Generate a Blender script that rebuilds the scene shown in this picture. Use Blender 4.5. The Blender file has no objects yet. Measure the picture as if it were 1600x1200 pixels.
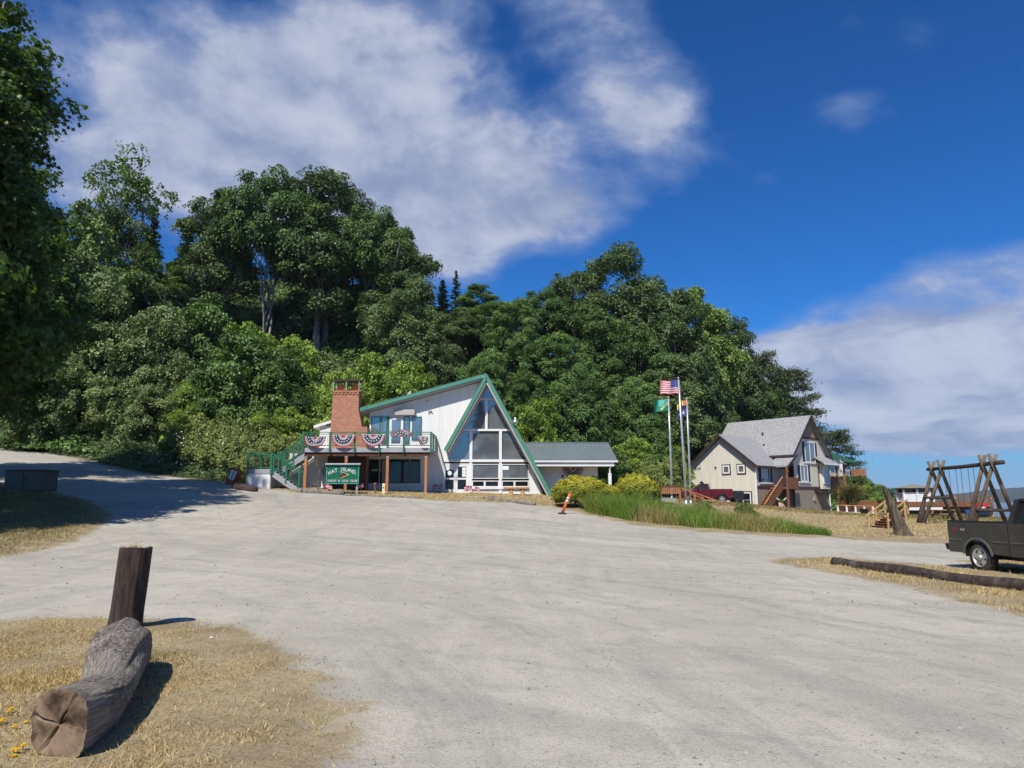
import bpy, math, random
import numpy as np
from mathutils import Vector, Matrix

scene = bpy.context.scene
COL = scene.collection
R = math.radians

# ------------------------------------------------------------------ camera
EYE = 1.75
F_PX = 1110.0                       # focal length in pixels of a 1600 px wide frame
PITCH = math.atan(183.0 / F_PX)     # the eye-level line lies 183 px under the frame centre
cam_data = bpy.data.cameras.new('camera')
cam_data.sensor_fit = 'HORIZONTAL'
cam_data.sensor_width = 36.0
cam_data.lens = 36.0 * F_PX / 1600.0
cam_data.clip_start = 0.1
cam_data.clip_end = 60000.0
camera = bpy.data.objects.new('camera', cam_data)
camera.location = (0, 0, EYE)
camera.rotation_euler = (math.pi / 2 + PITCH, 0, 0)
COL.objects.link(camera)
scene.camera = camera

# ------------------------------------------------------------------ light
SUN_DIR = Vector((-0.40, -0.917, 0)).normalized() * math.cos(R(52)) + Vector((0, 0, math.sin(R(52))))
sun_data = bpy.data.lights.new('sun', 'SUN')
sun_data.energy = 4.9
sun_data.angle = R(0.53)
sun_data.color = (1.0, 0.94, 0.84)
sun = bpy.data.objects.new('sun', sun_data)
sun.rotation_euler = SUN_DIR.to_track_quat('Z', 'Y').to_euler()
sun.location = (-60, -60, 80)
COL.objects.link(sun)

scene.render.engine = 'CYCLES'
scene.cycles.use_denoising = True
scene.cycles.max_bounces = 6
scene.cycles.diffuse_bounces = 3
scene.cycles.glossy_bounces = 3
scene.cycles.transmission_bounces = 4
scene.cycles.caustics_reflective = False
scene.cycles.caustics_refractive = False
scene.view_settings.view_transform = 'Standard'
scene.view_settings.look = 'None'
scene.view_settings.exposure = 0.3
scene.view_settings.gamma = 1.0
scene.view_settings.use_curve_mapping = False

# ------------------------------------------------------------------ node helper
class NT:
    def __init__(self, tree):
        self.t = tree
        tree.nodes.clear()
    def n(self, kind, **kw):
        nd = self.t.nodes.new(kind)
        for k, v in kw.items():
            if k.startswith('i_'):
                self.put(nd.inputs[k[2:].replace('_', ' ')], v)
            elif k.startswith('x'):
                self.put(nd.inputs[int(k[1:])], v)
            else:
                setattr(nd, k, v)
        return nd
    def put(self, sock, v):
        if isinstance(v, bpy.types.NodeSocket):
            self.t.links.new(v, sock)
        elif isinstance(v, bpy.types.Node):
            self.t.links.new(v.outputs[0], sock)
        elif v is not None:
            if sock.type == 'RGBA' and len(v) == 3:
                v = (*v, 1.0)
            sock.default_value = v
    def m(self, op, a, b=None, c=None, clamp=False):
        nd = self.n('ShaderNodeMath', operation=op, use_clamp=clamp)
        for i, v in enumerate((a, b, c)):
            if v is not None:
                self.put(nd.inputs[i], v)
        return nd.outputs[0]
    def vm(self, op, a, b=None):
        nd = self.n('ShaderNodeVectorMath', operation=op)
        self.put(nd.inputs[0], a)
        if b is not None:
            self.put(nd.inputs[1], b)
        return nd.outputs[0]
    def noise(self, vec, scale, detail=4.0, rough=0.55, dist=0.0):
        nd = self.n('ShaderNodeTexNoise')
        self.put(nd.inputs['Vector'], vec)
        nd.inputs['Scale'].default_value = scale
        nd.inputs['Detail'].default_value = detail
        nd.inputs['Roughness'].default_value = rough
        nd.inputs['Distortion'].default_value = dist
        return nd.outputs[0]
    def ramp(self, f, lo, hi, clamp=True, smooth=True):
        nd = self.n('ShaderNodeMapRange', interpolation_type='SMOOTHSTEP' if smooth else 'LINEAR')
        self.put(nd.inputs[0], f)
        nd.inputs[1].default_value = lo
        nd.inputs[2].default_value = hi
        return nd.outputs[0]
    def mix(self, f, a, b, mode='MIX'):
        nd = self.n('ShaderNodeMix', data_type='RGBA', blend_type=mode)
        self.put(nd.inputs[0], f)
        self.put(nd.inputs[6], a)
        self.put(nd.inputs[7], b)
        return nd.outputs[2]
    def mapping(self, vec, scale=(1, 1, 1), rot=(0, 0, 0), loc=(0, 0, 0)):
        nd = self.n('ShaderNodeMapping')
        self.put(nd.inputs[0], vec)
        nd.inputs['Location'].default_value = loc
        nd.inputs['Rotation'].default_value = rot
        nd.inputs['Scale'].default_value = scale
        return nd.outputs[0]

# ------------------------------------------------------------------ sky
world = bpy.data.worlds.new('World')
scene.world = world
world.use_nodes = True
w = NT(world.node_tree)
sky = w.n('ShaderNodeTexSky', sky_type='NISHITA')
sky.sun_disc = False
sky.sun_elevation = R(52)
sky.sun_rotation = math.atan2(SUN_DIR.x, SUN_DIR.y)
sky.altitude = 10.0
sky.air_density = 1.0
sky.dust_density = 0.25
sky.ozone_density = 4.0
SKY_STRENGTH = 0.115
blue = w.mix(1.0, sky.outputs[0], (0.135, 0.44, 0.70), 'MULTIPLY')
gm = w.n('ShaderNodeGamma', x0=blue, x1=1.18).outputs[0]
gen = w.n('ShaderNodeTexCoord').outputs['Generated']
sep = w.n('ShaderNodeSeparateXYZ', x0=gen)
dz = w.m('MAXIMUM', sep.outputs[2], 0.0)
den = w.m('ADD', dz, 0.12)
gm = w.mix(w.ramp(dz, 0.16, -0.02), gm, (1.35, 2.75, 4.7))          # milky air low over the water
cx_ = w.m('DIVIDE', sep.outputs[0], den)
cy_ = w.m('DIVIDE', sep.outputs[1], den)
plane = w.n('ShaderNodeCombineXYZ', x0=cx_, x1=cy_, x2=0.0).outputs[0]   # where the ray meets the cloud layer
def bank(c, r, rot):
    """soft elliptical bank of cloud on the cloud layer"""
    mp = w.n('ShaderNodeMapping', vector_type='TEXTURE')
    w.put(mp.inputs[0], plane)
    mp.inputs['Location'].default_value = (c[0], c[1], 0)
    mp.inputs['Rotation'].default_value = (0, 0, rot)
    mp.inputs['Scale'].default_value = (r[0], r[1], 1)
    ln = w.n('ShaderNodeVectorMath', operation='LENGTH', x0=mp.outputs[0]).outputs[1]
    return w.ramp(ln, 1.45, 0.0)
warp = w.noise(plane, 1.1, 3.0, 0.5)
pl2 = w.vm('ADD', plane, w.n('ShaderNodeCombineXYZ', x0=w.m('MULTIPLY', warp, 0.5), x1=w.m('MULTIPLY', warp, -0.35)).outputs[0])
big = w.noise(w.mapping(pl2, (1.0, 1.0, 1), loc=(3.1, 0.7, 0)), 1.25, 7.0, 0.55)
dirw = w.vm('ADD', gen, w.n('ShaderNodeCombineXYZ', x0=w.m('MULTIPLY', warp, 0.16), x1=0.0, x2=w.m('MULTIPLY', warp, -0.12)).outputs[0])
def puff(shift):
    return w.noise(w.mapping(dirw, (1.0, 1.0, 1.55), loc=shift), 5.2, 9.0, 0.55, 0.08)
fine = puff((4.0, 1.0, 2.0))
lit = puff((4.0 + SUN_DIR.x * 0.05, 1.0 + SUN_DIR.y * 0.02, 2.0 - 0.045))      # the same billows a little way towards the light
field = w.m('ADD', w.m('ADD', w.m('MULTIPLY', w.m('SUBTRACT', big, 0.5), 1.2), w.m('MULTIPLY', w.m('SUBTRACT', fine, 0.5), 1.25)), 0.58)
banks = None
for c, r, rot, amp in (
    ((-0.78, 1.66), (0.50, 0.48), -0.1, 0.54),
    ((-0.40, 1.42), (0.52, 0.62), -0.1, 0.62),
    ((-0.14, 1.80), (0.42, 0.66), 0.5, 0.66),
    ((0.27, 1.28), (0.17, 0.34), -0.45, 0.50),
    ((0.68, 1.36), (0.16, 0.09), 0.5, 0.27),
    ((1.98, 2.98), (0.95, 1.10), -0.62, 0.80),
    ((1.50, 3.40), (0.80, 0.75), 0.2, 0.66),
    ((2.60, 4.05), (1.8, 1.0), 0.6, 0.78),
    ((-2.6, 2.6), (1.0, 0.9), 0.0, 0.40),
    ((-1.5, -1.6), (1.1, 0.7), 0.5, 0.42),
    ((2.0, -1.2), (1.0, 0.8), 0.5, 0.46),
    ((0.45, 0.15), (0.40, 0.55), 0.4, 0.50),  # from here on: unseen banks added to make the ambient light more neutral
    ((-0.75, -0.25), (0.40, 0.50), -0.5, 0.50),
    ((0.1, -1.0), (0.60, 0.45), 0.2, 0.48),
    ((-2.0, 0.3), (0.7, 0.9), 0.2, 0.48),
    ((1.5, 0.9), (0.5, 0.4), 0.2, 0.40),
):
    b = w.m('MULTIPLY', bank(c, r, rot), amp)
    banks = b if banks is None else w.m('ADD', banks, b)
dens = w.m('ADD', field, banks)
cover = w.ramp(dens, 0.72, 1.20)
relief = w.m('ADD', w.m('MULTIPLY', w.m('SUBTRACT', fine, lit), 2.2), 0.5)
shade = w.m('ADD', w.m('MULTIPLY', relief, 0.7), w.m('MULTIPLY', w.noise(w.mapping(pl2, (1, 1, 1), loc=(1.3, 5.2, 0)), 1.6, 5.0, 0.55), 0.3))
cl_col = w.mix(w.ramp(shade, 0.25, 0.75), (0.225, 0.28, 0.43), (0.45, 0.485, 0.595))
cl_col = w.mix(w.ramp(cover, 0.35, 0.95), (0.23, 0.31, 0.50), cl_col)
skyb = w.n('ShaderNodeBackground', x0=gm, x1=SKY_STRENGTH)
cloudb = w.n('ShaderNodeBackground', x0=cl_col, x1=1.0)
mixs = w.n('ShaderNodeMixShader')
w.put(mixs.inputs[0], w.m('MULTIPLY', cover, 0.93))
w.put(mixs.inputs[1], skyb)
w.put(mixs.inputs[2], cloudb)
wo = w.n('ShaderNodeOutputWorld')
w.put(wo.inputs[0], mixs)
# ------------------------------------------------------------------ geometry helpers
def at(px, py, Y):
    """world point at depth Y that the photograph shows at pixel (px, py) of 1600x1200"""
    u, v = (px - 800) / F_PX, (600 - py) / F_PX
    t = Y / (math.cos(PITCH) - v * math.sin(PITCH))
    return Vector((u * t, Y, EYE + t * (math.sin(PITCH) + v * math.cos(PITCH))))

class MB:
    """collects shapes; build() links them as one mesh object"""
    def __init__(self):
        self.v, self.f, self.mi = [], [], []
        self.cur = 0
    def face(self, idx):
        self.f.append(tuple(idx)); self.mi.append(self.cur)
    def poly(self, pts):
        b = len(self.v); self.v += [tuple(p) for p in pts]
        self.face(range(b, b + len(pts)))
        return self
    def box(self, x0, y0, z0, x1, y1, z1):
        b = len(self.v)
        self.v += [(x0, y0, z0), (x1, y0, z0), (x1, y1, z0), (x0, y1, z0), (x0, y0, z1), (x1, y0, z1), (x1, y1, z1), (x0, y1, z1)]
        for q in ((0, 3, 2, 1), (4, 5, 6, 7), (0, 1, 5, 4), (1, 2, 6, 5), (2, 3, 7, 6), (3, 0, 4, 7)):
            self.face([b + i for i in q])
        return self
    def prism(self, pts, d):
        """polygon pts pushed along vector d"""
        b = len(self.v); n = len(pts); d = Vector(d)
        pts = [Vector(p) for p in pts]
        nr = Vector((0, 0, 0))
        for i in range(n):
            nr += pts[i].cross(pts[(i + 1) % n])
        if nr.dot(d) > 0:
            pts = pts[::-1]
        self.v += [tuple(p) for p in pts] + [tuple(p + d) for p in pts]
        self.face(range(b, b + n)); self.face(range(b + 2 * n - 1, b + n - 1, -1))
        for i in range(n):
            j = (i + 1) % n
            self.face((b + j, b + i, b + n + i, b + n + j))
        return self
    def bar(self, p0, p1, wd, ht, up=(0, 0, 1)):
        """rectangular bar from p0 to p1; wd sideways, ht along up"""
        p0, p1 = Vector(p0), Vector(p1); d = (p1 - p0).normalized()
        up = Vector(up)
        if abs(d.dot(up)) > 0.98:
            up = Vector((0, 1, 0))
        s = d.cross(up).normalized(); u = s.cross(d).normalized()
        q = [p0 + s * a * wd / 2 + u * c * ht / 2 for a, c in ((-1, -1), (1, -1), (1, 1), (-1, 1))]
        return self.prism(q, p1 - p0)
    def tube(self, pts, rad, n=8, cap=True):
        pts = [Vector(p) for p in pts]
        if not hasattr(rad, '__len__'):
            rad = [rad] * len(pts)
        b = len(self.v); up = Vector((0, 0, 1))
        for i, p in enumerate(pts):
            d = (pts[min(i + 1, len(pts) - 1)] - pts[max(i - 1, 0)]).normalized()
            s = d.cross(up)
            if s.length < 0.05:
                s = d.cross(Vector((0, 1, 0)))
            s.normalize(); u = s.cross(d)
            for k in range(n):
                a = 2 * math.pi * k / n
                self.v.append(tuple(p + (s * math.cos(a) + u * math.sin(a)) * rad[i]))
        for i in range(len(pts) - 1):
            for k in range(n):
                k2 = (k + 1) % n
                self.face((b + i * n + k2, b + i * n + k, b + (i + 1) * n + k, b + (i + 1) * n + k2))
        if cap:
            self.face([b + k for k in range(n)]); self.face([b + (len(pts) - 1) * n + n - 1 - k for k in range(n)])
        return self
    def lathe(self, prof, n=16, c=(0, 0, 0), cap=True):
        b = len(self.v)
        for r, z in prof:
            for k in range(n):
                a = 2 * math.pi * k / n
                self.v.append((c[0] + r * math.cos(a), c[1] + r * math.sin(a), c[2] + z))
        for i in range(len(prof) - 1):
            for k in range(n):
                k2 = (k + 1) % n
                self.face((b + i * n + k, b + i * n + k2, b + (i + 1) * n + k2, b + (i + 1) * n + k))
        if cap:
            self.face([b + n - 1 - k for k in range(n)]); self.face([b + (len(prof) - 1) * n + k for k in range(n)])
        return self
    def mesh(self, name, mat, smooth=False):
        me = bpy.data.meshes.new(name)
        me.from_pydata(self.v, [], self.f)
        mats = mat if isinstance(mat, (list, tuple)) else [mat]
        for m_ in mats:
            me.materials.append(M[m_] if isinstance(m_, str) else m_)
        if len(mats) > 1:
            me.polygons.foreach_set('material_index', self.mi)
        if smooth:
            me.polygons.foreach_set('use_smooth', [True] * len(me.polygons))
        me.update()
        return me
    def build(self, name, mat, parent=None, smooth=False, bevel=0, loc=None):
        return link(name, self.mesh(name, mat, smooth), parent, bevel, loc)

def link(name, me, parent=None, bevel=0, loc=None):
    o = bpy.data.objects.new(name, me)
    COL.objects.link(o)
    if parent is not None:
        o.parent = parent
    if loc is not None:
        o.location = loc
    if bevel:
        md = o.modifiers.new('edge', 'BEVEL'); md.width = bevel; md.segments = 2; md.limit_method = 'ANGLE'; md.angle_limit = R(35)
        md.harden_normals = False
    return o

def tag(o, label, cat=None, group=None, kind=None):
    if label: o['label'] = label
    if cat: o['category'] = cat
    if group: o['group'] = group
    if kind: o['kind'] = kind
    return o

def thing(name, label, cat, loc=(0, 0, 0), rotz=0.0, group=None):
    o = bpy.data.objects.new(name, None)
    o.empty_display_size = 0.3
    COL.objects.link(o)
    o.location = loc
    o.rotation_euler = (0, 0, rotz)
    return tag(o, label, cat, group)

def copy_tree(o, parent=None):
    c = o.copy(); COL.objects.link(c); c.parent = parent
    for ch in o.children:
        copy_tree(ch, c)
    return c

def text_mesh(body, size, extr=0.004, align='CENTER', spacing=1.0):
    cu = bpy.data.curves.new('lettering', 'FONT')
    cu.body = body; cu.size = size; cu.extrude = extr; cu.align_x = align; cu.space_character = spacing
    cu.offset = size * 0.012
    ob = bpy.data.objects.new('lettering', cu)
    me = bpy.data.meshes.new_from_object(ob)
    bpy.data.objects.remove(ob); bpy.data.curves.remove(cu)
    return me

def letters(body, size, mat, parent, loc, rot, name='lettering', extr=0.004):
    me = text_mesh(body, size, extr)
    me.materials.clear(); me.materials.append(M[mat])
    o = link(name, me, parent, 0, loc)
    o.rotation_euler = rot
    return o

def fast_mesh(name, verts, faces_flat, sizes, mat, attrs=None, smooth=False):
    """numpy mesh: verts (n,3), flat loop indices, polygon sizes (int or array)"""
    me = bpy.data.meshes.new(name)
    nl = len(faces_flat)
    if np.isscalar(sizes):
        npoly = nl // sizes; starts = np.arange(npoly) * sizes
    else:
        npoly = len(sizes); starts = np.concatenate(([0], np.cumsum(sizes)[:-1]))
    me.vertices.add(len(verts)); me.loops.add(nl); me.polygons.add(npoly)
    me.vertices.foreach_set('co', np.ascontiguousarray(verts, dtype=np.float32).ravel())
    me.loops.foreach_set('vertex_index', np.asarray(faces_flat, dtype=np.int32))
    me.polygons.foreach_set('loop_start', starts.astype(np.int32))
    for k, a in (attrs or {}).items():
        at_ = me.attributes.new(k, 'FLOAT', 'POINT')
        at_.data.foreach_set('value', np.asarray(a, dtype=np.float32))
    me.update(calc_edges=True)
    me.polygons.foreach_set('use_smooth', np.full(npoly, smooth))
    me.materials.append(M[mat])
    return me

# ------------------------------------------------------------------ materials
M = {}
def material(name, col, rough=0.7, var=0.12, vscale=2.0, bump=0.0, bscale=30.0, metal=0.0, spec=0.4, col2=None, stretch=(1, 1, 1), ior=None, coat=0.0, dirt=None):
    m = bpy.data.materials.new(name); m.use_nodes = True
    t = NT(m.node_tree)
    co = t.mapping(t.n('ShaderNodeTexCoord').outputs['Object'], stretch)
    n1 = t.noise(co, vscale, 5.0, 0.6)
    f = t.ramp(n1, 0.3, 0.7)
    c2 = col2 or tuple(c * (1 - 2 * var) for c in col)
    c1 = col if col2 else tuple(min(1, c * (1 + var)) for c in col)
    c = t.mix(f, c2, c1)
    if dirt:
        n2 = t.noise(co, vscale * 0.35, 6.0, 0.65)
        c = t.mix(t.ramp(n2, 0.5, 0.75), c, dirt)
    p = t.n('ShaderNodeBsdfPrincipled')
    t.put(p.inputs['Base Color'], c)
    p.inputs['Roughness'].default_value = rough
    p.inputs['Metallic'].default_value = metal
    p.inputs['Specular IOR Level'].default_value = spec
    if ior: p.inputs['IOR'].default_value = ior
    if coat:
        p.inputs['Coat Weight'].default_value = coat; p.inputs['Coat Roughness'].default_value = 0.08
    if bump:
        b = t.n('ShaderNodeBump'); b.inputs['Strength'].default_value = bump; b.inputs['Distance'].default_value = 0.02
        t.put(b.inputs['Height'], t.noise(co, bscale, 6.0, 0.65))
        t.put(p.inputs['Normal'], b)
    o = t.n('ShaderNodeOutputMaterial'); t.put(o.inputs[0], p)
    M[name] = m
    return m

def boards(name, col, axis, pitch, gap=0.07, rough=0.6, dark=0.62, var=0.05, lap=False):
    """painted wood siding: grooves (or laps) every pitch metres along object axis"""
    m = bpy.data.materials.new(name); m.use_nodes = True
    t = NT(m.node_tree)
    co = t.n('ShaderNodeTexCoord').outputs['Object']
    sp = t.n('ShaderNodeSeparateXYZ', x0=co)
    if axis == 'xy':
        v = t.m('ADD', sp.outputs[0], sp.outputs[1])
    else:
        v = sp.outputs['xyz'.index(axis)]
    fr = t.m('FRACT', t.m('DIVIDE', v, pitch))
    g = t.ramp(fr, gap * 1.4, gap * 0.6)
    n1 = t.noise(t.mapping(co, (1.6, 1.6, 0.22)), 1.6, 7.0, 0.68)
    c = t.mix(t.ramp(n1, 0.30, 0.70), tuple(k * (1 - 2.6 * var) for k in col), tuple(k * (1 + var * 0.5) for k in col))
    c = t.mix(t.m('MULTIPLY', g, 1 - dark), c, tuple(k * 0.25 for k in col))
    p = t.n('ShaderNodeBsdfPrincipled')
    t.put(p.inputs['Base Color'], c)
    p.inputs['Roughness'].default_value = rough
    p.inputs['Specular IOR Level'].default_value = 0.25
    b = t.n('ShaderNodeBump'); b.inputs['Strength'].default_value = 0.6; b.inputs['Distance'].default_value = 0.012
    t.put(b.inputs['Height'], t.m('SUBTRACT', 1.0, fr) if lap else t.m('SUBTRACT', 1.0, g))
    t.put(p.inputs['Normal'], b)
    o = t.n('ShaderNodeOutputMaterial'); t.put(o.inputs[0], p)
    M[name] = m

def leafmat(name, dark, light, trans=0.18, rough=0.45, spec=0.28, sat_trans=(1.3, 1.35, 0.5)):
    m = bpy.data.materials.new(name); m.use_nodes = True
    t = NT(m.node_tree)
    a = t.n('ShaderNodeAttribute', attribute_name='tint')
    oi = t.n('ShaderNodeObjectInfo')
    f = t.m('ADD', a.outputs['Fac'], t.m('MULTIPLY', t.m('SUBTRACT', oi.outputs['Random'], 0.5), 0.35), clamp=True)
    c = t.mix(f, dark, light)
    p = t.n('ShaderNodeBsdfPrincipled')
    t.put(p.inputs['Base Color'], c)
    p.inputs['Roughness'].default_value = rough
    p.inputs['Specular IOR Level'].default_value = spec
    tr = t.n('ShaderNodeBsdfTranslucent')
    t.put(tr.inputs[0], t.mix(1.0, c, sat_trans, 'MULTIPLY'))
    mx = t.n('ShaderNodeMixShader'); mx.inputs[0].default_value = trans
    t.put(mx.inputs[1], p); t.put(mx.inputs[2], tr)
    o = t.n('ShaderNodeOutputMaterial'); t.put(o.inputs[0], mx)
    M[name] = m

# paints, metals, woods
boards('white_siding', (0.725, 0.725, 0.705), 'xy', 0.20, gap=0.06, dark=0.75, var=0.035)
boards('cream_siding', (0.64, 0.61, 0.52), 'z', 0.19, gap=0.10, dark=0.62, lap=True)
boards('tan_siding', (0.32, 0.265, 0.20), 'xy', 0.2, gap=0.06)
boards('hut_siding', (0.68, 0.74, 0.78), 'z', 0.2, gap=0.1, dark=0.7, lap=True)
material('tan_plain', (0.30, 0.24, 0.165), 0.7)
material('white_paint', (0.72, 0.72, 0.705), 0.45, 0.03)
material('grey_paint', (0.33, 0.33, 0.36), 0.55, 0.05)
material('soffit_grey', (0.42, 0.40, 0.38), 0.7, 0.06)
material('green_trim', (0.075, 0.245, 0.175), 0.4, 0.06, spec=0.45)
material('green_rail', (0.025, 0.15, 0.085), 0.45, 0.08)
material('green_metal', (0.10, 0.165, 0.15), 0.35, 0.06, vscale=0.6, metal=0.25, spec=0.5)
material('wing_metal', (0.19, 0.235, 0.245), 0.4, 0.05, vscale=0.6, metal=0.3, spec=0.5)
material('sign_green', (0.008, 0.115, 0.065), 0.35, 0.05)
material('cedar', (0.42, 0.17, 0.07), 0.65, 0.12, 3.0, 0.2, 40, stretch=(6, 6, 0.6))
material('dark_beam', (0.085, 0.035, 0.018), 0.7, 0.15, 3.0)
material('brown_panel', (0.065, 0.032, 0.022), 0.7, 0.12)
material('stain_wood', (0.20, 0.085, 0.04), 0.7, 0.15, 4.0)
material('deck_wood', (0.33, 0.15, 0.07), 0.7, 0.15, 4.0)
material('raw_wood', (0.47, 0.29, 0.13), 0.75, 0.15, 4.0)
material('brown_trim', (0.05, 0.028, 0.026), 0.55, 0.08)
material('plum_trim', (0.085, 0.035, 0.035), 0.55, 0.08)
material('shutter_black', (0.012, 0.014, 0.016), 0.5, 0.1)
material('door_dark', (0.03, 0.012, 0.012), 0.5, 0.1)
material('concrete', (0.40, 0.385, 0.35), 0.85, 0.08, 3.0, 0.2, 60)
material('galvanised', (0.50, 0.52, 0.54), 0.35, 0.06, 5.0, metal=0.7)
material('pole_metal', (0.55, 0.57, 0.60), 0.3, 0.05, 5.0, metal=0.5, spec=0.6)
material('wire', (0.03, 0.035, 0.033), 0.5)
material('black_plastic', (0.012, 0.012, 0.014), 0.5)
material('rubber', (0.028, 0.028, 0.029), 0.8, 0.15, 6.0, dirt=(0.10, 0.09, 0.075))
material('alloy', (0.52, 0.52, 0.50), 0.38, 0.08, 8.0, metal=0.6, spec=0.6, dirt=(0.30, 0.27, 0.22))
material('truck_paint', (0.022, 0.021, 0.019), 0.33, 0.15, 1.2, spec=0.5, coat=0.35, dirt=(0.052, 0.047, 0.039))
material('truck_trim', (0.10, 0.097, 0.088), 0.5, 0.1)
material('red_paint', (0.11, 0.006, 0.010), 0.3, 0.08, 1.0, spec=0.5, coat=0.4)
material('tail_red', (0.50, 0.02, 0.015), 0.25)
material('orange_plastic', (0.72, 0.13, 0.045), 0.55, 0.08)
material('kayak_red', (0.62, 0.02, 0.03), 0.4, 0.06)
material('kayak_blue', (0.03, 0.09, 0.25), 0.4, 0.06)
material('yellow_paint', (0.70, 0.66, 0.38), 0.5, 0.06)
material('terracotta', (0.58, 0.19, 0.10), 0.8, 0.1)
material('cloth_red', (0.46, 0.02, 0.035), 0.8, 0.06)
material('cloth_white', (0.60, 0.585, 0.60), 0.8, 0.04)
material('cloth_grey', (0.40, 0.395, 0.42), 0.8, 0.06)
material('cloth_navy', (0.012, 0.02, 0.06), 0.8, 0.06)
material('cloth_blue', (0.07, 0.09, 0.28), 0.8, 0.06)
material('cloth_green', (0.015, 0.23, 0.15), 0.8, 0.06)
material('cloth_teal', (0.10, 0.42, 0.36), 0.8, 0.06)
material('cloth_yellow', (0.75, 0.62, 0.12), 0.8, 0.06)
material('cloth_orange', (0.70, 0.16, 0.05), 0.8, 0.06)
material('paper_white', (0.72, 0.80, 0.82), 0.7, 0.03)
material('ink_black', (0.012, 0.012, 0.014), 0.6)
material('glass_blue', (0.185, 0.20, 0.22), 0.03, 0.2, 0.45, 0.04, 0.8, spec=0.5, ior=2.7, col2=(0.075, 0.088, 0.105))  # pale blotchy base colour stands in for sky reflected in the panes
material('glass_dark', (0.012, 0.014, 0.017), 0.06, 0.2, 0.8, spec=0.5, ior=1.6)
material('glass_car', (0.015, 0.017, 0.018), 0.08, 0.2, 0.8, spec=0.5, ior=1.6)
material('curtain', (0.33, 0.31, 0.28), 0.9, 0.2, 3.0, stretch=(8, 1, 0.3))
material('shingle', (0.285, 0.285, 0.29), 0.9, 0.22, 9.0, 0.4, 14, stretch=(1, 1, 1))
material('shingle_brown', (0.21, 0.185, 0.145), 0.9, 0.15, 6.0, 0.3, 14)
material('roof_green', (0.03, 0.115, 0.075), 0.6, 0.1)
material('bark', (0.19, 0.165, 0.135), 0.9, 0.25, 3.0, 0.6, 14, stretch=(3, 3, 0.7))
material('bark_pale', (0.27, 0.245, 0.205), 0.9, 0.22, 3.0, 0.4, 14, stretch=(2, 2, 1))
material('bark_brown', (0.10, 0.07, 0.05), 0.9, 0.2, 3.0, 0.5, 14, stretch=(3, 3, 0.7))
material('grey_stone', (0.30, 0.29, 0.27), 0.9, 0.2, 5.0, 0.5, 20)
material('driftwood', (0.21, 0.185, 0.155), 0.85, 0.3, 2.2, 0.9, 22, stretch=(3, 3, 0.5), dirt=(0.11, 0.085, 0.065))
material('stump_wood', (0.135, 0.105, 0.075), 0.85, 0.35, 2.4, 0.9, 22, stretch=(4, 4, 0.5), dirt=(0.055, 0.042, 0.032))
material('creosote', (0.060, 0.040, 0.033), 0.8, 0.35, 3.0, 0.8, 22, stretch=(7, 7, 0.9), dirt=(0.028, 0.020, 0.018))
material('pole_log', (0.050, 0.034, 0.027), 0.85, 0.35, 2.0, 0.8, 24, stretch=(0.5, 5, 5), dirt=(0.10, 0.085, 0.068))
material('swing_log', (0.145, 0.108, 0.066), 0.85, 0.25, 2.0, 0.5, 20)
material('swing_beam', (0.055, 0.038, 0.03), 0.85, 0.25, 2.0, 0.5, 20)
material('rust', (0.40, 0.10, 0.035), 0.8, 0.25, 3.0, 0.4, 20, dirt=(0.17, 0.12, 0.09))
leafmat('leaf_maple', (0.031, 0.074, 0.014), (0.165, 0.275, 0.07))
leafmat('leaf_maple_olive', (0.034, 0.068, 0.016), (0.175, 0.25, 0.085))
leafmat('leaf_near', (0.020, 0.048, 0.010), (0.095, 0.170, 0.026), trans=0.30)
leafmat('leaf_alder', (0.073, 0.131, 0.024), (0.237, 0.343, 0.073))
leafmat('leaf_bright', (0.099, 0.175, 0.024), (0.356, 0.476, 0.080))
leafmat('leaf_silver', (0.065, 0.115, 0.03), (0.29, 0.365, 0.15), rough=0.4)
leafmat('leaf_ivy', (0.028, 0.06, 0.016), (0.125, 0.19, 0.065), trans=0.12)
leafmat('leaf_bramble', (0.085, 0.13, 0.03), (0.3, 0.35, 0.1))
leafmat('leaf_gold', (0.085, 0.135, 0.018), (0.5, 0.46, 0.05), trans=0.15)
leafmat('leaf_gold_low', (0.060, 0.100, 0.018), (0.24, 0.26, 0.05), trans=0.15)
leafmat('needle', (0.018, 0.038, 0.018), (0.060, 0.090, 0.045), trans=0.08)
leafmat('needle_pine', (0.040, 0.062, 0.022), (0.115, 0.145, 0.055), trans=0.08)
leafmat('blade_green', (0.075, 0.145, 0.02), (0.29, 0.42, 0.065), trans=0.3)
leafmat('blade_dry', (0.27, 0.19, 0.08), (0.68, 0.53, 0.26), trans=0.2, spec=0.2)
leafmat('blade_mix', (0.11, 0.105, 0.03), (0.44, 0.35, 0.15), trans=0.2, spec=0.2)
leafmat('petal_white', (0.55, 0.52, 0.45), (0.8, 0.78, 0.7), trans=0.2)
leafmat('petal_yellow', (0.75, 0.50, 0.01), (0.9, 0.68, 0.02), trans=0.2)

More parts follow.
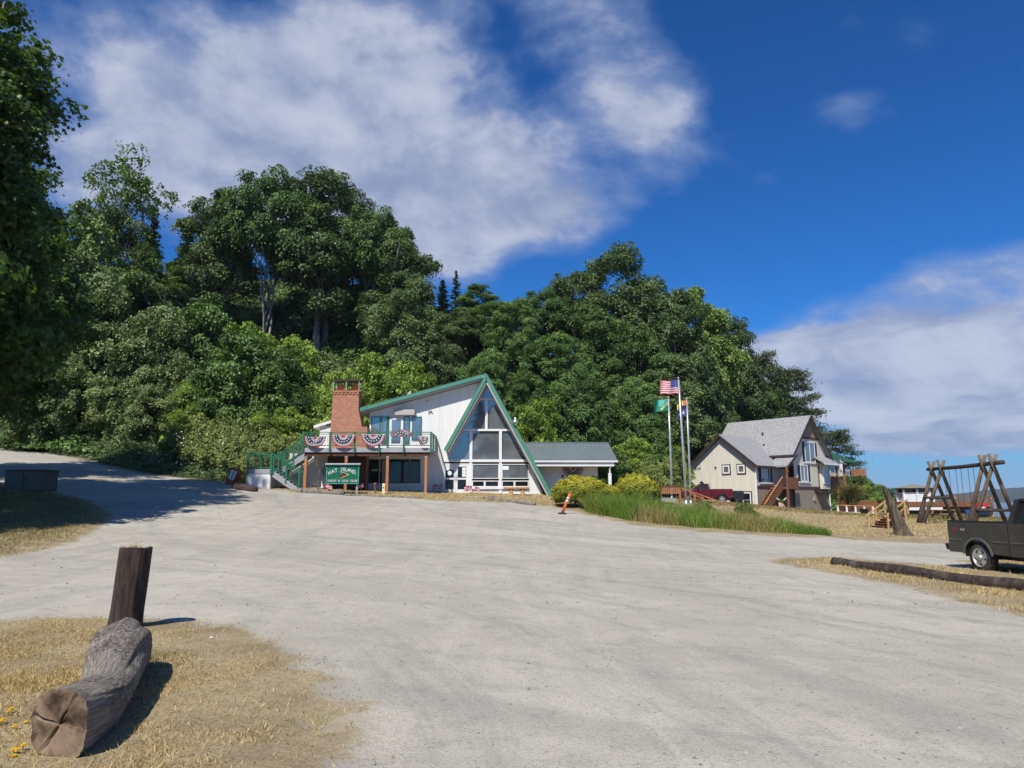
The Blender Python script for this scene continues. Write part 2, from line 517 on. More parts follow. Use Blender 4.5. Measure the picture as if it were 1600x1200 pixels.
def brick_material():
    m = bpy.data.materials.new('brick'); m.use_nodes = True
    t = NT(m.node_tree)
    co = t.n('ShaderNodeTexCoord').outputs['Object']
    sp = t.n('ShaderNodeSeparateXYZ', x0=co)
    v = t.n('ShaderNodeCombineXYZ', x0=t.m('ADD', sp.outputs[0], sp.outputs[1]), x1=sp.outputs[2])
    br = t.n('ShaderNodeTexBrick')
    t.put(br.inputs['Vector'], v.outputs[0])
    br.inputs['Scale'].default_value = 1.0
    br.inputs['Brick Width'].default_value = 0.24; br.inputs['Row Height'].default_value = 0.085
    br.inputs['Mortar Size'].default_value = 0.008
    br.inputs['Color1'].default_value = (0.33, 0.115, 0.065, 1); br.inputs['Color2'].default_value = (0.46, 0.19, 0.105, 1)
    br.inputs['Mortar'].default_value = (0.42, 0.30, 0.22, 1)
    n1 = t.noise(t.mapping(co, (1, 1, 3)), 2.0, 5, 0.65)
    c = t.mix(t.m('MULTIPLY', t.ramp(n1, 0.45, 0.8), 0.5), br.outputs[0], (0.22, 0.09, 0.06))
    p = t.n('ShaderNodeBsdfPrincipled'); t.put(p.inputs['Base Color'], c); p.inputs['Roughness'].default_value = 0.85
    b = t.n('ShaderNodeBump', x0=0.5, x1=0.01); t.put(b.inputs['Height'], t.m('SUBTRACT', 1.0, br.outputs[1])); t.put(p.inputs['Normal'], b)
    o = t.n('ShaderNodeOutputMaterial'); t.put(o.inputs[0], p)
    M['brick'] = m
brick_material()

def sea_material():
    m = bpy.data.materials.new('sea'); m.use_nodes = True
    t = NT(m.node_tree)
    co = t.n('ShaderNodeTexCoord').outputs['Object']
    p = t.n('ShaderNodeBsdfPrincipled')
    p.inputs['Base Color'].default_value = (0.012, 0.045, 0.095, 1); p.inputs['Roughness'].default_value = 0.12
    p.inputs['IOR'].default_value = 1.33
    b = t.n('ShaderNodeBump'); b.inputs['Strength'].default_value = 0.9; b.inputs['Distance'].default_value = 0.5
    t.put(b.inputs['Height'], t.noise(t.mapping(co, (1, 0.5, 1), rot=(0, 0, 0.4)), 0.55, 6, 0.65)); t.put(p.inputs['Normal'], b)
    o = t.n('ShaderNodeOutputMaterial'); t.put(o.inputs[0], p)
    M['sea'] = m
sea_material()
# ------------------------------------------------------------------ terrain
TX = np.array([-400, -60, -40, -25, -12, 0, 10, 20, 32, 50, 80, 400], float)
TY = np.array([-200, -20, 4, 12, 20, 28, 36, 44, 50, 58, 66, 75, 90, 110, 130, 400], float)
TZ = np.array([
    [2.0, .3, .2, 0, 0, 0, 0, 0, 0, 0, 0, -.5],
    [1.5, .3, .2, 0, 0, 0, 0, 0, 0, 0, 0, -.5],
    [1.5, .5, .2, 0, 0, 0, 0, 0, 0, 0, 0, -.5],
    [1.5, .8, .5, .1, 0, 0, -.05, -.10, -.10, -.1, -.1, -.6],
    [2, 1.4, 1.0, .35, .15, .1, 0, -.12, -.12, -.1, -.1, -.8],
    [3, 2.2, 1.7, 1.1, .65, .5, .25, 0, -.05, -.05, -.2, -1],
    [4, 3.0, 2.6, 2.2, 1.35, 1.1, .55, .10, .05, 0, -.3, -2],
    [5, 4.0, 3.6, 2.9, 2.1, 1.75, 1.2, .35, .10, 0, -.4, -3],
    [5, 4.8, 4.4, 3.4, 2.55, 2.36, 2.0, .9, .20, 0, -.6, -4],
    [6, 6.0, 5.7, 4.2, 3.0, 2.5, 2.4, 1.45, .35, 0, -.8, -5],
    [7, 7.0, 6.5, 5.0, 3.5, 2.8, 2.5, 1.15, .45, .1, -1, -5],
    [8, 8.0, 7.0, 5.5, 4.0, 3.2, 2.6, .75, .5, .2, -1.5, -6],
    [8, 8.0, 7.0, 6.0, 4.5, 4.0, 3.5, 1.8, .9, .2, -3, -6],
    [8, 8.0, 7.0, 6.0, 5.0, 4.0, 4.0, 3.0, 1.5, -1.5, -4, -6],
    [8, 8.0, 7.0, 6.0, 5.0, 4.0, 4.0, 3.0, 1.5, -3.5, -5, -6],
    [8, 8.0, 7.0, 6.0, 5.0, 4.0, 4.0, 3.0, 0.0, -5, -6, -6]])
_gx = np.arange(-140, 141, 1.0); _gy = np.arange(-40, 181, 1.0)
def _axis(tab, q):
    i = np.clip(np.searchsorted(tab, q) - 1, 0, len(tab) - 2)
    return i, np.clip((q - tab[i]) / (tab[i + 1] - tab[i]), 0, 1)
def _bilin(xs, ys, Z, x, y):
    i, a = _axis(xs, x); j, b = _axis(ys, y)
    return (Z[j, i] * (1 - a) * (1 - b) + Z[j, i + 1] * a * (1 - b) + Z[j + 1, i] * (1 - a) * b + Z[j + 1, i + 1] * a * b)
_XX, _YY = np.meshgrid(_gx, _gy)
_GZ = _bilin(TX, TY, TZ, _XX.ravel(), _YY.ravel()).reshape(_XX.shape)
for _ in range(3):                      # round the facets off
    for ax in (0, 1):
        pad = np.pad(_GZ, [(3, 3) if k == ax else (0, 0) for k in (0, 1)], mode='edge')
        _GZ = sum(np.take(pad, np.arange(_GZ.shape[ax]) + k, axis=ax) for k in range(7)) / 7.0
HBX = np.array([-400, -60, -30, -12, 0, 8, 20, 32, 42, 52, 60, 400], float)     # foot of the bluff
HBY = np.array([66, 64, 60, 59, 61, 65, 78, 92, 97, 104, 125, 400], float)
HHX = np.array([-400, -60, -25, -8, 2, 12, 24, 36, 44, 52, 60, 400], float)     # its height
HHZ = np.array([32, 32, 29, 22, 16, 15, 15, 13, 10, 5, 0, 0], float)
def ground(x, y):
    x = np.asarray(x, float); y = np.asarray(y, float)
    inside = (x > -139) & (x < 139) & (y > -39) & (y < 179)
    z = np.where(inside, _bilin(_gx, _gy, _GZ, x, y), _bilin(TX, TY, TZ, x, y))
    H = np.interp(x, HHX, HHZ); s = np.clip((y - np.interp(x, HBX, HBY)) / np.maximum(H / 0.58, 4), 0, 1)
    return z + H * s * s * (3 - 2 * s) + 0.06 * np.clip(y - 110, 0, 200) * (H / 32)
def gz(x, y):
    return float(ground(x, y))
def hit(px, py):
    """where the view ray through a pixel meets the ground"""
    d = at(px, py, 1.0) - Vector((0, 0, EYE))
    t = np.linspace(2.5, 140, 5000)
    below = (EYE + d.z * t) < ground(d.x * t, t)
    k = int(np.argmax(below)) if below.any() else len(t) - 1
    return Vector((d.x * t[k], t[k], gz(d.x * t[k], t[k])))

def xy(px, py):
    h = hit(px, py); return (h.x, h.y)
LOT = [xy(*p) for p in ((0, 972), (90, 963), (180, 966), (300, 970), (385, 984), (440, 1015), (490, 1060), (525, 1110), (550, 1198))]
LOT += [(-0.7, -30), (60, -30), (60, 8.5)]
LOT += [xy(*p) for p in ((1600, 965), (1500, 938), (1400, 913), (1300, 896), (1215, 880), (1195, 873), (1300, 871), (1420, 880), (1500, 886))]
LOT += [(15, 23.5), (60, 25), (60, 33)]
LOT += [xy(*p) for p in ((1480, 850), (1400, 847), (1310, 842), (1200, 837), (1100, 831), (1020, 824), (960, 814), (910, 803), (870, 793), (800, 786), (690, 783), (600, 776), (470, 769), (375, 761), (330, 753), (205, 737))]
LOT += [(-38.5, 60), (-52, 66), (-62, 62), (-44, 52), (-36, 44)]
LOT += [xy(*p) for p in ((85, 769), (140, 783), (165, 797), (172, 813), (150, 829), (100, 850), (0, 873))]
LOT += [(-24, 18.5), (-60, 17), (-60, 7), (-16, 9)]
LOT = np.array(LOT)
def lot_sd(x, y):
    """signed distance to the edge of the gravel, positive on the gravel"""
    x = np.asarray(x, float).ravel(); y = np.asarray(y, float).ravel()
    best = np.full(x.shape, 1e9); ins = np.zeros(x.shape, bool)
    for k in range(len(LOT)):
        ax, ay = LOT[k]; bx, by = LOT[(k + 1) % len(LOT)]
        dx, dy = bx - ax, by - ay; L2 = dx * dx + dy * dy + 1e-9
        t = np.clip(((x - ax) * dx + (y - ay) * dy) / L2, 0, 1)
        best = np.minimum(best, (x - ax - t * dx) ** 2 + (y - ay - t * dy) ** 2)
        if dy != 0:
            c = ((ay > y) != (by > y)) & (x < dx * (y - ay) / dy + ax)
            ins ^= c
    return np.where(ins, 1, -1) * np.sqrt(best)

def lattice(x, y, seed, f):
    """cheap smooth value noise in 0..1"""
    x = x * f + 1000.3 * (seed % 7 + 1); y = y * f + 733.7 * (seed % 5 + 1)
    xi = np.floor(x).astype(np.int64); yi = np.floor(y).astype(np.int64); a = x - xi; b = y - yi
    a = a * a * (3 - 2 * a); b = b * b * (3 - 2 * b)
    def h(i, j):
        n = (i * 374761393 + j * 668265263 + seed * 97531) & 0x7fffffff
        n = ((n ^ (n >> 13)) * 1274126177) & 0x7fffffff
        return ((n ^ (n >> 16)) & 0xffff) / 65535.0
    return (h(xi, yi) * (1 - a) * (1 - b) + h(xi + 1, yi) * a * (1 - b) + h(xi, yi + 1) * (1 - a) * b + h(xi + 1, yi + 1) * a * b)

def ground_material():
    m = bpy.data.materials.new('ground'); m.use_nodes = True
    t = NT(m.node_tree)
    co = t.n('ShaderNodeTexCoord').outputs['Object']
    sd = t.n('ShaderNodeAttribute', attribute_name='sd').outputs['Fac']
    lush = t.n('ShaderNodeAttribute', attribute_name='lush').outputs['Fac']
    # gravel: pale dust, darker wheel sweeps, stones
    swp = t.vm('ADD', co, t.n('ShaderNodeCombineXYZ', x0=t.m('MULTIPLY', t.noise(co, 0.05, 2.0), 7.0), x1=0.0).outputs[0])
    sweep = t.noise(t.mapping(swp, (2.1, 0.16, 1), rot=(0, 0, -0.42)), 1.0, 6.0, 0.62)
    sweep2 = t.noise(t.mapping(swp, (0.12, 1.1, 1), rot=(0, 0, 0.25)), 1.0, 6.0, 0.62)
    def arcs(cx, cy, fr, seed):
        """wheel sweeps: streaks that follow circles round a turning point"""
        v = t.vm('SUBTRACT', swp, (cx, cy, 0.0)); q = t.n('ShaderNodeSeparateXYZ', x0=v)
        rad = t.m('SQRT', t.m('ADD', t.m('MULTIPLY', q.outputs[0], q.outputs[0]), t.m('MULTIPLY', q.outputs[1], q.outputs[1])))
        an = t.m('ARCTAN2', q.outputs[1], q.outputs[0])
        pv = t.n('ShaderNodeCombineXYZ', x0=t.m('MULTIPLY', rad, fr), x1=t.m('MULTIPLY', an, 1.6), x2=seed).outputs[0]
        return t.noise(pv, 1.0, 5.0, 0.66)
    arc1, arc2 = arcs(-13.0, 2.0, 1.3, 1.0), arcs(22.0, 52.0, 1.1, 7.0)
    blot = t.noise(co, 0.22, 5.0, 0.6)
    med = t.noise(co, 2.2, 6.0, 0.7)
    fine = t.noise(co, 38.0, 3.0, 0.7)
    g = t.mix(t.ramp(blot, 0.3, 0.7), (0.350, 0.328, 0.275), (0.438, 0.412, 0.345))
    g = t.mix(t.m('MULTIPLY', t.ramp(sweep, 0.50, 0.72), 0.32), g, (0.225, 0.222, 0.216))
    g = t.mix(t.m('MULTIPLY', t.ramp(sweep2, 0.52, 0.74), 0.25), g, (0.235, 0.230, 0.222))
    g = t.mix(t.m('MULTIPLY', t.ramp(arc1, 0.51, 0.63), 0.38), g, (0.235, 0.228, 0.212))
    g = t.mix(t.m('MULTIPLY', t.ramp(arc2, 0.52, 0.65), 0.36), g, (0.235, 0.228, 0.212))
    g = t.mix(t.m('MULTIPLY', t.ramp(arc1, 0.46, 0.34), 0.35), g, (0.47, 0.44, 0.365))
    g = t.mix(t.m('MULTIPLY', t.ramp(sweep, 0.46, 0.30), 0.45), g, (0.455, 0.430, 0.370))
    g = t.mix(t.m('MULTIPLY', t.ramp(med, 0.50, 0.70), 0.50), g, (0.235, 0.225, 0.205))
    vo = t.n('ShaderNodeTexVoronoi'); t.put(vo.inputs['Vector'], co); vo.inputs['Scale'].default_value = 42.0
    vsep = t.n('ShaderNodeSeparateColor', x0=vo.outputs['Color'])
    stone = t.m('MULTIPLY', t.ramp(vo.outputs['Distance'], 0.40, 0.25), t.ramp(vsep.outputs[0], 0.45, 0.55))
    g = t.mix(t.m('MULTIPLY', stone, 0.55), g, t.mix(vsep.outputs[1], (0.14, 0.135, 0.13), (0.46, 0.44, 0.40)))
    g = t.mix(t.m('MULTIPLY', t.ramp(fine, 0.40, 0.66), 0.40), g, t.mix(1.0, g, (0.60, 0.59, 0.58), 'MULTIPLY'))
    # dry turf
    tn = t.noise(co, 0.9, 6.0, 0.65); tf = t.noise(co, 14.0, 4.0, 0.7)
    tb = t.mix(t.ramp(tn, 0.32, 0.68), (0.240, 0.190, 0.115), (0.385, 0.315, 0.195))
    tb = t.mix(t.m('MULTIPLY', t.ramp(tf, 0.4, 0.7), 0.5), tb, (0.19, 0.145, 0.08))
    tb = t.mix(t.m('MULTIPLY', t.ramp(fine, 0.42, 0.62), 0.55), tb, t.mix(1.0, tb, (0.55, 0.52, 0.48), 'MULTIPLY'))
    gp = t.noise(t.mapping(co, (1, 1, 1), loc=(13, 4, 0)), 0.5, 5.0, 0.65)
    tb = t.mix(t.m('MULTIPLY', t.ramp(gp, 0.58, 0.76), 0.4), tb, (0.160, 0.160, 0.070))
    # woodland floor
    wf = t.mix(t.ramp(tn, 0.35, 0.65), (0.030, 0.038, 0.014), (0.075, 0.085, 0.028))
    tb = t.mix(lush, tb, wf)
    edge = t.m('ADD', sd, t.m('MULTIPLY', t.m('SUBTRACT', t.noise(co, 1.1, 6.0, 0.7), 0.5), 1.9))
    edge = t.m('ADD', edge, t.m('MULTIPLY', t.m('SUBTRACT', tf, 0.5), 0.5))
    k = t.ramp(edge, -0.18, 0.22)
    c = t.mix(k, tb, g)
    p = t.n('ShaderNodeBsdfPrincipled'); t.put(p.inputs['Base Color'], c)
    p.inputs['Roughness'].default_value = 0.95; p.inputs['Specular IOR Level'].default_value = 0.15
    hgt = t.m('ADD', t.m('MULTIPLY', stone, 0.35), t.m('ADD', t.m('MULTIPLY', fine, 0.6), t.m('MULTIPLY', med, 1.2)))
    b = t.n('ShaderNodeBump'); b.inputs['Strength'].default_value = 0.55; b.inputs['Distance'].default_value = 0.03
    t.put(b.inputs['Height'], hgt); t.put(p.inputs['Normal'], b)
    o = t.n('ShaderNodeOutputMaterial'); t.put(o.inputs[0], p)
    M['ground'] = m
ground_material()

def sheet_z(x, y, sd=None):
    """height of the built ground sheet with its small unevenness"""
    sd = lot_sd(x, y) if sd is None else sd
    z = ground(x, y) + (lattice(x, y, 3, 0.9) - 0.5) * 0.05 + (lattice(x, y, 5, 3.0) - 0.5) * 0.018
    return z + np.where(sd < 0, np.clip(-sd * 0.05, 0, 0.03) + (lattice(x, y, 9, 1.7) - 0.5) * 0.04, 0)
def build_ground():
    xs = np.concatenate([np.array([-400, -300, -220, -170, -130]), np.arange(-100, -30, 1.5), np.arange(-30, -9, 0.5), np.arange(-9, 10, 0.16), np.arange(10, 40, 0.5), np.arange(40, 100, 1.5), np.array([110, 140, 200, 300, 400])])
    ys = np.concatenate([np.array([-200, -120, -60, -30, -15, -6, -1]), np.arange(1, 14, 0.16), np.arange(14, 60, 0.4), np.arange(60, 120, 1.2), np.array([124, 135, 150, 180, 230, 300, 400])])
    X, Yg = np.meshgrid(xs, ys); x = X.ravel(); y = Yg.ravel()
    sd = lot_sd(x, y)
    z = sheet_z(x, y, sd)
    foot = np.interp(x, HBX, HBY)
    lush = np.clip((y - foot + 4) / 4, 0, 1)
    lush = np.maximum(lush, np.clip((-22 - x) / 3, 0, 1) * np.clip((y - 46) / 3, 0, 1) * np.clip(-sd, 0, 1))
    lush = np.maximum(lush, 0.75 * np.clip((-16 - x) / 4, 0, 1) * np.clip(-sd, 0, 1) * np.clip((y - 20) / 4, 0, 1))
    nx, ny = len(xs), len(ys)
    i, j = np.meshgrid(np.arange(nx - 1), np.arange(ny - 1)); a = (j * nx + i).ravel()
    quads = np.stack([a, a + 1, a + nx + 1, a + nx], 1)
    on = sd[quads].mean(1) > 0
    for name, sel in (('gravel_lot', on), ('ground', ~on)):
        q = quads[sel]; used, inv = np.unique(q.ravel(), return_inverse=True)
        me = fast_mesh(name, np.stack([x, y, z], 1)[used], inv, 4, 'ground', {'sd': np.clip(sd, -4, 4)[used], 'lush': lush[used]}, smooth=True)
        tag(link(name, me), None, kind='structure')
build_ground()

# sea and the far shores
SEA_Z = -2.6
tag(MB().poly([(-3000, 60, SEA_Z), (13500, 60, SEA_Z), (13500, 13500, SEA_Z), (-3000, 13500, SEA_Z)]).build('sea', 'sea'), None, kind='structure')
leafmat('far_forest', (0.010, 0.022, 0.016), (0.026, 0.044, 0.028), trans=0.0, spec=0.05, rough=0.9)
def far_land(name, Y, prof, depth, seed):
    """wooded headland: crest heights along x, falling to the water on both sides"""
    rng = np.random.default_rng(seed)
    xs = np.linspace(prof[0][0], prof[-1][0], 160); hs = np.interp(xs, [p[0] for p in prof], [p[1] for p in prof])
    rows = []
    for k, (f, dy) in enumerate(((0.0, 0.0), (0.22, 0.03), (0.5, 0.15), (0.8, 0.32), (1.0, 0.5), (0.7, 0.75), (0.0, 1.0))):
        n = rng.uniform(-1, 1, len(xs)) * (0.06 * hs.max()) * (1 if 0 < f else 0)
        rows.append(np.stack([xs, np.full(len(xs), Y + dy * depth) + rng.uniform(-1, 1, len(xs)) * depth * 0.02, SEA_Z - 0.5 + np.maximum(hs * f + n * (hs > 0), 0)], 1))
    V = np.concatenate(rows); n = len(xs)
    i, j = np.meshgrid(np.arange(n - 1), np.arange(len(rows) - 1)); a = (j * n + i).ravel()
    q = np.stack([a, a + 1, a + n + 1, a + n], 1)
    me = fast_mesh(name, V, q.ravel(), 4, 'far_forest', {'tint': rng.uniform(0, 1, len(V))})
    tag(link(name, me), None, kind='structure')
far_land('headland', 2600, [(1715, 0), (1755, 12), (1805, 30), (1880, 42), (2050, 56), (2500, 70), (3200, 50)], 700, 4)
far_land('far_shore', 9000, [(2500, 40), (4000, 70), (5400, 95), (5900, 80), (6400, 60), (9000, 90), (13000, 60)], 1500, 6)

# the sea air between here and the far shores
hz = MB().box(-4000, -400, -9, 14000, 14000, 125).build('haze', 'ground')
hz.data.materials.clear()
hm = bpy.data.materials.new('haze'); hm.use_nodes = True
ht = NT(hm.node_tree)
hv = ht.n('ShaderNodeVolumePrincipled'); hv.inputs['Color'].default_value = (0.72, 0.84, 1.0, 1); hv.inputs['Density'].default_value = 0.00009; hv.inputs['Anisotropy'].default_value = 0.0
ho = ht.n('ShaderNodeOutputMaterial'); ht.put(ho.inputs['Volume'], hv.outputs[0])
hz.data.materials.append(hm)
tag(hz, 'thin blue sea haze in the air over the water', 'haze', kind='stuff')
# ------------------------------------------------------------------ clubhouse
FY = 50.0                                   # plane of the glazed front wall
base = at(770, 771, FY)
OX, OY, OZ = base.x, FY, base.z
def L(px, py, Y=FY):
    p = at(px, py, Y); return Vector((p.x - OX, p.y - OY, p.z - OZ))
club = thing('clubhouse', 'white A-frame clubhouse with green roof edges, brick chimney and raised deck', 'building', (OX, OY, OZ))

def window(parent, x0, x1, z0, z1, y, fr='white_paint', pane='glass_dark', w=0.06, name='window', mull=(), sash=None, depth=0.08):
    """framed window in the xz plane facing -y: frame mesh, pane sub-part"""
    f = MB()
    f.box(x0, y - depth, z0, x0 + w, y, z1).box(x1 - w, y - depth, z0, x1, y, z1)
    f.box(x0 + w, y - depth, z0, x1 - w, y, z0 + w).box(x0 + w, y - depth, z1 - w, x1 - w, y, z1)
    for mx in mull:
        f.box(mx - w / 2, y - depth * 0.9, z0 + w, mx + w / 2, y, z1 - w)
    fo = f.build(name, fr, parent)
    p = MB().box(x0 + w, y - depth * 0.45, z0 + w, x1 - w, y - depth * 0.2, z1 - w).build('pane', pane, fo)
    return fo

# ---- key points (metres, clubhouse frame)
FE = 48.9                                   # plane of the front roof edge
apex = L(760, 585, FE); aleft = L(690, 703, FE); aright = L(861, 771, FE)
wl = L(577, 700).x                          # left corner of the wing
ga = L(761, 603)                            # top of the glazing
jl = L(691, 720).x                          # door jamb
slope = (apex.z - aright.z) / (aright.x - apex.x)
# wing wall: follows the shed roof, from the wing corner to the A-frame
FW = 49.25
e0 = L(559, 639, FW); e1 = L(757, 585, FW)
rs = (e1.z - e0.z) / (e1.x - e0.x)
def roof_z(x):
    return e0.z + (x - e0.x) * rs - 0.34
wall = MB()
wall.prism([(wl, 0, -0.6), (jl, 0, -0.6), (jl, 0, ga.z - (ga.x - jl) * slope), (ga.x - 0.25, 0, roof_z(ga.x - 0.25)), (wl, 0, roof_z(wl))], (0, 0.15, 0))
wall.build('wall', 'white_siding', club)
MB().box(wl - 0.02, -0.06, roof_z(wl) - 2.6, wl + 0.10, 0.0, roof_z(wl) - 0.02).build('corner_trim', 'white_paint', club)
# side and back walls
MB().box(wl, 0.15, -0.6, wl + 0.15, 11, roof_z(wl) - 0.02).build('wall', 'white_siding', club)
MB().prism([(wl, 11, -0.6), (aright.x - 0.6, 11, -0.6), (apex.x, 11, apex.z - 0.4), (wl, 11, roof_z(wl))], (0, 0.15, 0)).build('wall', 'white_siding', club)
# solid white bay under the right leg of the A
rx = lambda z: apex.x + (apex.z - z) / slope
b0 = L(826, 720)
MB().prism([(b0.x, 0, -0.6), (rx(0) - 0.55, 0, -0.6), (rx(0) - 0.50, 0, 0.0), (b0.x, 0, b0.z)], (0, 0.15, 0)).build('wall', 'white_paint', club)
# low wall under the lower windows
MB().box(L(737, 760).x - 0.05, -0.02, -0.6, b0.x - 0.003, 0.14, L(800, 763).z).build('wall', 'white_paint', club)

# glazing: panes cut by the posts and rails
TZ1, TZ2, TZ3 = L(760, 624).z, L(760, 672).z, L(760, 720).z
def gx(z, side):
    return ga.x + side * (ga.z - z) / slope * (1.0 if side > 0 else 0.985)
def pane_poly(zt, zb, xa, xb, name='pane', mat='glass_blue'):
    """pane between two heights, clipped by the sloping sides and by xa..xb"""
    xl_t, xr_t = max(xa, gx(zt, -1)), min(xb, gx(zt, 1))
    xl_b, xr_b = max(xa, gx(zb, -1)), min(xb, gx(zb, 1))
    pts = [(xl_b, 0.03, zb), (xr_b, 0.03, zb)]
    if xr_b > xr_t + 0.01 and xr_b == xb:
        pts.append((xb, 0.03, ga.z - (xb - ga.x) * slope))
    pts.append((xr_t, 0.03, zt))
    if xl_t < xr_t - 0.01:
        pts.append((xl_t, 0.03, zt))
    if xl_t > xl_b + 0.01 and xl_b == xa:
        pts.append((xa, 0.03, ga.z - (ga.x - xa) * slope / 0.985))
    return MB().prism(pts, (0, 0.03, 0)).build(name, mat, club)
pm, p1, p2 = L(760, 650).x, L(736, 700).x, L(782, 700).x
jr = b0.x
pane_poly(ga.z - 0.05, TZ1 + 0.06, -9, 9)
pane_poly(TZ1 - 0.06, TZ2 + 0.08, -9, pm - 0.07)
pane_poly(TZ1 - 0.06, TZ2 + 0.08, pm + 0.07, 9)
pane_poly(TZ2 - 0.08, TZ3 + 0.08, jl, p1 - 0.08)
pane_poly(TZ2 - 0.08, TZ3 + 0.08, p1 + 0.08, p2 - 0.08)
pane_poly(TZ2 - 0.08, TZ3 + 0.08, p2 + 0.08, jr + 0.2)
for z in (TZ1, TZ2):
    MB().box(gx(z, -1), -0.10, z - 0.07, gx(z, 1), 0.02, z + 0.07).build('rail', 'white_paint', club)
MB().box(jl, -0.12, TZ3 - 0.09, jr + 0.1, 0.02, TZ3 + 0.09).build('rail', 'white_paint', club)
MB().box(pm - 0.09, -0.098, TZ2 + 0.071, pm + 0.09, 0.02, TZ1 - 0.071).build('mullion', 'white_paint', club)
for x in (p1, p2):
    MB().box(x - 0.10, -0.097, TZ3 + 0.091, x + 0.10, 0.02, TZ2 - 0.071).build('mullion', 'white_paint', club)
    MB().box(x - 0.10, -0.097, 0.0, x + 0.10, 0.02, TZ3 - 0.091).build('mullion', 'white_paint', club)
for s in (-1, 1):                                # slim white edging along the slopes
    zt = TZ3 + 0.1 if s < 0 else TZ3 - 0.1
    MB().bar((ga.x, -0.03, ga.z), (gx(zt, s), -0.03, zt), 0.10, 0.10, (0, 1, 0)).build('edge_trim', 'white_paint', club)
# lower window row
za, zb, zc = L(760, 725).z, L(760, 748).z, L(760, 751).z; zd = L(760, 761).z
for xa, xb in ((p1 + 0.10, p2 - 0.10), (p2 + 0.10, jr)):
    window(club, xa, xb, zb, za, 0.0, w=0.05, pane='glass_blue')
    xm = xa + (xb - xa) * 0.47
    window(club, xa, xm - 0.003, zd, zc, 0.0, w=0.06)
    window(club, xm + 0.003, xb, zd, zc, 0.0, w=0.06)
MB().box(p1 + 0.06, -0.14, zd - 0.14, jr, -0.021, zd - 0.01).build('sill', 'white_paint', club)
# small posters in the glass
for xx, zz in ((L(790, 731).x, L(790, 731).z),):
    MB().box(xx - 0.22, -0.058, zz - 0.14, xx + 0.22, -0.05, zz + 0.12).build('notice', 'paper_white', club)
# double door
dz1 = L(712, 726).z
dxa, dxb = jl + 0.02, p1 - 0.10
dm = (dxa + dxb) / 2
MB().box(dxa, -0.06, 0.0, dxa + 0.09, 0.02, dz1 + 0.08).box(dxb - 0.09, -0.06, 0.0, dxb, 0.02, dz1 + 0.08).box(dxa + 0.09, -0.06, dz1, dxb - 0.09, 0.02, dz1 + 0.08).build('door_frame', 'white_paint', club)
for k, (xa, xb) in enumerate(((dxa + 0.093, dm - 0.004), (dm + 0.004, dxb - 0.093))):
    d = MB(); st = 0.13; mid = L(712, 748).z
    d.box(xa, -0.05, 0.0, xa + st, 0.0, dz1 - 0.004).box(xb - st, -0.05, 0.0, xb, 0.0, dz1 - 0.004)
    d.box(xa + st, -0.05, 0.0, xb - st, 0.0, 0.28).box(xa + st, -0.05, mid - 0.06, xb - st, 0.0, mid + 0.06).box(xa + st, -0.05, dz1 - 0.14, xb - st, 0.0, dz1 - 0.004)
    do = d.build('door', 'white_paint', club)
    MB().box(xa + st, -0.03, 0.28, xb - st, -0.01, mid - 0.06).build('pane', 'glass_dark', do)
    MB().box(xa + st, -0.03, mid + 0.06, xb - st, -0.01, dz1 - 0.14).build('pane', 'glass_dark', do)
    hx = xb - 0.06 if k == 0 else xa + 0.06
    MB().tube([(hx, -0.09, 0.85), (hx, -0.09, 1.25)], 0.016, 6).build('handle', 'galvanised', do)
    if k == 0:
        cxm = (xa + xb) / 2
        for ox, oz in ((-0.16, 0.78), (0.18, 0.80), (0.0, 0.44)):
            MB().lathe([(0.155, 0.0), (0.155, 0.006)], 20).build('sticker', 'paper_white', do, loc=(cxm + ox, -0.032, mid + oz - 0.05)).rotation_euler = (R(90), 0, 0)
    else:
        for q in range(3):
            MB().box(xb - st - 0.28, -0.038, mid + 0.14 + q * 0.22, xb - st - 0.03, -0.031, mid + 0.34 + q * 0.22).build('notice', 'paper_white', do)

# ---- roofs
def slab(p0, p1, y0, y1, th):
    """roof slab under the line p0-p1 (xz), from y0 back to y1"""
    d = Vector((p1[0] - p0[0], 0, p1[1] - p0[1])).normalized(); n = Vector((d.z, 0, -d.x))
    if n.z > 0: n = -n
    a = Vector((p0[0], y0, p0[1])); b = Vector((p1[0], y0, p1[1]))
    return MB().prism([a, b, b + n * th, a + n * th], (0, y1 - y0, 0))
yf = FE - FY
A2 = (apex.x, apex.z)
def along(z, side):
    return (apex.x + side * (apex.z - z) / slope, z)
rR = slab(A2, along(-0.05, 1), yf + 0.08, 11.6, 0.30).build('roof', 'soffit_grey', club)
rL = slab((apex.x - 0.12, apex.z - 0.12 * slope), along(aleft.z, -1), yf + 0.08, 1.4, 0.30).build('roof', 'soffit_grey', club)
rW = slab((e0.x, e0.z), (apex.x - 0.05, e0.z + (apex.x - 0.05 - e0.x) * rs), FW - FY + 0.08, 11.6, 0.28).build('roof', 'soffit_grey', club)
for par, pa, pb in ((rR, A2, along(-0.07, 1)), (rL, A2, along(aleft.z - 0.02, -1))):
    d = Vector((pb[0] - pa[0], 0, pb[1] - pa[1])).normalized(); n = Vector((d.z, 0, -d.x)); n = -n if n.z > 0 else n
    a = Vector((pa[0], yf, pa[1])) - n * 0.03; b = Vector((pb[0], yf, pb[1])) - n * 0.03
    MB().prism([a, b, b + n * 0.21, a + n * 0.21], (0, 0.077, 0)).build('fascia', 'green_trim', par)
    MB().prism([a - n * 0.03, b - n * 0.03, b - n * 0.005, a - n * 0.005], (0, 0.3, 0)).build('drip_edge', 'green_metal', par)
a = Vector((e0.x, FW - FY - 0.002, e0.z + 0.03)); b = Vector((apex.x - 0.02, FW - FY - 0.002, e0.z + (apex.x - 0.02 - e0.x) * rs + 0.03))
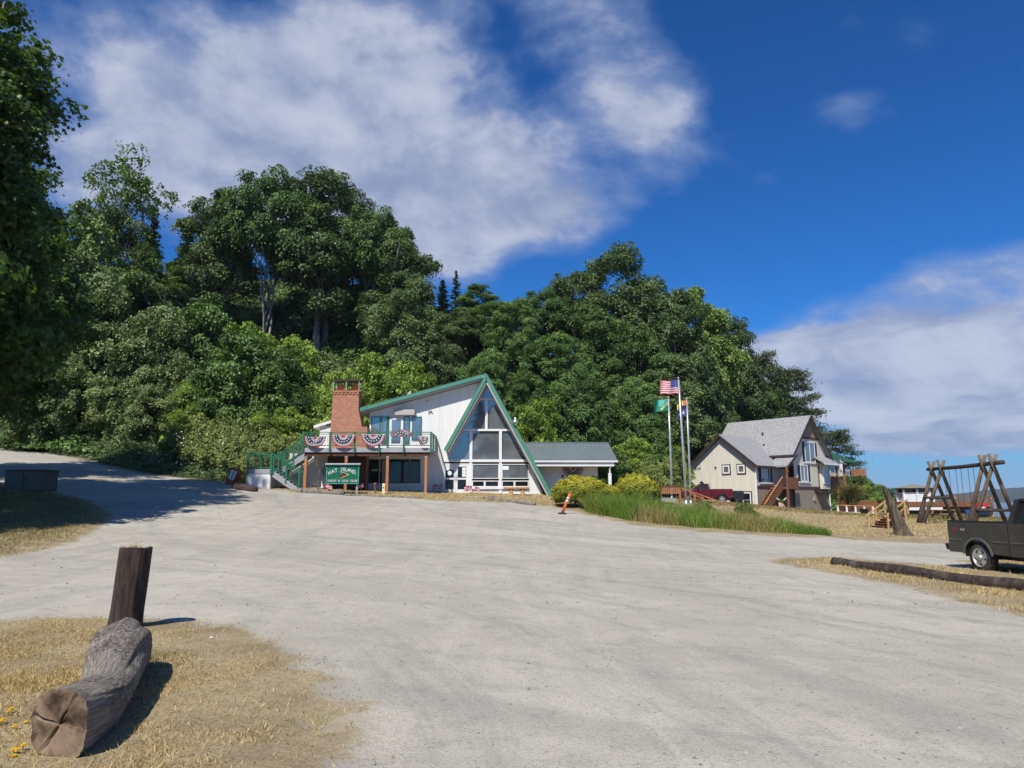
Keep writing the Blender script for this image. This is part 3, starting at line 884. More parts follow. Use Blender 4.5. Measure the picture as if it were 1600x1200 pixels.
MB().prism([a, b, b - Vector((0, 0, 0.24)), a - Vector((0, 0, 0.24))], (0, 0.075, 0)).build('fascia', 'green_trim', rW)
MB().prism([a + Vector((0, 0, 0.005)), b + Vector((0, 0, 0.005)), b + Vector((0, 0, 0.03)), a + Vector((0, 0, 0.03))], (0, 12.8, 0)).build('metal_sheet', 'green_metal', rW)
d = Vector((1 / slope, 0, -1)).normalized(); n = Vector((d.z, 0, -d.x)); n = n if n.z > 0 else -n
pa = Vector((apex.x + 0.02, yf + 0.3, apex.z)) + n * 0.004; pb = Vector((along(-0.05, 1)[0], yf + 0.3, -0.05)) + n * 0.004
MB().prism([pa, pb, pb + n * 0.02, pa + n * 0.02], (0, 12.5, 0)).build('metal_sheet', 'green_metal', rR)
# floodlight fitted on the right slope, wall lamps, aerial, dish
MB().prism([(apex.x - 0.16, yf - 0.006, apex.z - 0.26), (apex.x + 0.16, yf - 0.006, apex.z - 0.26), (apex.x, yf - 0.006, apex.z + 0.07)], (0, 0.09, 0)).build('peak_plate', 'green_trim', club)
lp = L(805, 662, FE)
lamp = MB().lathe([(0.10, 0.0), (0.19, 0.04), (0.20, 0.14), (0.13, 0.22), (0.06, 0.30), (0.05, 0.42), (0.02, 0.44)], 14).build('roof_lamp', 'galvanised', club, True, loc=(lp.x, lp.y - 0.12, lp.z))
for px, py in ((668, 627), (672, 642)):
    q = L(px, py)
    fl = MB().box(-0.10, -0.10, -0.03, 0.12, 0.0, 0.03).build('wall_lamp', 'grey_paint', club, loc=q)
    for s in (-1, 1):
        MB().tube([(s * 0.07, -0.06, 0.0), (s * 0.13, -0.14, -0.04)], [0.03, 0.055], 8).build('lamp_head', 'white_paint', fl)
q = L(635, 645)
ac = MB().box(-0.78, -0.32, -0.20, 0.62, 0.0, 0.20).build('awning_case', 'soffit_grey', club, loc=q, bevel=0.02)
MB().box(-0.802, -0.30, -0.18, -0.783, -0.02, 0.18).build('end_cap', 'brown_trim', ac)
q = L(639, 620, 51.5)
dish = MB().tube([(0, 0, -0.25), (0.05, 0, 0.15), (0.02, -0.1, 0.3)], 0.025, 6).build('satellite_dish', 'galvanised', club, loc=(q.x, q.y, q.z - 0.25))
dd = MB().lathe([(0.02, 0.0), (0.14, 0.015), (0.25, 0.06), (0.27, 0.065), (0.24, 0.05), (0.02, -0.012)], 18).build('dish', 'soffit_grey', dish, True, loc=(0.02, -0.1, 0.32))
dd.rotation_euler = (R(65), 0, R(-50)); dd.scale = (1.0, 1.35, 1)
MB().tube([(0.0, -0.1, 0.1), (-0.35, -0.3, 0.2)], 0.015, 5).build('feed_arm', 'galvanised', dish)
q = L(731, 598, 52)
an = MB().tube([(0, 0, -0.8), (0, 0, 0.25)], 0.03, 6).build('aerial_mast', 'galvanised', club, loc=(q.x, q.y, q.z))
sp_ = MB().tube([(-0.7, 0.0, 0.14), (0.8, 0.3, 0.0)], 0.018, 5)
for k in range(6):
    t_ = k / 5; c = Vector((-0.7 + 1.5 * t_, 0.3 * t_, 0.14 - 0.14 * t_)); l_ = 0.6 - 0.35 * t_
    sp_.tube([c + Vector((-0.2 * l_, -l_ * 0.5, l_ * 0.6)), c + Vector((0.2 * l_, l_ * 0.5, -l_ * 0.6))], 0.012, 4)
sp_.build('aerial', 'galvanised', an)

# ---- wing windows: upper group behind the deck, lower group under it
uz0, uz1 = L(620, 693).z, L(620, 651).z
for a_, b_, m_ in ((580, 594.5, 'glass_blue'), (596, 605, 'glass_blue'), (631, 640, 'glass_blue'), (644, 658.5, 'glass_blue')):
    window(club, L(a_, 670).x, L(b_, 670).x, uz0 + (0.25 if b_ > 650 else 0), uz1, -0.003, fr='green_rail', pane=m_, w=0.05)
MB().box(L(605, 670).x, -0.07, uz0 - 0.6, L(608.5, 670).x, 0, uz1).build('door_post', 'green_rail', club)
dr = MB(); xa, xb = L(608.5, 670).x, L(630, 670).x; z0_, z1_ = L(620, 699).z, L(620, 653).z
dr.box(xa, -0.06, z0_, xa + 0.16, 0, z1_).box(xb - 0.16, -0.06, z0_, xb, 0, z1_).box(xa + 0.16, -0.06, z1_ - 0.14, xb - 0.16, 0, z1_).box(xa + 0.16, -0.06, z0_, xb - 0.16, 0, z0_ + 0.25)
do = dr.build('door', 'white_paint', club)
MB().box(xa + 0.16, -0.04, z0_ + 0.25, xb - 0.16, -0.02, z1_ - 0.14).build('pane', 'glass_blue', do)
MB().tube([(xa + 0.08, -0.1, z0_ + 1.0), (xa + 0.08, -0.1, z0_ + 1.2)], 0.015, 6).build('handle', 'black_plastic', do)
lz0, lz1 = L(620, 755).z, L(620, 718).z
for a_, b_ in ((575.5, 592), (594, 639), (640.5, 656.5)):
    xa, xb = max(L(a_, 740).x, wl + 0.03), L(b_, 740).x
    window(club, xa, xb, lz0, lz1, -0.003, fr='shutter_black', pane='glass_dark', w=0.05, mull=((L(606, 740).x, L(629, 740).x) if b_ == 639 else ()))
xa = L(597, 740).x
MB().box(xa, -0.044, lz0 + 0.05, xa + 0.42, -0.038, lz1 - 0.05).build('curtain', 'curtain', club)

# ---- chimney and the walls under the deck
cy0, cy1 = -0.9, 0.1
cxl, cxr = L(519, 640, FY - 0.9).x, L(560.5, 640, FY - 0.9).x
ct = L(540, 613, FY - 0.9).z; cs = L(540, 668, FY - 0.9).z; dk = L(540, 699, FY - 0.9).z
ch = MB().prism([(cxl - 0.06, cy0, -0.6), (wl - 0.003, cy0, -0.6), (wl - 0.003, cy0, cs + 0.05), (cxr + 0.26, cy0, cs + 0.05), (cxr - 0.02, cy0, cs + 1.3), (cxr - 0.02, cy0, ct), (cxl + 0.03, cy0, ct), (cxl - 0.06, cy0, cs)], (0, cy1 - cy0, 0)).build('chimney', 'brick', club)
for k in range(7):
    xk = cxl + (cxr - cxl) * (k + 0.5) / 7
    MB().box(xk - 0.08, cy0 - 0.05, ct - 0.14, xk + 0.08, cy0 - 0.002, ct - 0.02).build('corbel_brick', 'brick', ch)
MB().box(cxl - 0.03, cy0 - 0.06, ct, cxr + 0.03, cy1 + 0.06, ct + 0.12).build('chimney_crown', 'brick', ch)
for xk, w_, h_ in ((cxl + 0.42, 0.24, 0.46), (cxr - 0.36, 0.19, 0.46), ((cxl + cxr) / 2, 0.14, 0.16)):
    MB().lathe([(w_ * 0.92, 0), (w_, h_ * 0.8), (w_ * 1.06, h_ * 0.82), (w_ * 1.06, h_), (w_ * 0.8, h_), (w_ * 0.8, h_ - 0.1)], 14).build('chimney_pot', 'terracotta', ch, True, loc=(xk, -0.45, ct + 0.12))
cp = MB().box(cxl - 0.03, cy0 - 0.06, L(540, 595, FY - 0.9).z, cxr + 0.03, cy1 + 0.06, L(540, 593, FY - 0.9).z).build('chimney_cap', 'brown_trim', ch)
for xk, yk in ((cxl + 0.03, cy0), (cxr - 0.03, cy0), (cxl + 0.03, cy1), (cxr - 0.03, cy1), ((cxl + cxr) / 2, cy0)):
    MB().box(xk - 0.025, yk - 0.025, ct + 0.12, xk + 0.025, yk + 0.025, L(540, 595, FY - 0.9).z).build('cap_post', 'grey_paint', cp)
uz = L(540, 709, FY).z
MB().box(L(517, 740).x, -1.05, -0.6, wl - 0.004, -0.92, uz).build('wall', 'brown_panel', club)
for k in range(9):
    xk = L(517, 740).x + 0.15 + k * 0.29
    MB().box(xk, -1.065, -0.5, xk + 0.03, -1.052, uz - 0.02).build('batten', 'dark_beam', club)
MB().box(L(456, 740).x, -0.75, -0.6, L(517, 740).x - 0.004, 6.5, uz).build('wall', 'white_siding', club)
window(club, L(506, 740).x, L(513, 740).x, L(510, 747).z, L(510, 725).z, -0.753, pane='glass_blue', mull=())
# low roof end beside the chimney
q = L(505, 668, 53)
MB().prism([(q.x - 0.3, 1.5, q.z), (q.x + 1.0, 1.5, q.z + 0.4), (q.x + 1.0, 1.5, q.z + 0.2), (q.x - 0.3, 1.5, q.z - 0.2)], (0, 5, 0)).build('roof', 'white_paint', club)
MB().box(q.x + 0.1, 1.7, uz, q.x + 0.95, 6.4, q.z).build('wall', 'white_siding', club)

# ---- deck
DY = 46.6 - FY                               # deck front in clubhouse frame
def D(px, py): return L(px, py, 46.6)
dx0, dx1 = D(473, 700).x, D(674, 700).x
dzt, dzb, dzbeam = D(560, 700).z, D(560, 706.5).z, D(560, 712.5).z
dk_o = MB().box(dx0, DY + 0.05, dzt - 0.06, dx1, -0.08, dzt).build('deck', 'grey_paint', club)
MB().box(dx0, DY, dzb, dx1, DY + 0.047, dzt + 0.01).build('deck_fascia', 'grey_paint', dk_o)
MB().box(dx1 - 0.04, DY + 0.05, dzb, dx1, -0.1, dzt - 0.063).build('deck_fascia', 'grey_paint', dk_o)
MB().box(dx0 + 0.1, DY + 0.10, dzbeam, dx1 - 0.1, DY + 0.26, dzb + 0.12).build('beam', 'dark_beam', dk_o)
for k in range(16):
    xk = dx0 + 0.15 + k * (dx1 - dx0 - 0.3) / 15
    MB().box(xk - 0.025, DY + 0.27, dzb + 0.02, xk + 0.025, -1.08, dzt - 0.065).build('joist', 'dark_beam', dk_o)
gl = lambda x: gz(OX + x, OY + DY + 0.18) - OZ
for px in (476, 539.5, 604.5, 665):
    x = D(px, 740).x
    po = MB().box(x - 0.085, DY + 0.10, gl(x) + 0.12, x + 0.085, DY + 0.27, dzbeam - 0.003).build('deck_post', 'cedar', dk_o)
    MB().box(x - 0.10, DY + 0.085, dzbeam - 0.10, x + 0.10, DY + 0.285, dzbeam - 0.004).build('bracket', 'galvanised', po)
    MB().box(x - 0.12, DY + 0.06, gl(x) - 0.3, x + 0.12, DY + 0.31, gl(x) + 0.117).build('footing', 'concrete', po)

def railing(parent, p0, p1, zb, zt, posts, wire=True, post_low=0.18, wth=0.10):
    """guard rail between two floor points: posts at fractions, top and bottom rails, wire infill"""
    p0, p1 = Vector(p0), Vector(p1)
    r = MB().bar(p0 + Vector((0, 0, zt)), p1 + Vector((0, 0, zt)), 0.09, 0.05).build('rail', 'green_rail', parent)
    MB().bar(p0 + Vector((0, 0, zb)), p1 + Vector((0, 0, zb)), 0.05, 0.05).build('rail', 'green_rail', parent)
    MB().bar(p0 + Vector((0, 0, zt - 0.12)), p1 + Vector((0, 0, zt - 0.12)), 0.04, 0.04).build('rail', 'green_rail', parent)
    for f in posts:
        c = p0.lerp(p1, f)
        MB().box(c.x - wth / 2, c.y - wth / 2, c.z - post_low, c.x + wth / 2, c.y + wth / 2, c.z + zt + 0.02).build('rail_post', 'green_rail', parent)
    if wire:
        g = MB(); n = max(2, int((p1 - p0).length / 0.16))
        for k in range(1, n):
            c = p0.lerp(p1, k / n); g.bar(c + Vector((0, 0, zb)), c + Vector((0, 0, zt - 0.12)), 0.008, 0.008)
        for k in range(1, 5):
            z = zb + (zt - 0.12 - zb) * k / 5
            g.bar(p0 + Vector((0, 0, z)), p1 + Vector((0, 0, z)), 0.008, 0.008)
        g.build('wire_mesh', 'wire', parent)
dzr = D(560, 675.5).z - dzt
fr = [(D(px, 690).x - dx0) / (dx1 - dx0) for px in (474, 516, 554.5, 593, 631.5, 673.5)]
railing(dk_o, (dx0, DY - 0.05, dzt), (dx1, DY - 0.05, dzt), 0.16, dzr, fr, True, 0.32, 0.12)
railing(dk_o, (dx1 - 0.05, DY, dzt), (dx1 - 0.05, -0.15, dzt), 0.16, dzr, (0.5, 1.0), True)
railing(dk_o, (dx0 + 0.05, DY + 1.5, dzt), (dx0 + 0.05, -0.95, dzt), 0.16, dzr, (0.0, 1.0), True)

# ---- landing and the two flights of the stair
lx0, lx1 = D(386, 735).x, D(424, 735).x
lz = D(400, 733).z; ly0, ly1 = DY + 0.0, DY + 2.4
st_o = MB().box(lx0, ly0, lz - 0.30, lx1 + 0.05, ly1, lz).build('stair_landing', 'grey_paint', club)
gL = min(gz(OX + lx0, OY + ly0), gz(OX + lx1, OY + ly0)) - OZ - 0.3
MB().box(lx0 + 0.06, ly0 + 0.03, gL, lx1 - 0.08, ly1 - 0.05, lz - 0.303).build('skirt', 'white_siding', st_o)
MB().box(lx0 - 0.02, ly0 + 0.01, gL, lx0 + 0.057, ly0 + 0.10, lz - 0.303).build('corner_board', 'grey_paint', st_o)
MB().box(lx1 - 0.077, ly0 + 0.01, gL, lx1 - 0.01, ly0 + 0.10, lz - 0.303).build('corner_board', 'grey_paint', st_o)
rh = D(400, 707).z - lz
railing(st_o, (lx0 + 0.05, ly0 - 0.03, lz), (lx1, ly0 - 0.03, lz), 0.12, rh, (0.0, 1.0), True, 0.32, 0.12)
railing(st_o, (lx0 + 0.05, ly0 + 0.1, lz), (lx0 + 0.05, ly1, lz), 0.12, rh, (0.5, 1.0), True)
railing(st_o, (lx0 + 0.05, ly1 - 0.05, lz), (lx1, ly1 - 0.05, lz), 0.12, rh, (0.5, 1.0), True)
def flight(p0, p1, y0, y1, n, rails):
    """stair flight between two xz points, treads spanning y0..y1"""
    fo = MB().prism([(p0[0], y0, p0[1]), (p1[0], y0, p1[1]), (p1[0], y0, p1[1] - 0.42), (p0[0], y0, p0[1] - 0.42)], (0, 0.05, 0)).build('stair_stringer', 'grey_paint', st_o)
    MB().prism([(p0[0], y1, p0[1]), (p1[0], y1, p1[1]), (p1[0], y1, p1[1] - 0.42), (p0[0], y1, p0[1] - 0.42)], (0, -0.05, 0)).build('stair_stringer', 'grey_paint', st_o)
    me = None
    for k in range(n):
        t_ = (k + 0.5) / n; x = p0[0] + (p1[0] - p0[0]) * t_; z = p0[1] + (p1[1] - p0[1]) * t_
        if me is None:
            me = MB().box(-0.15, y0 + 0.06, -0.05, 0.15, y1 - 0.06, 0.0).mesh('tread', 'grey_paint')
        link('tread', me, fo, 0, (x, 0, z))
    for yr in rails:
        railing(st_o, (p0[0], yr, p0[1]), (p1[0], yr, p1[1]), 0.18, rh, (0.04, 0.5, 0.97), True, 0.25)
sb = D(468, 768)
flight((lx1 + 0.05, lz - 0.05), (sb.x, gl(sb.x) + 0.08), ly0 + 0.0, ly0 + 1.05, 8, (ly0 + 0.02, ly0 + 1.0))
flight((lx1 + 0.05, lz + 0.02), (dx0, dzt - 0.1), ly0 + 1.25, ly0 + 2.3, 8, (ly0 + 1.27, ly0 + 2.25))

# ---- right wing with the seamed metal roof
WY = 54.0
def W(px, py, Y=WY): return L(px, py, Y)
wx0, wx1 = L(836, 740, WY).x, W(934, 740).x
ev = W(900, 719.5, 52.6); rg = W(900, 692, 57.5)
gw = gz(OX + wx1, WY) - OZ
MB().box(wx0, WY - FY, gw - 1.2, wx1, WY - FY + 0.15, ev.z - 0.25).build('wall', 'white_siding', club)
MB().box(wx1 - 0.15, WY - FY + 0.153, gw - 1.2, wx1, 10.9, ev.z - 0.25).build('wall', 'white_siding', club)
MB().prism([(wx1 - 0.05, WY - FY, ev.z - 0.248), (wx1 - 0.05, 10.9, ev.z - 0.248), (wx1 - 0.05, (rg.y), rg.z - 0.25)], (-0.1, 0, 0)).build('wall', 'white_siding', club)
rx0, rx1 = W(815, 720, 52.6).x, W(965, 720, 52.6).x
yb = 2 * rg.y - ev.y
rw = MB().prism([(rx0, ev.y, ev.z), (rx0, rg.y, rg.z), (rx0, rg.y, rg.z - 0.12), (rx0, ev.y, ev.z - 0.12)], (rx1 - rx0, 0, 0)).build('roof', 'wing_metal', club)
MB().prism([(rx0, yb, ev.z), (rx0, rg.y + 0.004, rg.z), (rx0, rg.y + 0.004, rg.z - 0.12), (rx0, yb, ev.z - 0.12)], (rx1 - rx0, 0, 0)).build('roof', 'wing_metal', club)
me = MB().prism([(-0.022, ev.y - 0.01, ev.z), (0.022, ev.y - 0.01, ev.z), (0.012, ev.y - 0.01, ev.z + 0.045), (-0.012, ev.y - 0.01, ev.z + 0.045)], (0, rg.y - ev.y, rg.z - ev.z)).mesh('roof_seam', 'wing_metal')
k = rx0 + 0.1
while k < rx1:
    link('roof_seam', me, rw, 0, (k, 0, 0.002)); k += 0.305
MB().box(rx0, rg.y - 0.15, rg.z - 0.01, rx1 + 0.01, rg.y + 0.15, rg.z + 0.05).build('ridge_cap', 'wing_metal', rw)
MB().box(rx0 + 0.5, ev.y - 0.12, ev.z - 0.13, rx1 + 0.01, ev.y - 0.012, ev.z - 0.01).build('gutter', 'white_paint', rw)
MB().box(rx0 + 0.5, ev.y + 0.0, ev.z - 0.42, rx1 - 0.25, ev.y + 0.06, ev.z - 0.125).build('eave_board', 'white_paint', rw)
MB().box(rx0 + 0.5, ev.y + 0.063, ev.z - 0.42, rx1 - 0.25, WY - FY, ev.z - 0.36).build('soffit', 'soffit_grey', rw)
pp = W(954, 740, 52.75)
MB().tube([(pp.x + 0.12, pp.y - 0.18, ev.z - 0.12), (pp.x + 0.08, pp.y - 0.12, ev.z - 0.35), (pp.x - 0.06, pp.y, ev.z - 0.6), (pp.x - 0.06, pp.y, ev.z - 1.0)], 0.045, 8).build('downspout', 'white_paint', rw)
MB().box(pp.x - 0.16, pp.y, gw - 1.2, pp.x + 0.06, pp.y + 0.2, ev.z - 0.92).build('porch_post', 'white_paint', rw)
MB().box(pp.x - 0.06, pp.y + 0.02, ev.z - 0.92, pp.x + 0.02, pp.y + 0.18, ev.z - 0.36).build('post_neck', 'soffit_grey', rw)
q = W(890, 729)
MB().lathe([(0.03, 0), (0.07, -0.05), (0.05, -0.1)], 10).build('porch_lamp', 'yellow_paint', rw, loc=(q.x, 3.2, ev.z - 0.42))
q = W(879, 744)
sg = MB().box(-0.16, -0.03, -0.2, 0.16, 0, 0.2).build('wall_plaque', 'white_paint', club, loc=(q.x, WY - FY - 0.003, q.z))
MB().box(-0.09, -0.036, -0.1, 0.09, -0.031, 0.1).build('plaque_print', 'ink_black', sg)
# entrance walk
h0, h1 = hit(697, 772), hit(746, 783)
wk = MB(); zz = max(gz(-4.6, 49.5), gz(-2.6, 49.5)) + 0.05
wk.prism([(OX + jl, 49.85, OZ - 0.03), (OX + p1 + 0.1, 49.85, OZ - 0.03), (at(746, 783, 45.4).x, 45.4, gz(-2.2, 45.4) + 0.04), (at(697, 783, 45.4).x, 45.4, gz(-4.2, 45.4) + 0.04)], (0, 0, -0.15))
tag(wk.build('path', 'concrete'), None, kind='structure')
# ------------------------------------------------------------------ things round the clubhouse
def bunting(loc, wd, ht, label, rot=0.0, tiltx=0.0, crumple=0.0, seed=1, group='patriotic bunting fans'):
    """pleated half-disc fan in rings: red heart, white, navy with stars, white, red hem"""
    rng = random.Random(seed)
    o = thing('bunting', label, 'bunting', loc, 0, group)
    o.rotation_euler = (tiltx, rot, 0)
    rings = [0.0, 0.20, 0.42, 0.74, 0.92, 1.0]; cols = ['cloth_red', 'cloth_grey', 'cloth_navy', 'cloth_grey', 'cloth_red']
    n = 40
    def pt(r, k):
        a = math.pi * k / n
        c = crumple * math.sin(3.1 * a + 5 * r + seed)
        return (-math.cos(a) * r * wd / 2, -0.03 - 0.05 * r * (1 if k % 2 else 0) - 0.05 * r + 0.1 * c * r, -math.sin(a) * r * ht * (1 + 0.25 * c) + 0.18 * crumple * math.sin(a * 2.0 + seed) * r * ht)
    for q in range(5):
        b = MB(); sub = 2
        for s in range(sub):
            ra = rings[q] + (rings[q + 1] - rings[q]) * s / sub; rb = rings[q] + (rings[q + 1] - rings[q]) * (s + 1) / sub
            for k in range(n):
                b.poly([pt(ra, k), pt(ra, k + 1), pt(rb, k + 1), pt(rb, k)] if ra > 0 else [pt(ra, k), pt(rb, k + 1), pt(rb, k)])
        po = b.build(('heart', 'inner_band', 'star_band', 'outer_band', 'hem')[q], cols[q], o)
        if q == 2:
            for k in range(2, n - 1, 5):
                x, y, z = pt(0.58, k + 0.5); st = []
                for j in range(10):
                    rr = 0.07 if j % 2 == 0 else 0.03
                    st.append((x + rr * math.sin(j * math.pi / 5), y - 0.045, z + rr * math.cos(j * math.pi / 5)))
                MB().prism(st, (0, 0.004, 0)).build('star', 'cloth_white', po)
    MB().box(-wd / 2, -0.02, -0.02, wd / 2, 0.0, 0.02).build('header_tape', 'cloth_white', o)
    return o
YB = 46.6 - 0.11
def bun(px, py, wpx, hpx, Y, label, **kw):
    p = at(px, py, Y); s = Y / F_PX
    return bunting(p, wpx * s * 0.93, hpx * s * 0.9, label, **kw)
bun(493, 683, 37, 17, YB, 'crumpled bunting fan on deck rail beside the stair top', crumple=0.5, seed=2)
bun(537, 680, 40, 21, YB, 'bunting fan hung on deck rail in front of the brick chimney', crumple=0.12, seed=3)
bun(583.5, 679, 40, 21, YB, 'bunting fan on deck rail below the first upper window', crumple=0.12, seed=4)
bun(628, 682, 38, 12, YB, 'bunting fan flipped up in an arch before the upper door', rot=math.pi, crumple=0.35, seed=5)
bun(661.5, 682, 17, 17, YB, 'narrow twisted bunting at the deck corner', crumple=0.6, seed=6)
bun(895, 731, 34, 17, 53.97, 'bunting fan on white wall of the low wing under metal roof', crumple=0.0, seed=7)

# name board
SY = 45.2
sp0 = at(535.5, 741, SY)
zg = gz(sp0.x, SY)
sgn = thing('name_board', 'green HAT ISLAND yacht and golf club board on two posts', 'sign', (sp0.x, SY, zg))
s = SY / F_PX; bw, bh = 49 * s / 2, 28 * s / 2; bz = sp0.z - zg
bd = MB().box(-bw, -0.04, bz - bh, bw, 0.04, bz + bh).build('board', 'sign_green', sgn)
for q in ((-bw - 0.03, bz - bh - 0.03, -bw, bz + bh + 0.03), (bw, bz - bh - 0.03, bw + 0.03, bz + bh + 0.03), (-bw, bz - bh - 0.03, bw, bz - bh), (-bw, bz + bh, bw, bz + bh + 0.03)):
    MB().box(q[0], -0.055, q[1], q[2], 0.05, q[3]).build('frame_strip', 'cloth_teal', sgn)
MB().prism([(-bw - 0.12, -0.17, bz + bh + 0.033), (-bw - 0.12, 0.17, bz + bh + 0.033), (-bw - 0.12, 0.0, bz + bh + 0.12)], (2 * bw + 0.24, 0, 0)).build('board_roof', 'grey_paint', sgn)
for x in (-bw + 0.07, bw - 0.09):
    MB().box(x - 0.05, 0.052, -0.3, x + 0.05, 0.15, bz + bh).build('post', 'grey_paint', sgn)
word = 'HAT  ISLAND.'
xs_ = [-0.80, -0.60, -0.41, None, None, -0.08, 0.06, 0.20, 0.36, 0.53, 0.70, 0.82]
for chx, xx in zip(word, xs_):
    if xx is None: continue
    x_ = xx * bw * 0.98; a_ = -x_ / bw * 0.50
    letters(chx, 0.31, 'cloth_white', bd, (x_, -0.043, bz + 0.20 - 0.34 * (x_ / bw) ** 2), (R(90), -a_ if False else 0, 0), 'letter').rotation_euler = (R(90), -a_, 0)
letters('YACHT  &  GOLF  CLUB', 0.185, 'cloth_white', bd, (0, -0.043, bz - bh + 0.10), (R(90), 0, 0)).scale = (0.96, 1, 1)
pe = MB().prism([(-0.17, -0.044, bz + 0.16), (0.40, -0.044, bz - 0.02), (-0.17, -0.044, bz - 0.26)], (0, -0.01, 0)).build('pennant', 'ink_black', bd)
MB().prism([(-0.19, -0.055, bz + 0.19), (-0.15, -0.055, bz + 0.15), (0.36, -0.055, bz - 0.02), (0.44, -0.055, bz - 0.02)], (0, -0.004, 0)).build('pennant_edge', 'cloth_yellow', pe)
MB().prism([(-0.19, -0.055, bz - 0.29), (-0.15, -0.055, bz - 0.25), (0.36, -0.055, bz - 0.02), (0.44, -0.055, bz - 0.02)], (0, -0.004, 0)).build('pennant_edge', 'cloth_yellow', pe)
MB().prism([(-0.16, -0.056, bz + 0.14), (0.02, -0.056, bz + 0.06), (-0.02, -0.056, bz - 0.04), (-0.16, -0.056, bz - 0.02)], (0, -0.003, 0)).build('pennant_field', 'cloth_blue', pe)
MB().prism([(-0.12, -0.056, bz - 0.22), (0.02, -0.056, bz - 0.06), (0.10, -0.056, bz - 0.08)], (0, -0.003, 0)).build('pennant_field', 'cloth_red', pe)

# little stick flags
def stick_flags(px, py, Y, n, label, seed):
    rng = random.Random(seed); p = at(px, py, Y); z = gz(p.x, Y)
    o = thing('stick_flag_cluster', label, 'flags', (p.x, Y, z), 0, 'small stick flags by the clubhouse')
    for k in range(n):
        bx = rng.uniform(-0.25, 0.25) if n > 1 else 0; lean = rng.uniform(-0.25, 0.25); h = 0.62 + rng.uniform(-0.1, 0.1)
        top = Vector((bx + lean, rng.uniform(-.1, .1), h))
        fo = MB().tube([(bx, 0, -0.05), top], 0.008, 5).build('stick', 'raw_wood', o)
        sgn_ = rng.choice((-1, 1))
        b = MB()
        for i in range(6):
            for j in range(5):
                b.cur = (1 if (i < 2 and j >= 3) else (0 if j % 2 == 0 else 2))
                f = lambda u, v: top + Vector((sgn_ * u * 0.32, 0.03 * math.sin(u * 9 + k), -0.28 + v * 0.28 - 0.10 * u))
                b.poly([f(i / 6, j / 5), f((i + 1) / 6, j / 5), f((i + 1) / 6, (j + 1) / 5), f(i / 6, (j + 1) / 5)])
        b.build('flag', ['cloth_red', 'cloth_blue', 'cloth_white'], fo)
stick_flags(508, 770, 45.0, 2, 'small stick flags at the foot of the green name board', 1)
stick_flags(562, 771, 45.6, 1, 'single drooping stick flag beside name board post', 2)
stick_flags(685, 771, 49.2, 2, 'small stick flags by the door jamb against white wall', 3)
stick_flags(740, 774, 48.6, 4, 'bunch of stick flags at the edge of the concrete walk', 4)

# bench of split log under the windows
p = at(807, 771, 49.0)
bn = thing('bench', 'plank bench on two log stumps below the large windows', 'bench', (p.x, 49.0, gz(p.x, 49.0)))
MB().box(-0.90, -0.2, 0.42, 0.90, 0.2, 0.56).build('seat', 'raw_wood', bn, bevel=0.03)
for x in (-0.38, 0.42):
    MB().lathe([(0.20, -0.1), (0.17, 0.12), (0.11, 0.24), (0.16, 0.418)], 12).build('leg', 'raw_wood', bn, True, loc=(x, 0, 0))
# marker posts
p = at(599.5, 765, 46.0)
mk = thing('utility_marker', 'cream plastic utility marker post by the deck footing', 'marker post', (p.x, 46.0, gz(p.x, 46.0)))
MB().box(-0.09, -0.04, -0.2, 0.09, 0.04, 0.72).build('post', 'yellow_paint', mk, bevel=0.015)
MB().box(-0.04, -0.045, 0.40, 0.04, -0.041, 0.48).build('decal', 'ink_black', mk)
p = at(586, 766, 46.2)
mk = thing('garden_spigot', 'rusty garden tap on a pipe stand in front of dark windows', 'tap', (p.x, 46.2, gz(p.x, 46.2)))
MB().box(-0.04, -0.04, -0.2, 0.04, 0.04, 0.60).build('stand', 'stain_wood', mk)
MB().tube([(0, -0.04, 0.60), (0, -0.12, 0.66), (0, -0.2, 0.56)], 0.03, 6).build('spout', 'rust', mk)
MB().lathe([(0.08, 0), (0.09, 0.02), (0.03, 0.07)], 8).build('valve_wheel', 'rust', mk, loc=(0, -0.05, 0.66))

# logs edging the gravel
def edge_log(pa, pb, r, label, mat='driftwood', seed=0, name='edging_log', raise_=0.3):
    rng = random.Random(seed)
    a, b = hit(*pa), hit(*pb); c = (a + b) / 2
    o = []
    n = 14; pts = []; rad = []
    for k in range(n + 1):
        t_ = k / n; q = a.lerp(b, t_); q.z = gz(q.x, q.y) + r * raise_
        pts.append(q - c + Vector((rng.uniform(-1, 1), rng.uniform(-1, 1), rng.uniform(-1, 1))) * r * 0.12)
        rad.append(r * (1 + rng.uniform(-0.12, 0.12)) * (0.8 if k in (0, n) else 1))
    ob = MB().tube(pts, rad, 10).build(name, mat, smooth=True, loc=c)
    return tag(ob, label, 'log')
edge_log((466, 769), (538, 773), 0.22, 'grey weathered log edging gravel in front of the name board', seed=1)
edge_log((540, 774), (660, 779), 0.09, 'thin half-buried pole edging dry grass before the deck', seed=2)
edge_log((366, 763), (398, 768), 0.26, 'dark weathered log at the corner of the stair landing', mat='creosote', seed=3)
edge_log((757, 780), (835, 790), 0.15, 'pale driftwood pole half buried in dry grass by the walk', seed=4)
edge_log((768, 779), (776, 781), 0.16, 'short pale rock-like driftwood chunk by concrete walk', seed=5)

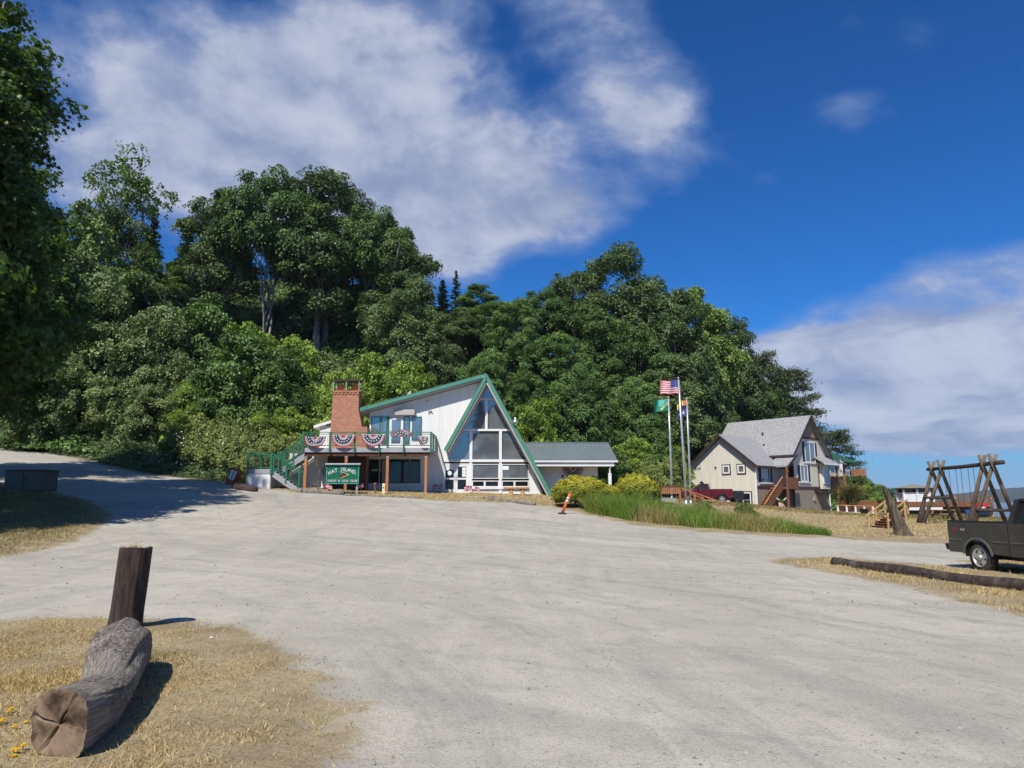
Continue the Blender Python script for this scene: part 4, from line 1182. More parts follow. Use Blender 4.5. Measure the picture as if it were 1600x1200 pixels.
# rusty leaning drum with number plate
p = hit(360, 757)
dr = thing('drum', 'rust-orange drum leaning over with a white number plate', 'drum', (p.x, p.y, p.z - 0.1))
dr.rotation_euler = (0, R(20), 0)
MB().lathe([(0.40, -0.1), (0.42, 0.0), (0.40, 0.03), (0.40, 0.38), (0.425, 0.41), (0.40, 0.44), (0.40, 0.75), (0.425, 0.78), (0.40, 0.81), (0.40, 1.08), (0.36, 1.16), (0.22, 1.20)], 22).build('shell', 'rust', dr, True)
MB().lathe([(0.22, 1.19), (0.24, 1.23), (0.0, 1.24)], 16).build('lid', 'orange_plastic', dr, True)
pl = MB().box(-0.16, -0.46, 0.46, 0.22, -0.43, 1.06).build('number_plate', 'white_paint', dr)
letters('2', 0.30, 'ink_black', pl, (0.03, -0.462, 0.78), (R(90), 0, 0), 'digit')
letters('5', 0.30, 'ink_black', pl, (0.03, -0.462, 0.52), (R(90), 0, 0), 'digit')

# road sign on a dark post
p = hit(312, 741)
rsn = thing('street_sign', 'small green street name blades on a dark leaning post', 'sign', (p.x, p.y, p.z))
rsn.rotation_euler = (0, R(3), 0)
MB().box(-0.06, -0.06, -0.3, 0.06, 0.06, 2.65).build('post', 'dark_beam', rsn)
MB().box(-0.32, -0.09, 2.66, 0.34, -0.06, 2.86).build('name_blade', 'sign_green', rsn)
MB().box(-0.02, -0.35, 2.50, 0.02, 0.35, 2.655).build('name_blade', 'sign_green', rsn)

# dark utility cabinet on the shaded verge
p = hit(48, 766)
cb = thing('utility_cabinet', 'dark green steel utility cabinet on the shaded grass verge', 'cabinet', (p.x, p.y, p.z - 0.05), R(-12))
material('cabinet_paint', (0.05, 0.062, 0.052), 0.5, 0.12, 1.5)
MB().box(-1.15, -0.55, 0, 1.1, 0.55, 1.05).build('shell', 'cabinet_paint', cb, bevel=0.03)
MB().box(-1.2, -0.62, 1.055, 1.15, 0.62, 1.11).build('lid', 'cabinet_paint', cb, bevel=0.02)
MB().box(-0.02, -0.565, 0.08, 0.02, -0.553, 1.0).build('door_seam', 'black_plastic', cb)
MB().box(0.08, -0.59, 0.5, 0.14, -0.555, 0.66).build('handle', 'black_plastic', cb)

# orange delineator
p = hit(878, 803)
dl = thing('delineator_post', 'leaning orange traffic delineator with white bands by golden bush', 'traffic post', (p.x, p.y, p.z))
MB().lathe([(0.22, 0.0), (0.22, 0.05), (0.12, 0.08)], 12).build('base', 'rubber', dl)
tl = Vector((0.42, 0.0, 1.0)).normalized()
MB().tube([tl * 0.06, tl * 1.12], 0.075, 10).build('tube', 'orange_plastic', dl, True)
for a_, b_ in ((0.66, 0.76), (0.82, 0.92)):
    MB().tube([tl * a_, tl * b_], 0.080, 10).build('band', 'cloth_white', dl, True)
MB().tube([tl * 1.12, tl * 1.20], 0.04, 8).build('grip', 'orange_plastic', dl, True)

# ------------------------------------------------------------------ ramp fence, flagpoles
fy = 47.0
fa, fb = at(938, 762, fy), at(1062, 762, fy)
zt = at(1000, 759.5, fy).z
fe = thing('ramp_fence', 'brown stained picket fence along the ramp behind golden bushes', 'fence', (fa.x, fy, gz(fa.x, fy)))
fl_ = fb.x - fa.x; z_ = zt - gz(fa.x, fy)
MB().box(0, -0.03, z_ - 0.10, fl_, 0.03, z_ - 0.03).build('rail', 'deck_wood', fe)
MB().box(0, -0.03, z_ - 0.46, fl_, 0.03, z_ - 0.40).build('rail', 'deck_wood', fe)
MB().box(-0.05, -0.09, z_ - 0.028, fl_ + 0.05, 0.09, z_ + 0.02).build('cap_rail', 'stain_wood', fe)
me = MB().prism([(-0.045, -0.055, z_ - 0.50), (0.045, -0.055, z_ - 0.50), (0.045, -0.055, z_ - 0.12), (0, -0.055, z_ - 0.04), (-0.045, -0.055, z_ - 0.12)], (0, 0.022, 0)).mesh('picket', 'deck_wood')
k = 0.08
while k < fl_:
    link('picket', me, fe, 0, (k, 0, 0)); k += 0.125
for k in (0.0, 0.33, 0.66, 1.0):
    x = fl_ * k; g_ = gz(fa.x + x, fy) - gz(fa.x, fy)
    MB().box(x - 0.06, 0.033, g_ - 0.4, x + 0.06, 0.15, z_ - 0.03).build('post', 'stain_wood', fe)
pz = z_ - 0.72
MB().box(2.8, 0.16, pz - 0.25, fl_ - 0.2, 1.4, pz - 0.02).build('ramp_floor', 'grey_paint', fe)
# handrail running down to the drive
h0 = at(1062, 762, fy); h1 = at(1143, 790, 44.0)
hr = thing('ramp_handrail', 'sloping brown handrail falling from the picket fence to the drive', 'handrail', (h0.x, h0.y, gz(h0.x, h0.y)))
o0 = Vector((0, 0, h0.z - gz(h0.x, h0.y))); o1 = h1 - Vector(hr.location)
MB().bar(o0, o1, 0.10, 0.05).build('rail', 'deck_wood', hr)
MB().bar(o0 + Vector((0.8, 0.5, -0.35)), o1 + Vector((-0.6, 0.6, -0.02)), 0.08, 0.05).build('rail', 'deck_wood', hr)
for f in (0.0, 0.30, 0.46, 0.58):
    c = o0.lerp(o1, f); wx, wy = hr.location.x + c.x, hr.location.y + c.y
    MB().box(c.x - 0.05, c.y - 0.05, gz(wx, wy) - hr.location.z - 0.3, c.x + 0.05, c.y + 0.05, c.z - 0.03).build('post', 'deck_wood', hr)

def flagpole(pxb, pyb, pxt, pyt, Y, label, r=0.055):
    a = at(pxb, pyb, Y); b = at(pxt, pyt, Y); g_ = gz(a.x, Y)
    o = thing('flagpole', label, 'flagpole', (a.x, Y, g_))
    top = Vector((b.x - a.x, 0, b.z - g_))
    MB().tube([(0, 0, -0.2), top * 0.5, top], [r * 1.25, r, r * 0.7], 10).build('pole', 'pole_metal', o, True)
    MB().lathe([(r * 2.4, -0.05), (r * 2.4, 0.06), (r * 1.3, 0.22)], 12).build('base_collar', 'galvanised', o)
    MB().lathe([(0.01, 0), (0.06, 0.03), (0.075, 0.075), (0.05, 0.13), (0.01, 0.14)], 10).build('finial', 'galvanised', o, True, loc=top)
    MB().box(top.x * .1 - 0.03, -0.12, 1.1, top.x * .1 + 0.03, -0.05, 1.28).build('cleat', 'galvanised', o)
    MB().tube([(0.07 + top.x * .1, -0.02, 1.2), top + Vector((0.07, -0.02, -0.1))], 0.006, 4).build('halyard', 'cloth_white', o)
    return o, Vector((b.x, Y, b.z))
_, t1 = flagpole(1049, 757, 1044.5, 622, 52.0, 'bare metal pole flying the green flag by ramp fence')
_, t2 = flagpole(1072, 778, 1060, 592, 49.0, 'tall metal pole flying the stars and stripes', 0.065)
_, t3 = flagpole(1079, 780, 1073, 624, 49.6, 'metal pole flying the blue flag next to cream house')
def flag(pole_top, dx, dz, wdt, hgt, name, label, colour, mats, wave=0.12, seed=0, droop=0.2):
    """waving cloth; colour(u, v) -> material index; u away from the pole, v upward"""
    o = []
    b = MB(); nu, nv = 26, 13
    def f(u, v):
        return (dx - u * wdt, wave * math.sin(u * 8 + seed + v * 1.2) * (0.25 + u) - 0.15 * u, dz - hgt + v * hgt - droop * u * u + 0.04 * math.sin(u * 9 + seed))
    for i in range(nu):
        for j in range(nv):
            b.cur = colour((i + .5) / nu, (j + .5) / nv)
            b.poly([f(i / nu, j / nv), f((i + 1) / nu, j / nv), f((i + 1) / nu, (j + 1) / nv), f(i / nu, (j + 1) / nv)])
    ob = b.build(name, mats, smooth=True, loc=pole_top)
    return tag(ob, label, 'flag')
flag(t2, -0.05, -0.1, 1.28, 0.98, 'flag', 'stars and stripes flag streaming from the tallest pole', lambda u, v: (2 if (u < 0.42 and v > 0.46) else (0 if int(v * 13) % 2 == 0 else 1)), ['cloth_red', 'cloth_white', 'cloth_blue'], 0.10, 0.4, 0.05)
flag(t1, -0.05, -0.08, 1.10, 0.85, 'flag', 'green flag with pale teal and yellow patch on pole by fence', lambda u, v: (2 if abs(v - 0.62 + u * 0.9) < 0.07 and u < 0.55 else (1 if v > 0.62 - u * 0.9 and u < 0.6 and v > 0.35 else 0)), ['cloth_green', 'cloth_teal', 'cloth_yellow'], 0.14, 1.7, 0.22)
flag(t3, -0.04, -0.05, 0.72, 1.10, 'flag', 'limp blue flag with orange and yellow top beside tallest pole', lambda u, v: ((2 if u < 0.35 else 3) if v > 0.72 - u * 0.1 else (0 if v > 0.45 else (1 if (abs(v - .25) < .08 and 0.25 < u < .8) else 4))), ['cloth_navy', 'cloth_white', 'cloth_orange', 'cloth_yellow', 'cloth_blue'], 0.10, 2.6, 0.35)
# ------------------------------------------------------------------ cream house (turned 45 degrees)
HX0, HY0, HZ0 = 18.9, 75.0, 0.45
hs = thing('cream_house', 'cream lap-sided house with grey shingle gables and tan basement', 'house', (HX0, HY0, HZ0), R(-50))
WL, D1, XM = 7.3, 4.6, 8.6          # wing width, wing side length to the main block, main gable plane
EZ, AZ = 4.95, 7.85                    # wing eave and ridge
ym0, ym1 = 4.7, 11.8; MEZ, MAZ = 6.25, 9.95
FZ = 2.65                              # main floor
def gable(x0, x1, y, zb, ze, za, d, mat, name='wall'):
    return MB().prism([(x0, y, zb), (x1, y, zb), (x1, y, ze), ((x0 + x1) / 2, y, za), (x0, y, ze)], (0, d, 0)).build(name, mat, hs)
gable(0, WL, 0, -1.0, EZ, AZ - 0.2, 0.15, 'cream_siding')
MB().box(0, 0.153, -1.0, 0.15, 12, EZ).build('wall', 'cream_siding', hs)
MB().box(WL - 0.15, 0.153, FZ, WL, ym0, EZ).build('wall', 'cream_siding', hs)
MB().box(WL - 0.15, 0.153, -1.0, WL, ym0, FZ - 0.003).build('wall', 'tan_siding', hs)
# main block: front (facing left-front) and gable
MB().box(WL - 0.14, ym0, FZ, XM - 0.003, ym0 + 0.15, MEZ).build('wall', 'cream_siding', hs)
MB().box(WL - 0.14, ym0, -1.0, XM - 0.003, ym0 + 0.15, FZ - 0.003).build('wall', 'tan_siding', hs)
def ygable(x, d, y0, y1, zb, ze, za, mat):
    return MB().prism([(x, y0, zb), (x, y1, zb), (x, y1, ze), (x, (y0 + y1) / 2, za), (x, y0, ze)], (d, 0, 0)).build('wall', mat, hs)
gt = 7.75                              # top of the cream field in the gable
ymm = (ym0 + ym1) / 2
sl = (MAZ - MEZ) / (ym1 - ymm)
MB().prism([(XM, ym0, FZ), (XM, ym1, FZ), (XM, ym1, MEZ), (XM, ymm + (MAZ - gt) / sl, gt), (XM, ymm - (MAZ - gt) / sl, gt), (XM, ym0, MEZ)], (-0.15, 0, 0)).build('wall', 'cream_siding', hs)
MB().prism([(XM, ymm - (MAZ - gt) / sl, gt + 0.003), (XM, ymm + (MAZ - gt) / sl, gt + 0.003), (XM, ymm, MAZ)], (-0.15, 0, 0)).build('gable_panel', 'tan_plain', hs)
MB().box(XM, ymm - (MAZ - gt) / sl - 0.1, gt - 0.10, XM + 0.05, ymm + (MAZ - gt) / sl + 0.1, gt + 0.10).build('gable_band', 'plum_trim', hs)
MB().box(XM - 0.15, ym0, -1.0, XM, ym1, FZ - 0.003).build('wall', 'tan_siding', hs)
MB().box(0.15, ym1 - 0.15, -1.0, XM - 0.153, ym1, MEZ).build('wall', 'cream_siding', hs)
MB().box(XM, ym0 - 0.02, FZ - 0.13, XM + 0.05, ym1 + 0.02, FZ + 0.13).build('belt_trim', 'plum_trim', hs)
MB().box(WL, 0.0, FZ - 0.12, WL + 0.04, ym0 - 0.01, FZ + 0.12).build('belt_trim', 'plum_trim', hs)
MB().box(XM - 0.03, ym0 - 0.04, -1.0, XM + 0.06, ym0 + 0.1, MEZ).build('corner_trim', 'plum_trim', hs)
MB().box(XM, ym1 - 1.95, FZ + 0.14, XM + 0.05, ym1 - 1.80, MEZ - 1.4).build('corner_trim', 'plum_trim', hs)
MB().box(-0.03, -0.04, -1.0, 0.12, 0.0, EZ).build('corner_trim', 'white_paint', hs)
# roofs
def ridge_roof(ax, a0, a1, c, half, ze, za, th=0.16, over=0.5, both=True, trim='brown_trim', mat='shingle'):
    """gable roof with ridge along ax ('x' or 'y') from a0 to a1, centred on c across"""
    out = None
    s_ = (za - ze) / half
    for sd_ in (-1, 1):
        e = c + sd_ * (half + over); z = ze - s_ * over
        if ax == 'y':
            pts = [(c, a0, za), (e, a0, z), (e, a0, z + th), (c, a0, za + th)]; d = (0, a1 - a0, 0)
        else:
            pts = [(a0, c, za), (a0, e, z), (a0, e, z + th), (a0, c, za + th)]; d = (a1 - a0, 0, 0)
        r_ = MB().prism(pts, d).build('roof', mat, hs)
        for end in (a0, a1):                     # rake boards
            k = -0.05 if end == a0 else 0.003
            if ax == 'y':
                q = [(c, end + k, za - 0.12), (e, end + k, z - 0.12), (e, end + k, z + th + 0.01), (c, end + k, za + th + 0.01)]; d2 = (0, 0.047, 0)
            else:
                q = [(end + k, c, za - 0.12), (end + k, e, z - 0.12), (end + k, e, z + th + 0.01), (end + k, c, za + th + 0.01)]; d2 = (0.047, 0, 0)
            MB().prism(q, d2).build('rake_board', trim, r_)
        if ax == 'y':
            MB().box(min(e, e + sd_ * 0.06), a0, z - 0.06, max(e, e + sd_ * 0.06), a1, z + th - 0.02).build('eave_trim', trim, r_)
        else:
            MB().box(a0, min(e, e + sd_ * 0.06), z - 0.06, a1, max(e, e + sd_ * 0.06), z + th - 0.02).build('eave_trim', trim, r_)
ridge_roof('y', -0.45, 8.4, WL / 2, WL / 2, EZ, AZ)
ridge_roof('x', -0.8, XM + 0.45, ymm, (ym1 - ym0) / 2, MEZ, MAZ)
# porch roof between wing and gable
pr0 = (ym0 + 0.2, EZ + 0.9); pr1 = (2.9, EZ - 0.35)
pr = MB().prism([(WL - 0.2, pr0[0], pr0[1]), (WL - 0.2, pr1[0], pr1[1]), (WL - 0.2, pr1[0], pr1[1] + 0.16), (WL - 0.2, pr0[0], pr0[1] + 0.16)], (XM + 0.7 - WL, 0, 0)).build('roof', 'shingle', hs)
MB().prism([(XM + 0.503, pr0[0], pr0[1] - 0.1), (XM + 0.503, pr1[0], pr1[1] - 0.1), (XM + 0.503, pr1[0], pr1[1] + 0.17), (XM + 0.503, pr0[0], pr0[1] + 0.17)], (0.05, 0, 0)).build('rake_board', 'brown_trim', pr)
for x in (5.2, 6.6):
    MB().lathe([(0.09, 0), (0.09, 0.25), (0.12, 0.27), (0.12, 0.32)], 8).build('roof_vent', 'black_plastic', hs, loc=(x - 1.0, 4.6 if x > 6 else 1.9, AZ - 0.9 if x < 6 else 8.0))
def hwin(x0, x1, z0, z1, y, **kw):
    return window(hs, x0, x1, z0, z1, y, **kw)
# wing gable windows (facing -y)
for xa in (3.72, 5.42):
    wn = hwin(xa, xa + 0.80, 4.02, 4.84, -0.003, fr='white_paint', pane='glass_blue', w=0.13)
    for q in ((xa - 0.10, 3.92, xa - 0.003, 4.94), (xa + 0.803, 3.92, xa + 0.90, 4.94), (xa, 4.843, xa + 0.80, 4.94), (xa, 3.92, xa + 0.80, 4.017)):
        MB().box(q[0], -0.06, q[1], q[2], -0.003, q[3]).build('casing', 'brown_trim', wn)
wn = hwin(5.05, 6.75, 0.75, 2.15, -0.003, pane='glass_dark', w=0.11, mull=(5.9,))
for q in ((4.95, 0.65, 5.047, 2.25), (6.753, 0.65, 6.85, 2.25), (5.05, 2.153, 6.75, 2.25), (5.05, 0.65, 6.75, 0.747)):
    MB().box(q[0], -0.06, q[1], q[2], -0.003, q[3]).build('casing', 'brown_trim', wn)
MB().box(2.8, -0.12, 4.65, 2.98, -0.003, 4.75).build('wall_vent', 'brown_trim', hs)
def xwin(y0, y1, z0, z1, x, mull=(), shutters=True, w=0.10):
    """window in a wall facing +x"""
    f = MB(); d = 0.08
    f.box(x, y0, z0, x + d, y0 + w, z1).box(x, y1 - w, z0, x + d, y1, z1).box(x, y0 + w, z0, x + d, y1 - w, z0 + w).box(x, y0 + w, z1 - w, x + d, y1 - w, z1)
    for m_ in mull:
        f.box(x, m_ - w / 2, z0 + w, x + d * 0.9, m_ + w / 2, z1 - w)
    fo = f.build('window', 'white_paint', hs)
    MB().box(x + 0.02, y0 + w, z0 + w, x + 0.04, y1 - w, z1 - w).build('pane', 'glass_blue', fo)
    if shutters:
        for a_, b_ in ((y0 - 0.42, y0 - 0.004), (y1 + 0.004, y1 + 0.42)):
            MB().box(x, a_, z0 + 0.02, x + 0.05, b_, z1 - 0.02).build('shutter', 'shutter_black', fo)
        MB().box(x, y0 - 0.42, z0 - 0.13, x + 0.10, y1 + 0.42, z0 - 0.004).build('sill', 'white_paint', fo)
    return fo
xwin(ymm - 0.95, ymm + 1.15, 5.25, 7.35, XM + 0.003, (ymm + 0.1,))
xwin(ym0 + 1.45, ym0 + 2.95, 3.25, 4.95, XM + 0.003, (ym0 + 2.2,))
xwin(1.0, 2.6, 3.1, 4.6, WL + 0.003, (1.55, 2.05))
# bay by the far corner with its little roof
bx0, bx1 = ym1 - 1.75, ym1 - 0.15
MB().box(XM + 0.003, bx0, FZ - 0.1, XM + 0.35, bx1, MEZ - 1.0).build('bay', 'cream_siding', hs)
xwin(bx0 + 0.1, bx1 - 0.15, 3.1, 4.95, XM + 0.353, (), False)
by = MB().prism([(XM, bx0 - 0.9, MEZ - 0.45), (XM + 1.1, bx0 - 0.9, MEZ - 1.2), (XM + 1.1, bx0 - 0.9, MEZ - 1.07), (XM, bx0 - 0.9, MEZ - 0.32)], (0, 3.2, 0)).build('bay_roof', 'shingle', hs)
MB().box(XM + 1.103, bx0 - 0.92, MEZ - 1.25, XM + 1.15, bx0 + 2.3, MEZ - 1.06).build('eave_trim', 'white_paint', by)
# basement door, meter box
bd_ = MB().box(XM + 0.003, ym1 - 2.9, -0.3, XM + 0.05, ym1 - 1.15, 1.95).build('basement_door', 'tan_plain', hs)
MB().tube([(XM + 0.09, ym1 - 1.35, 0.9), (XM + 0.09, ym1 - 1.35, 1.05)], 0.03, 6).build('handle', 'black_plastic', bd_)
cn = MB().prism([(XM + 0.003, ym1 - 3.0, 2.3), (XM + 0.75, ym1 - 3.0, 2.12), (XM + 0.75, ym1 - 3.0, 2.17), (XM + 0.003, ym1 - 3.0, 2.42)], (0, 1.95, 0)).build('door_canopy', 'shutter_black', hs)
MB().box(XM + 0.003, ym1 - 3.35, 1.35, XM + 0.14, ym1 - 3.15, 1.75).build('meter_box', 'grey_paint', hs)
# downspouts
for pts in ([(WL + 0.35, -0.3, EZ - 0.3), (WL + 0.1, -0.1, EZ - 0.55), (WL + 0.08, -0.06, -0.3)], [(XM + 0.7, ym1 + 0.3, MEZ - 1.2), (XM + 0.12, ym1 - 0.02, MEZ - 1.6), (XM + 0.12, ym1 - 0.02, -0.3)], [(-0.6, -0.25, EZ - 0.35), (-0.1, -0.06, EZ - 0.75), (-0.1, -0.06, -0.3)]):
    MB().tube(pts, 0.07, 8).build('downspout', 'white_paint', hs)
# porch floor, front door, stair along the porch
MB().box(WL + 0.045, 2.6, FZ - 0.18, XM + 0.6, ym0 - 0.06, FZ - 0.01).build('porch_floor', 'stain_wood', hs)
fd = MB().box(WL + 0.55, ym0 - 0.05, FZ, WL + 1.45, ym0 - 0.003, FZ + 2.1).build('front_door', 'door_dark', hs)
MB().tube([(WL + 0.65, ym0 - 0.1, FZ + 1.0), (WL + 0.65, ym0 - 0.1, FZ + 1.12)], 0.03, 6).build('handle', 'galvanised', fd)
for x, y in ((XM + 0.5, 2.68),):
    MB().box(x - 0.09, y - 0.09, -0.6, x + 0.09, y + 0.09, EZ - 0.3).build('porch_post', 'stain_wood', hs)
MB().box(XM + 0.52, 2.8, FZ, XM + 0.60, ym0 - 0.06, FZ + 0.95).build('porch_guard', 'stain_wood', hs)
# the flight runs down along -y from the porch
sx0, sx1 = WL + 0.15, WL + 1.25
N = 13; ytop, ybot = 2.6, -0.9
so = MB().prism([(sx1, ytop, FZ - 0.05), (sx1, ybot, 0.0), (sx1, ybot, -0.35), (sx1, ytop, FZ - 0.45)], (0.06, 0, 0)).build('stair_stringer', 'stain_wood', hs)
MB().prism([(sx0, ytop, FZ - 0.05), (sx0, ybot, 0.0), (sx0, ybot, -0.35), (sx0, ytop, FZ - 0.45)], (-0.06, 0, 0)).build('stair_stringer', 'stain_wood', hs)
met = MB().box(sx0, -0.16, -0.05, sx1, 0.12, 0.0).mesh('tread', 'deck_wood'); mer = MB().box(sx0, 0.08, -0.2, sx1, 0.11, -0.05).mesh('riser', 'brown_panel')
for k in range(N):
    t_ = (k + 0.5) / N
    link('tread', met, so, 0, (0, ybot + (ytop - ybot) * t_, FZ * t_)); link('riser', mer, so, 0, (0, ybot + (ytop - ybot) * t_, FZ * t_))
sg_ = MB().prism([(sx1 + 0.07, ytop, FZ - 0.2), (sx1 + 0.07, ybot, -0.1), (sx1 + 0.07, ybot, 0.95), (sx1 + 0.07, ytop, FZ + 0.95)], (0.05, 0, 0)).build('stair_guard', 'stain_wood', hs)
MB().bar((sx1 + 0.095, ytop, FZ + 0.99), (sx1 + 0.095, ybot, 0.99), 0.14, 0.06).build('handrail', 'deck_wood', sg_)
MB().box(XM + 0.03, 3.0, 0.1, XM + 0.06, 4.2, 2.0).build('porch_lattice', 'brown_panel', hs)
pl_ = MB().lathe([(0.10, 0), (0.16, 0.2), (0.15, 0.22)], 10).build('hanging_pot', 'stain_wood', hs, loc=(XM + 0.55, 2.7, EZ - 0.95))
# rear deck and side roof
dk2 = MB().box(XM - 1.8, ym1 + 0.06, FZ - 0.2, XM + 0.3, ym1 + 3.4, FZ).build('rear_deck', 'stain_wood', hs)
MB().box(XM + 0.25, ym1 + 0.06, FZ + 0.003, XM + 0.31, ym1 + 3.4, FZ + 1.0).build('deck_guard', 'stain_wood', dk2)
for y in (ym1 + 1.6, ym1 + 3.3):
    MB().box(XM + 0.2, y - 0.09, -0.8, XM + 0.38, y + 0.09, MEZ - 0.9).build('deck_post', 'deck_wood', dk2)
MB().prism([(XM - 1.5, ym1 + 0.0, MEZ - 0.3), (XM + 0.7, ym1 + 0.0, MEZ - 0.75), (XM + 0.7, ym1 + 3.2, MEZ - 1.05), (XM - 1.5, ym1 + 3.2, MEZ - 0.6)], (0, 0, 0.1)).build('rear_roof', 'shingle', hs)
# satellite dish on the wing eave
ds = MB().tube([(-0.5, -0.3, EZ - 0.3), (-0.75, -0.5, EZ + 0.05)], 0.03, 6).build('satellite_dish', 'galvanised', hs)
q = MB().lathe([(0.03, 0), (0.3, 0.05), (0.42, 0.12), (0.43, 0.13), (0.38, 0.09), (0.03, -0.02)], 18).build('dish', 'soffit_grey', ds, True, loc=(-0.8, -0.55, EZ + 0.1))
q.rotation_euler = (R(75), 0, R(30))
# hanging flag and potted sculpture by the house
fp = at(1310, 722, 80)
fo = thing('porch_flag', 'faded pink flag hanging at the rear deck of the cream house', 'flag', fp)
MB().tube([(0, 0, -1.1), (0.15, -0.2, 0.35)], 0.025, 6).build('staff', 'cloth_white', fo)
b = MB()
for i in range(6):
    f = lambda u: Vector((0.12 + 0.5 * u, -0.15 + 0.1 * math.sin(u * 7), 0.25 - 0.5 * u))
    b.poly([f(i / 6), f((i + 1) / 6), f((i + 1) / 6) + Vector((-0.15, 0, -0.85)), f(i / 6) + Vector((-0.15, 0, -0.95))])
b.build('cloth', 'cloth_white', fo)
# white garden chair-frame with pink cushion and planter in front of the stair
sp_ = at(1222, 799, 68.5)
ws = thing('garden_planter', 'white splay-legged plant stand with pink cover near the brown stair', 'planter', (sp_.x, 68.5, gz(sp_.x, 68.5)))
for sx in (-1, 1):
    MB().bar((sx * 0.12, 0, 0.75), (sx * 0.42, 0, -0.05), 0.12, 0.08).build('leg', 'cloth_white', ws)
    MB().bar((sx * 0.15, 0, 1.0), (sx * 0.45, 0, 1.28), 0.10, 0.08).build('arm', 'cloth_white', ws)
material('pink_cloth', (0.72, 0.42, 0.40), 0.8)
MB().box(-0.28, -0.12, 0.45, 0.12, 0.12, 0.85).build('cover', 'pink_cloth', ws, bevel=0.05)
MB().lathe([(0.16, 0), (0.25, 0.25), (0.26, 0.28)], 12).build('pot', 'shutter_black', ws, loc=(0.15, -0.25, 0.0))
PLANTER = ws

# ------------------------------------------------------------------ green-roofed house up on the bluff
gp = at(1306, 742, 112)
G0 = Vector((gp.x, 112, gp.z))
gh = thing('hill_house', 'grey house with dark green roof and brown deck up on the bluff', 'house', G0)
MB().box(-3.5, 0, -4, 1.2, 5, 1.9).build('wall', 'soffit_grey', gh)
MB().prism([(-5, -1.2, 2.6), (2.9, -1.2, 1.75), (2.9, -1.2, 1.95), (0.2, -1.2, 3.1), (-5, -1.2, 4.6)], (0, 7, 0)).build('roof', 'roof_green', gh)
window(gh, -0.9, 0.6, 0.2, 1.5, -0.003, pane='glass_blue')
window(gh, -2.8, -1.4, 0.2, 1.5, -0.003, pane='glass_blue')
MB().lathe([(0.14, 0), (0.14, 0.9), (0.25, 0.95), (0.25, 1.1)], 8).build('stove_pipe', 'galvanised', gh, loc=(0.2, 1, 2.6))
dkh = MB().box(-1.6, -3.2, -0.5, 3.2, -0.06, -0.3).build('deck', 'stain_wood', gh)
for k in range(5):
    MB().box(0.9, -3.26, -0.28 + k * 0.22, 3.2, -3.21, -0.12 + k * 0.22).build('guard_board', 'deck_wood', dkh)
    MB().box(3.21, -3.2, -0.28 + k * 0.22, 3.26, -0.1, -0.12 + k * 0.22).build('guard_board', 'deck_wood', dkh)
for k in range(12):
    MB().box(-1.6 + k * 0.2, -3.25, -0.3, -1.55 + k * 0.2, -3.2, 0.7).build('baluster', 'cloth_white', dkh)
for x in (-1.4, 1.0, 3.1):
    MB().box(x - 0.08, -3.15, -5, x + 0.08, -3.0, -0.503).build('deck_post', 'stain_wood', dkh)
# ------------------------------------------------------------------ pickups
def arc(cx, cz, r, a0, a1, n):
    return [(cx + r * math.cos(a0 + (a1 - a0) * k / n), cz + r * math.sin(a0 + (a1 - a0) * k / n)) for k in range(n + 1)]

def wheel(parent, x, y, r, side, wd=0.26, rim='alloy'):
    wo = MB()
    ty = MB()
    prof = [(r * 0.62, -wd / 2), (r * 0.90, -wd / 2 + 0.005), (r * 0.985, -wd / 2 + 0.045), (r, -wd / 2 + 0.08), (r, wd / 2 - 0.08), (r * 0.985, wd / 2 - 0.045), (r * 0.90, wd / 2 - 0.005), (r * 0.62, wd / 2)]
    w_ = ty.lathe(prof, 36, cap=False).build('wheel', 'rubber', parent, True, loc=(x, y, r))
    w_.rotation_euler = (R(90), 0, 0)
    s = -1 if side > 0 else 1                   # outer face in the turned wheel's z
    s = 1 if side < 0 else -1
    z0 = s * (wd / 2 - 0.05)
    rim_ = MB().lathe([(r * 0.61, z0 - 0.05), (r * 0.635, z0 + s * 0.055), (r * 0.59, z0 + s * 0.05), (r * 0.53, z0 + s * 0.0), (r * 0.52, z0 - s * 0.05)], 32, cap=False).build('rim', rim, w_, True)
    MB().lathe([(r * 0.52, z0 - s * 0.055), (0.02, z0 - s * 0.05)], 24).build('rim_well', 'black_plastic', w_)
    sp = MB()
    for k in range(5):
        a = 2 * math.pi * k / 5 + 0.3
        c, sn = math.cos(a), math.sin(a)
        q = []
        for rr, hw in ((r * 0.12, 0.075), (r * 0.55, 0.05)):
            q.append(((c * rr - sn * hw), (sn * rr + c * hw)))
            q.append(((c * rr + sn * hw), (sn * rr - c * hw)))
        sp.prism([(q[0][0], q[0][1], z0 - 0.03), (q[1][0], q[1][1], z0 - 0.03), (q[3][0], q[3][1], z0 - 0.03), (q[2][0], q[2][1], z0 - 0.03)], (0, 0, 0.06 if s > 0 else 0.055))
    sp.build('spokes', rim, w_)
    MB().lathe([(r * 0.20, z0 - 0.03), (r * 0.20, z0 + s * 0.05), (r * 0.12, z0 + s * 0.075), (0.01, z0 + s * 0.08)], 16).build('hub_cap', rim, w_, True)
    return w_

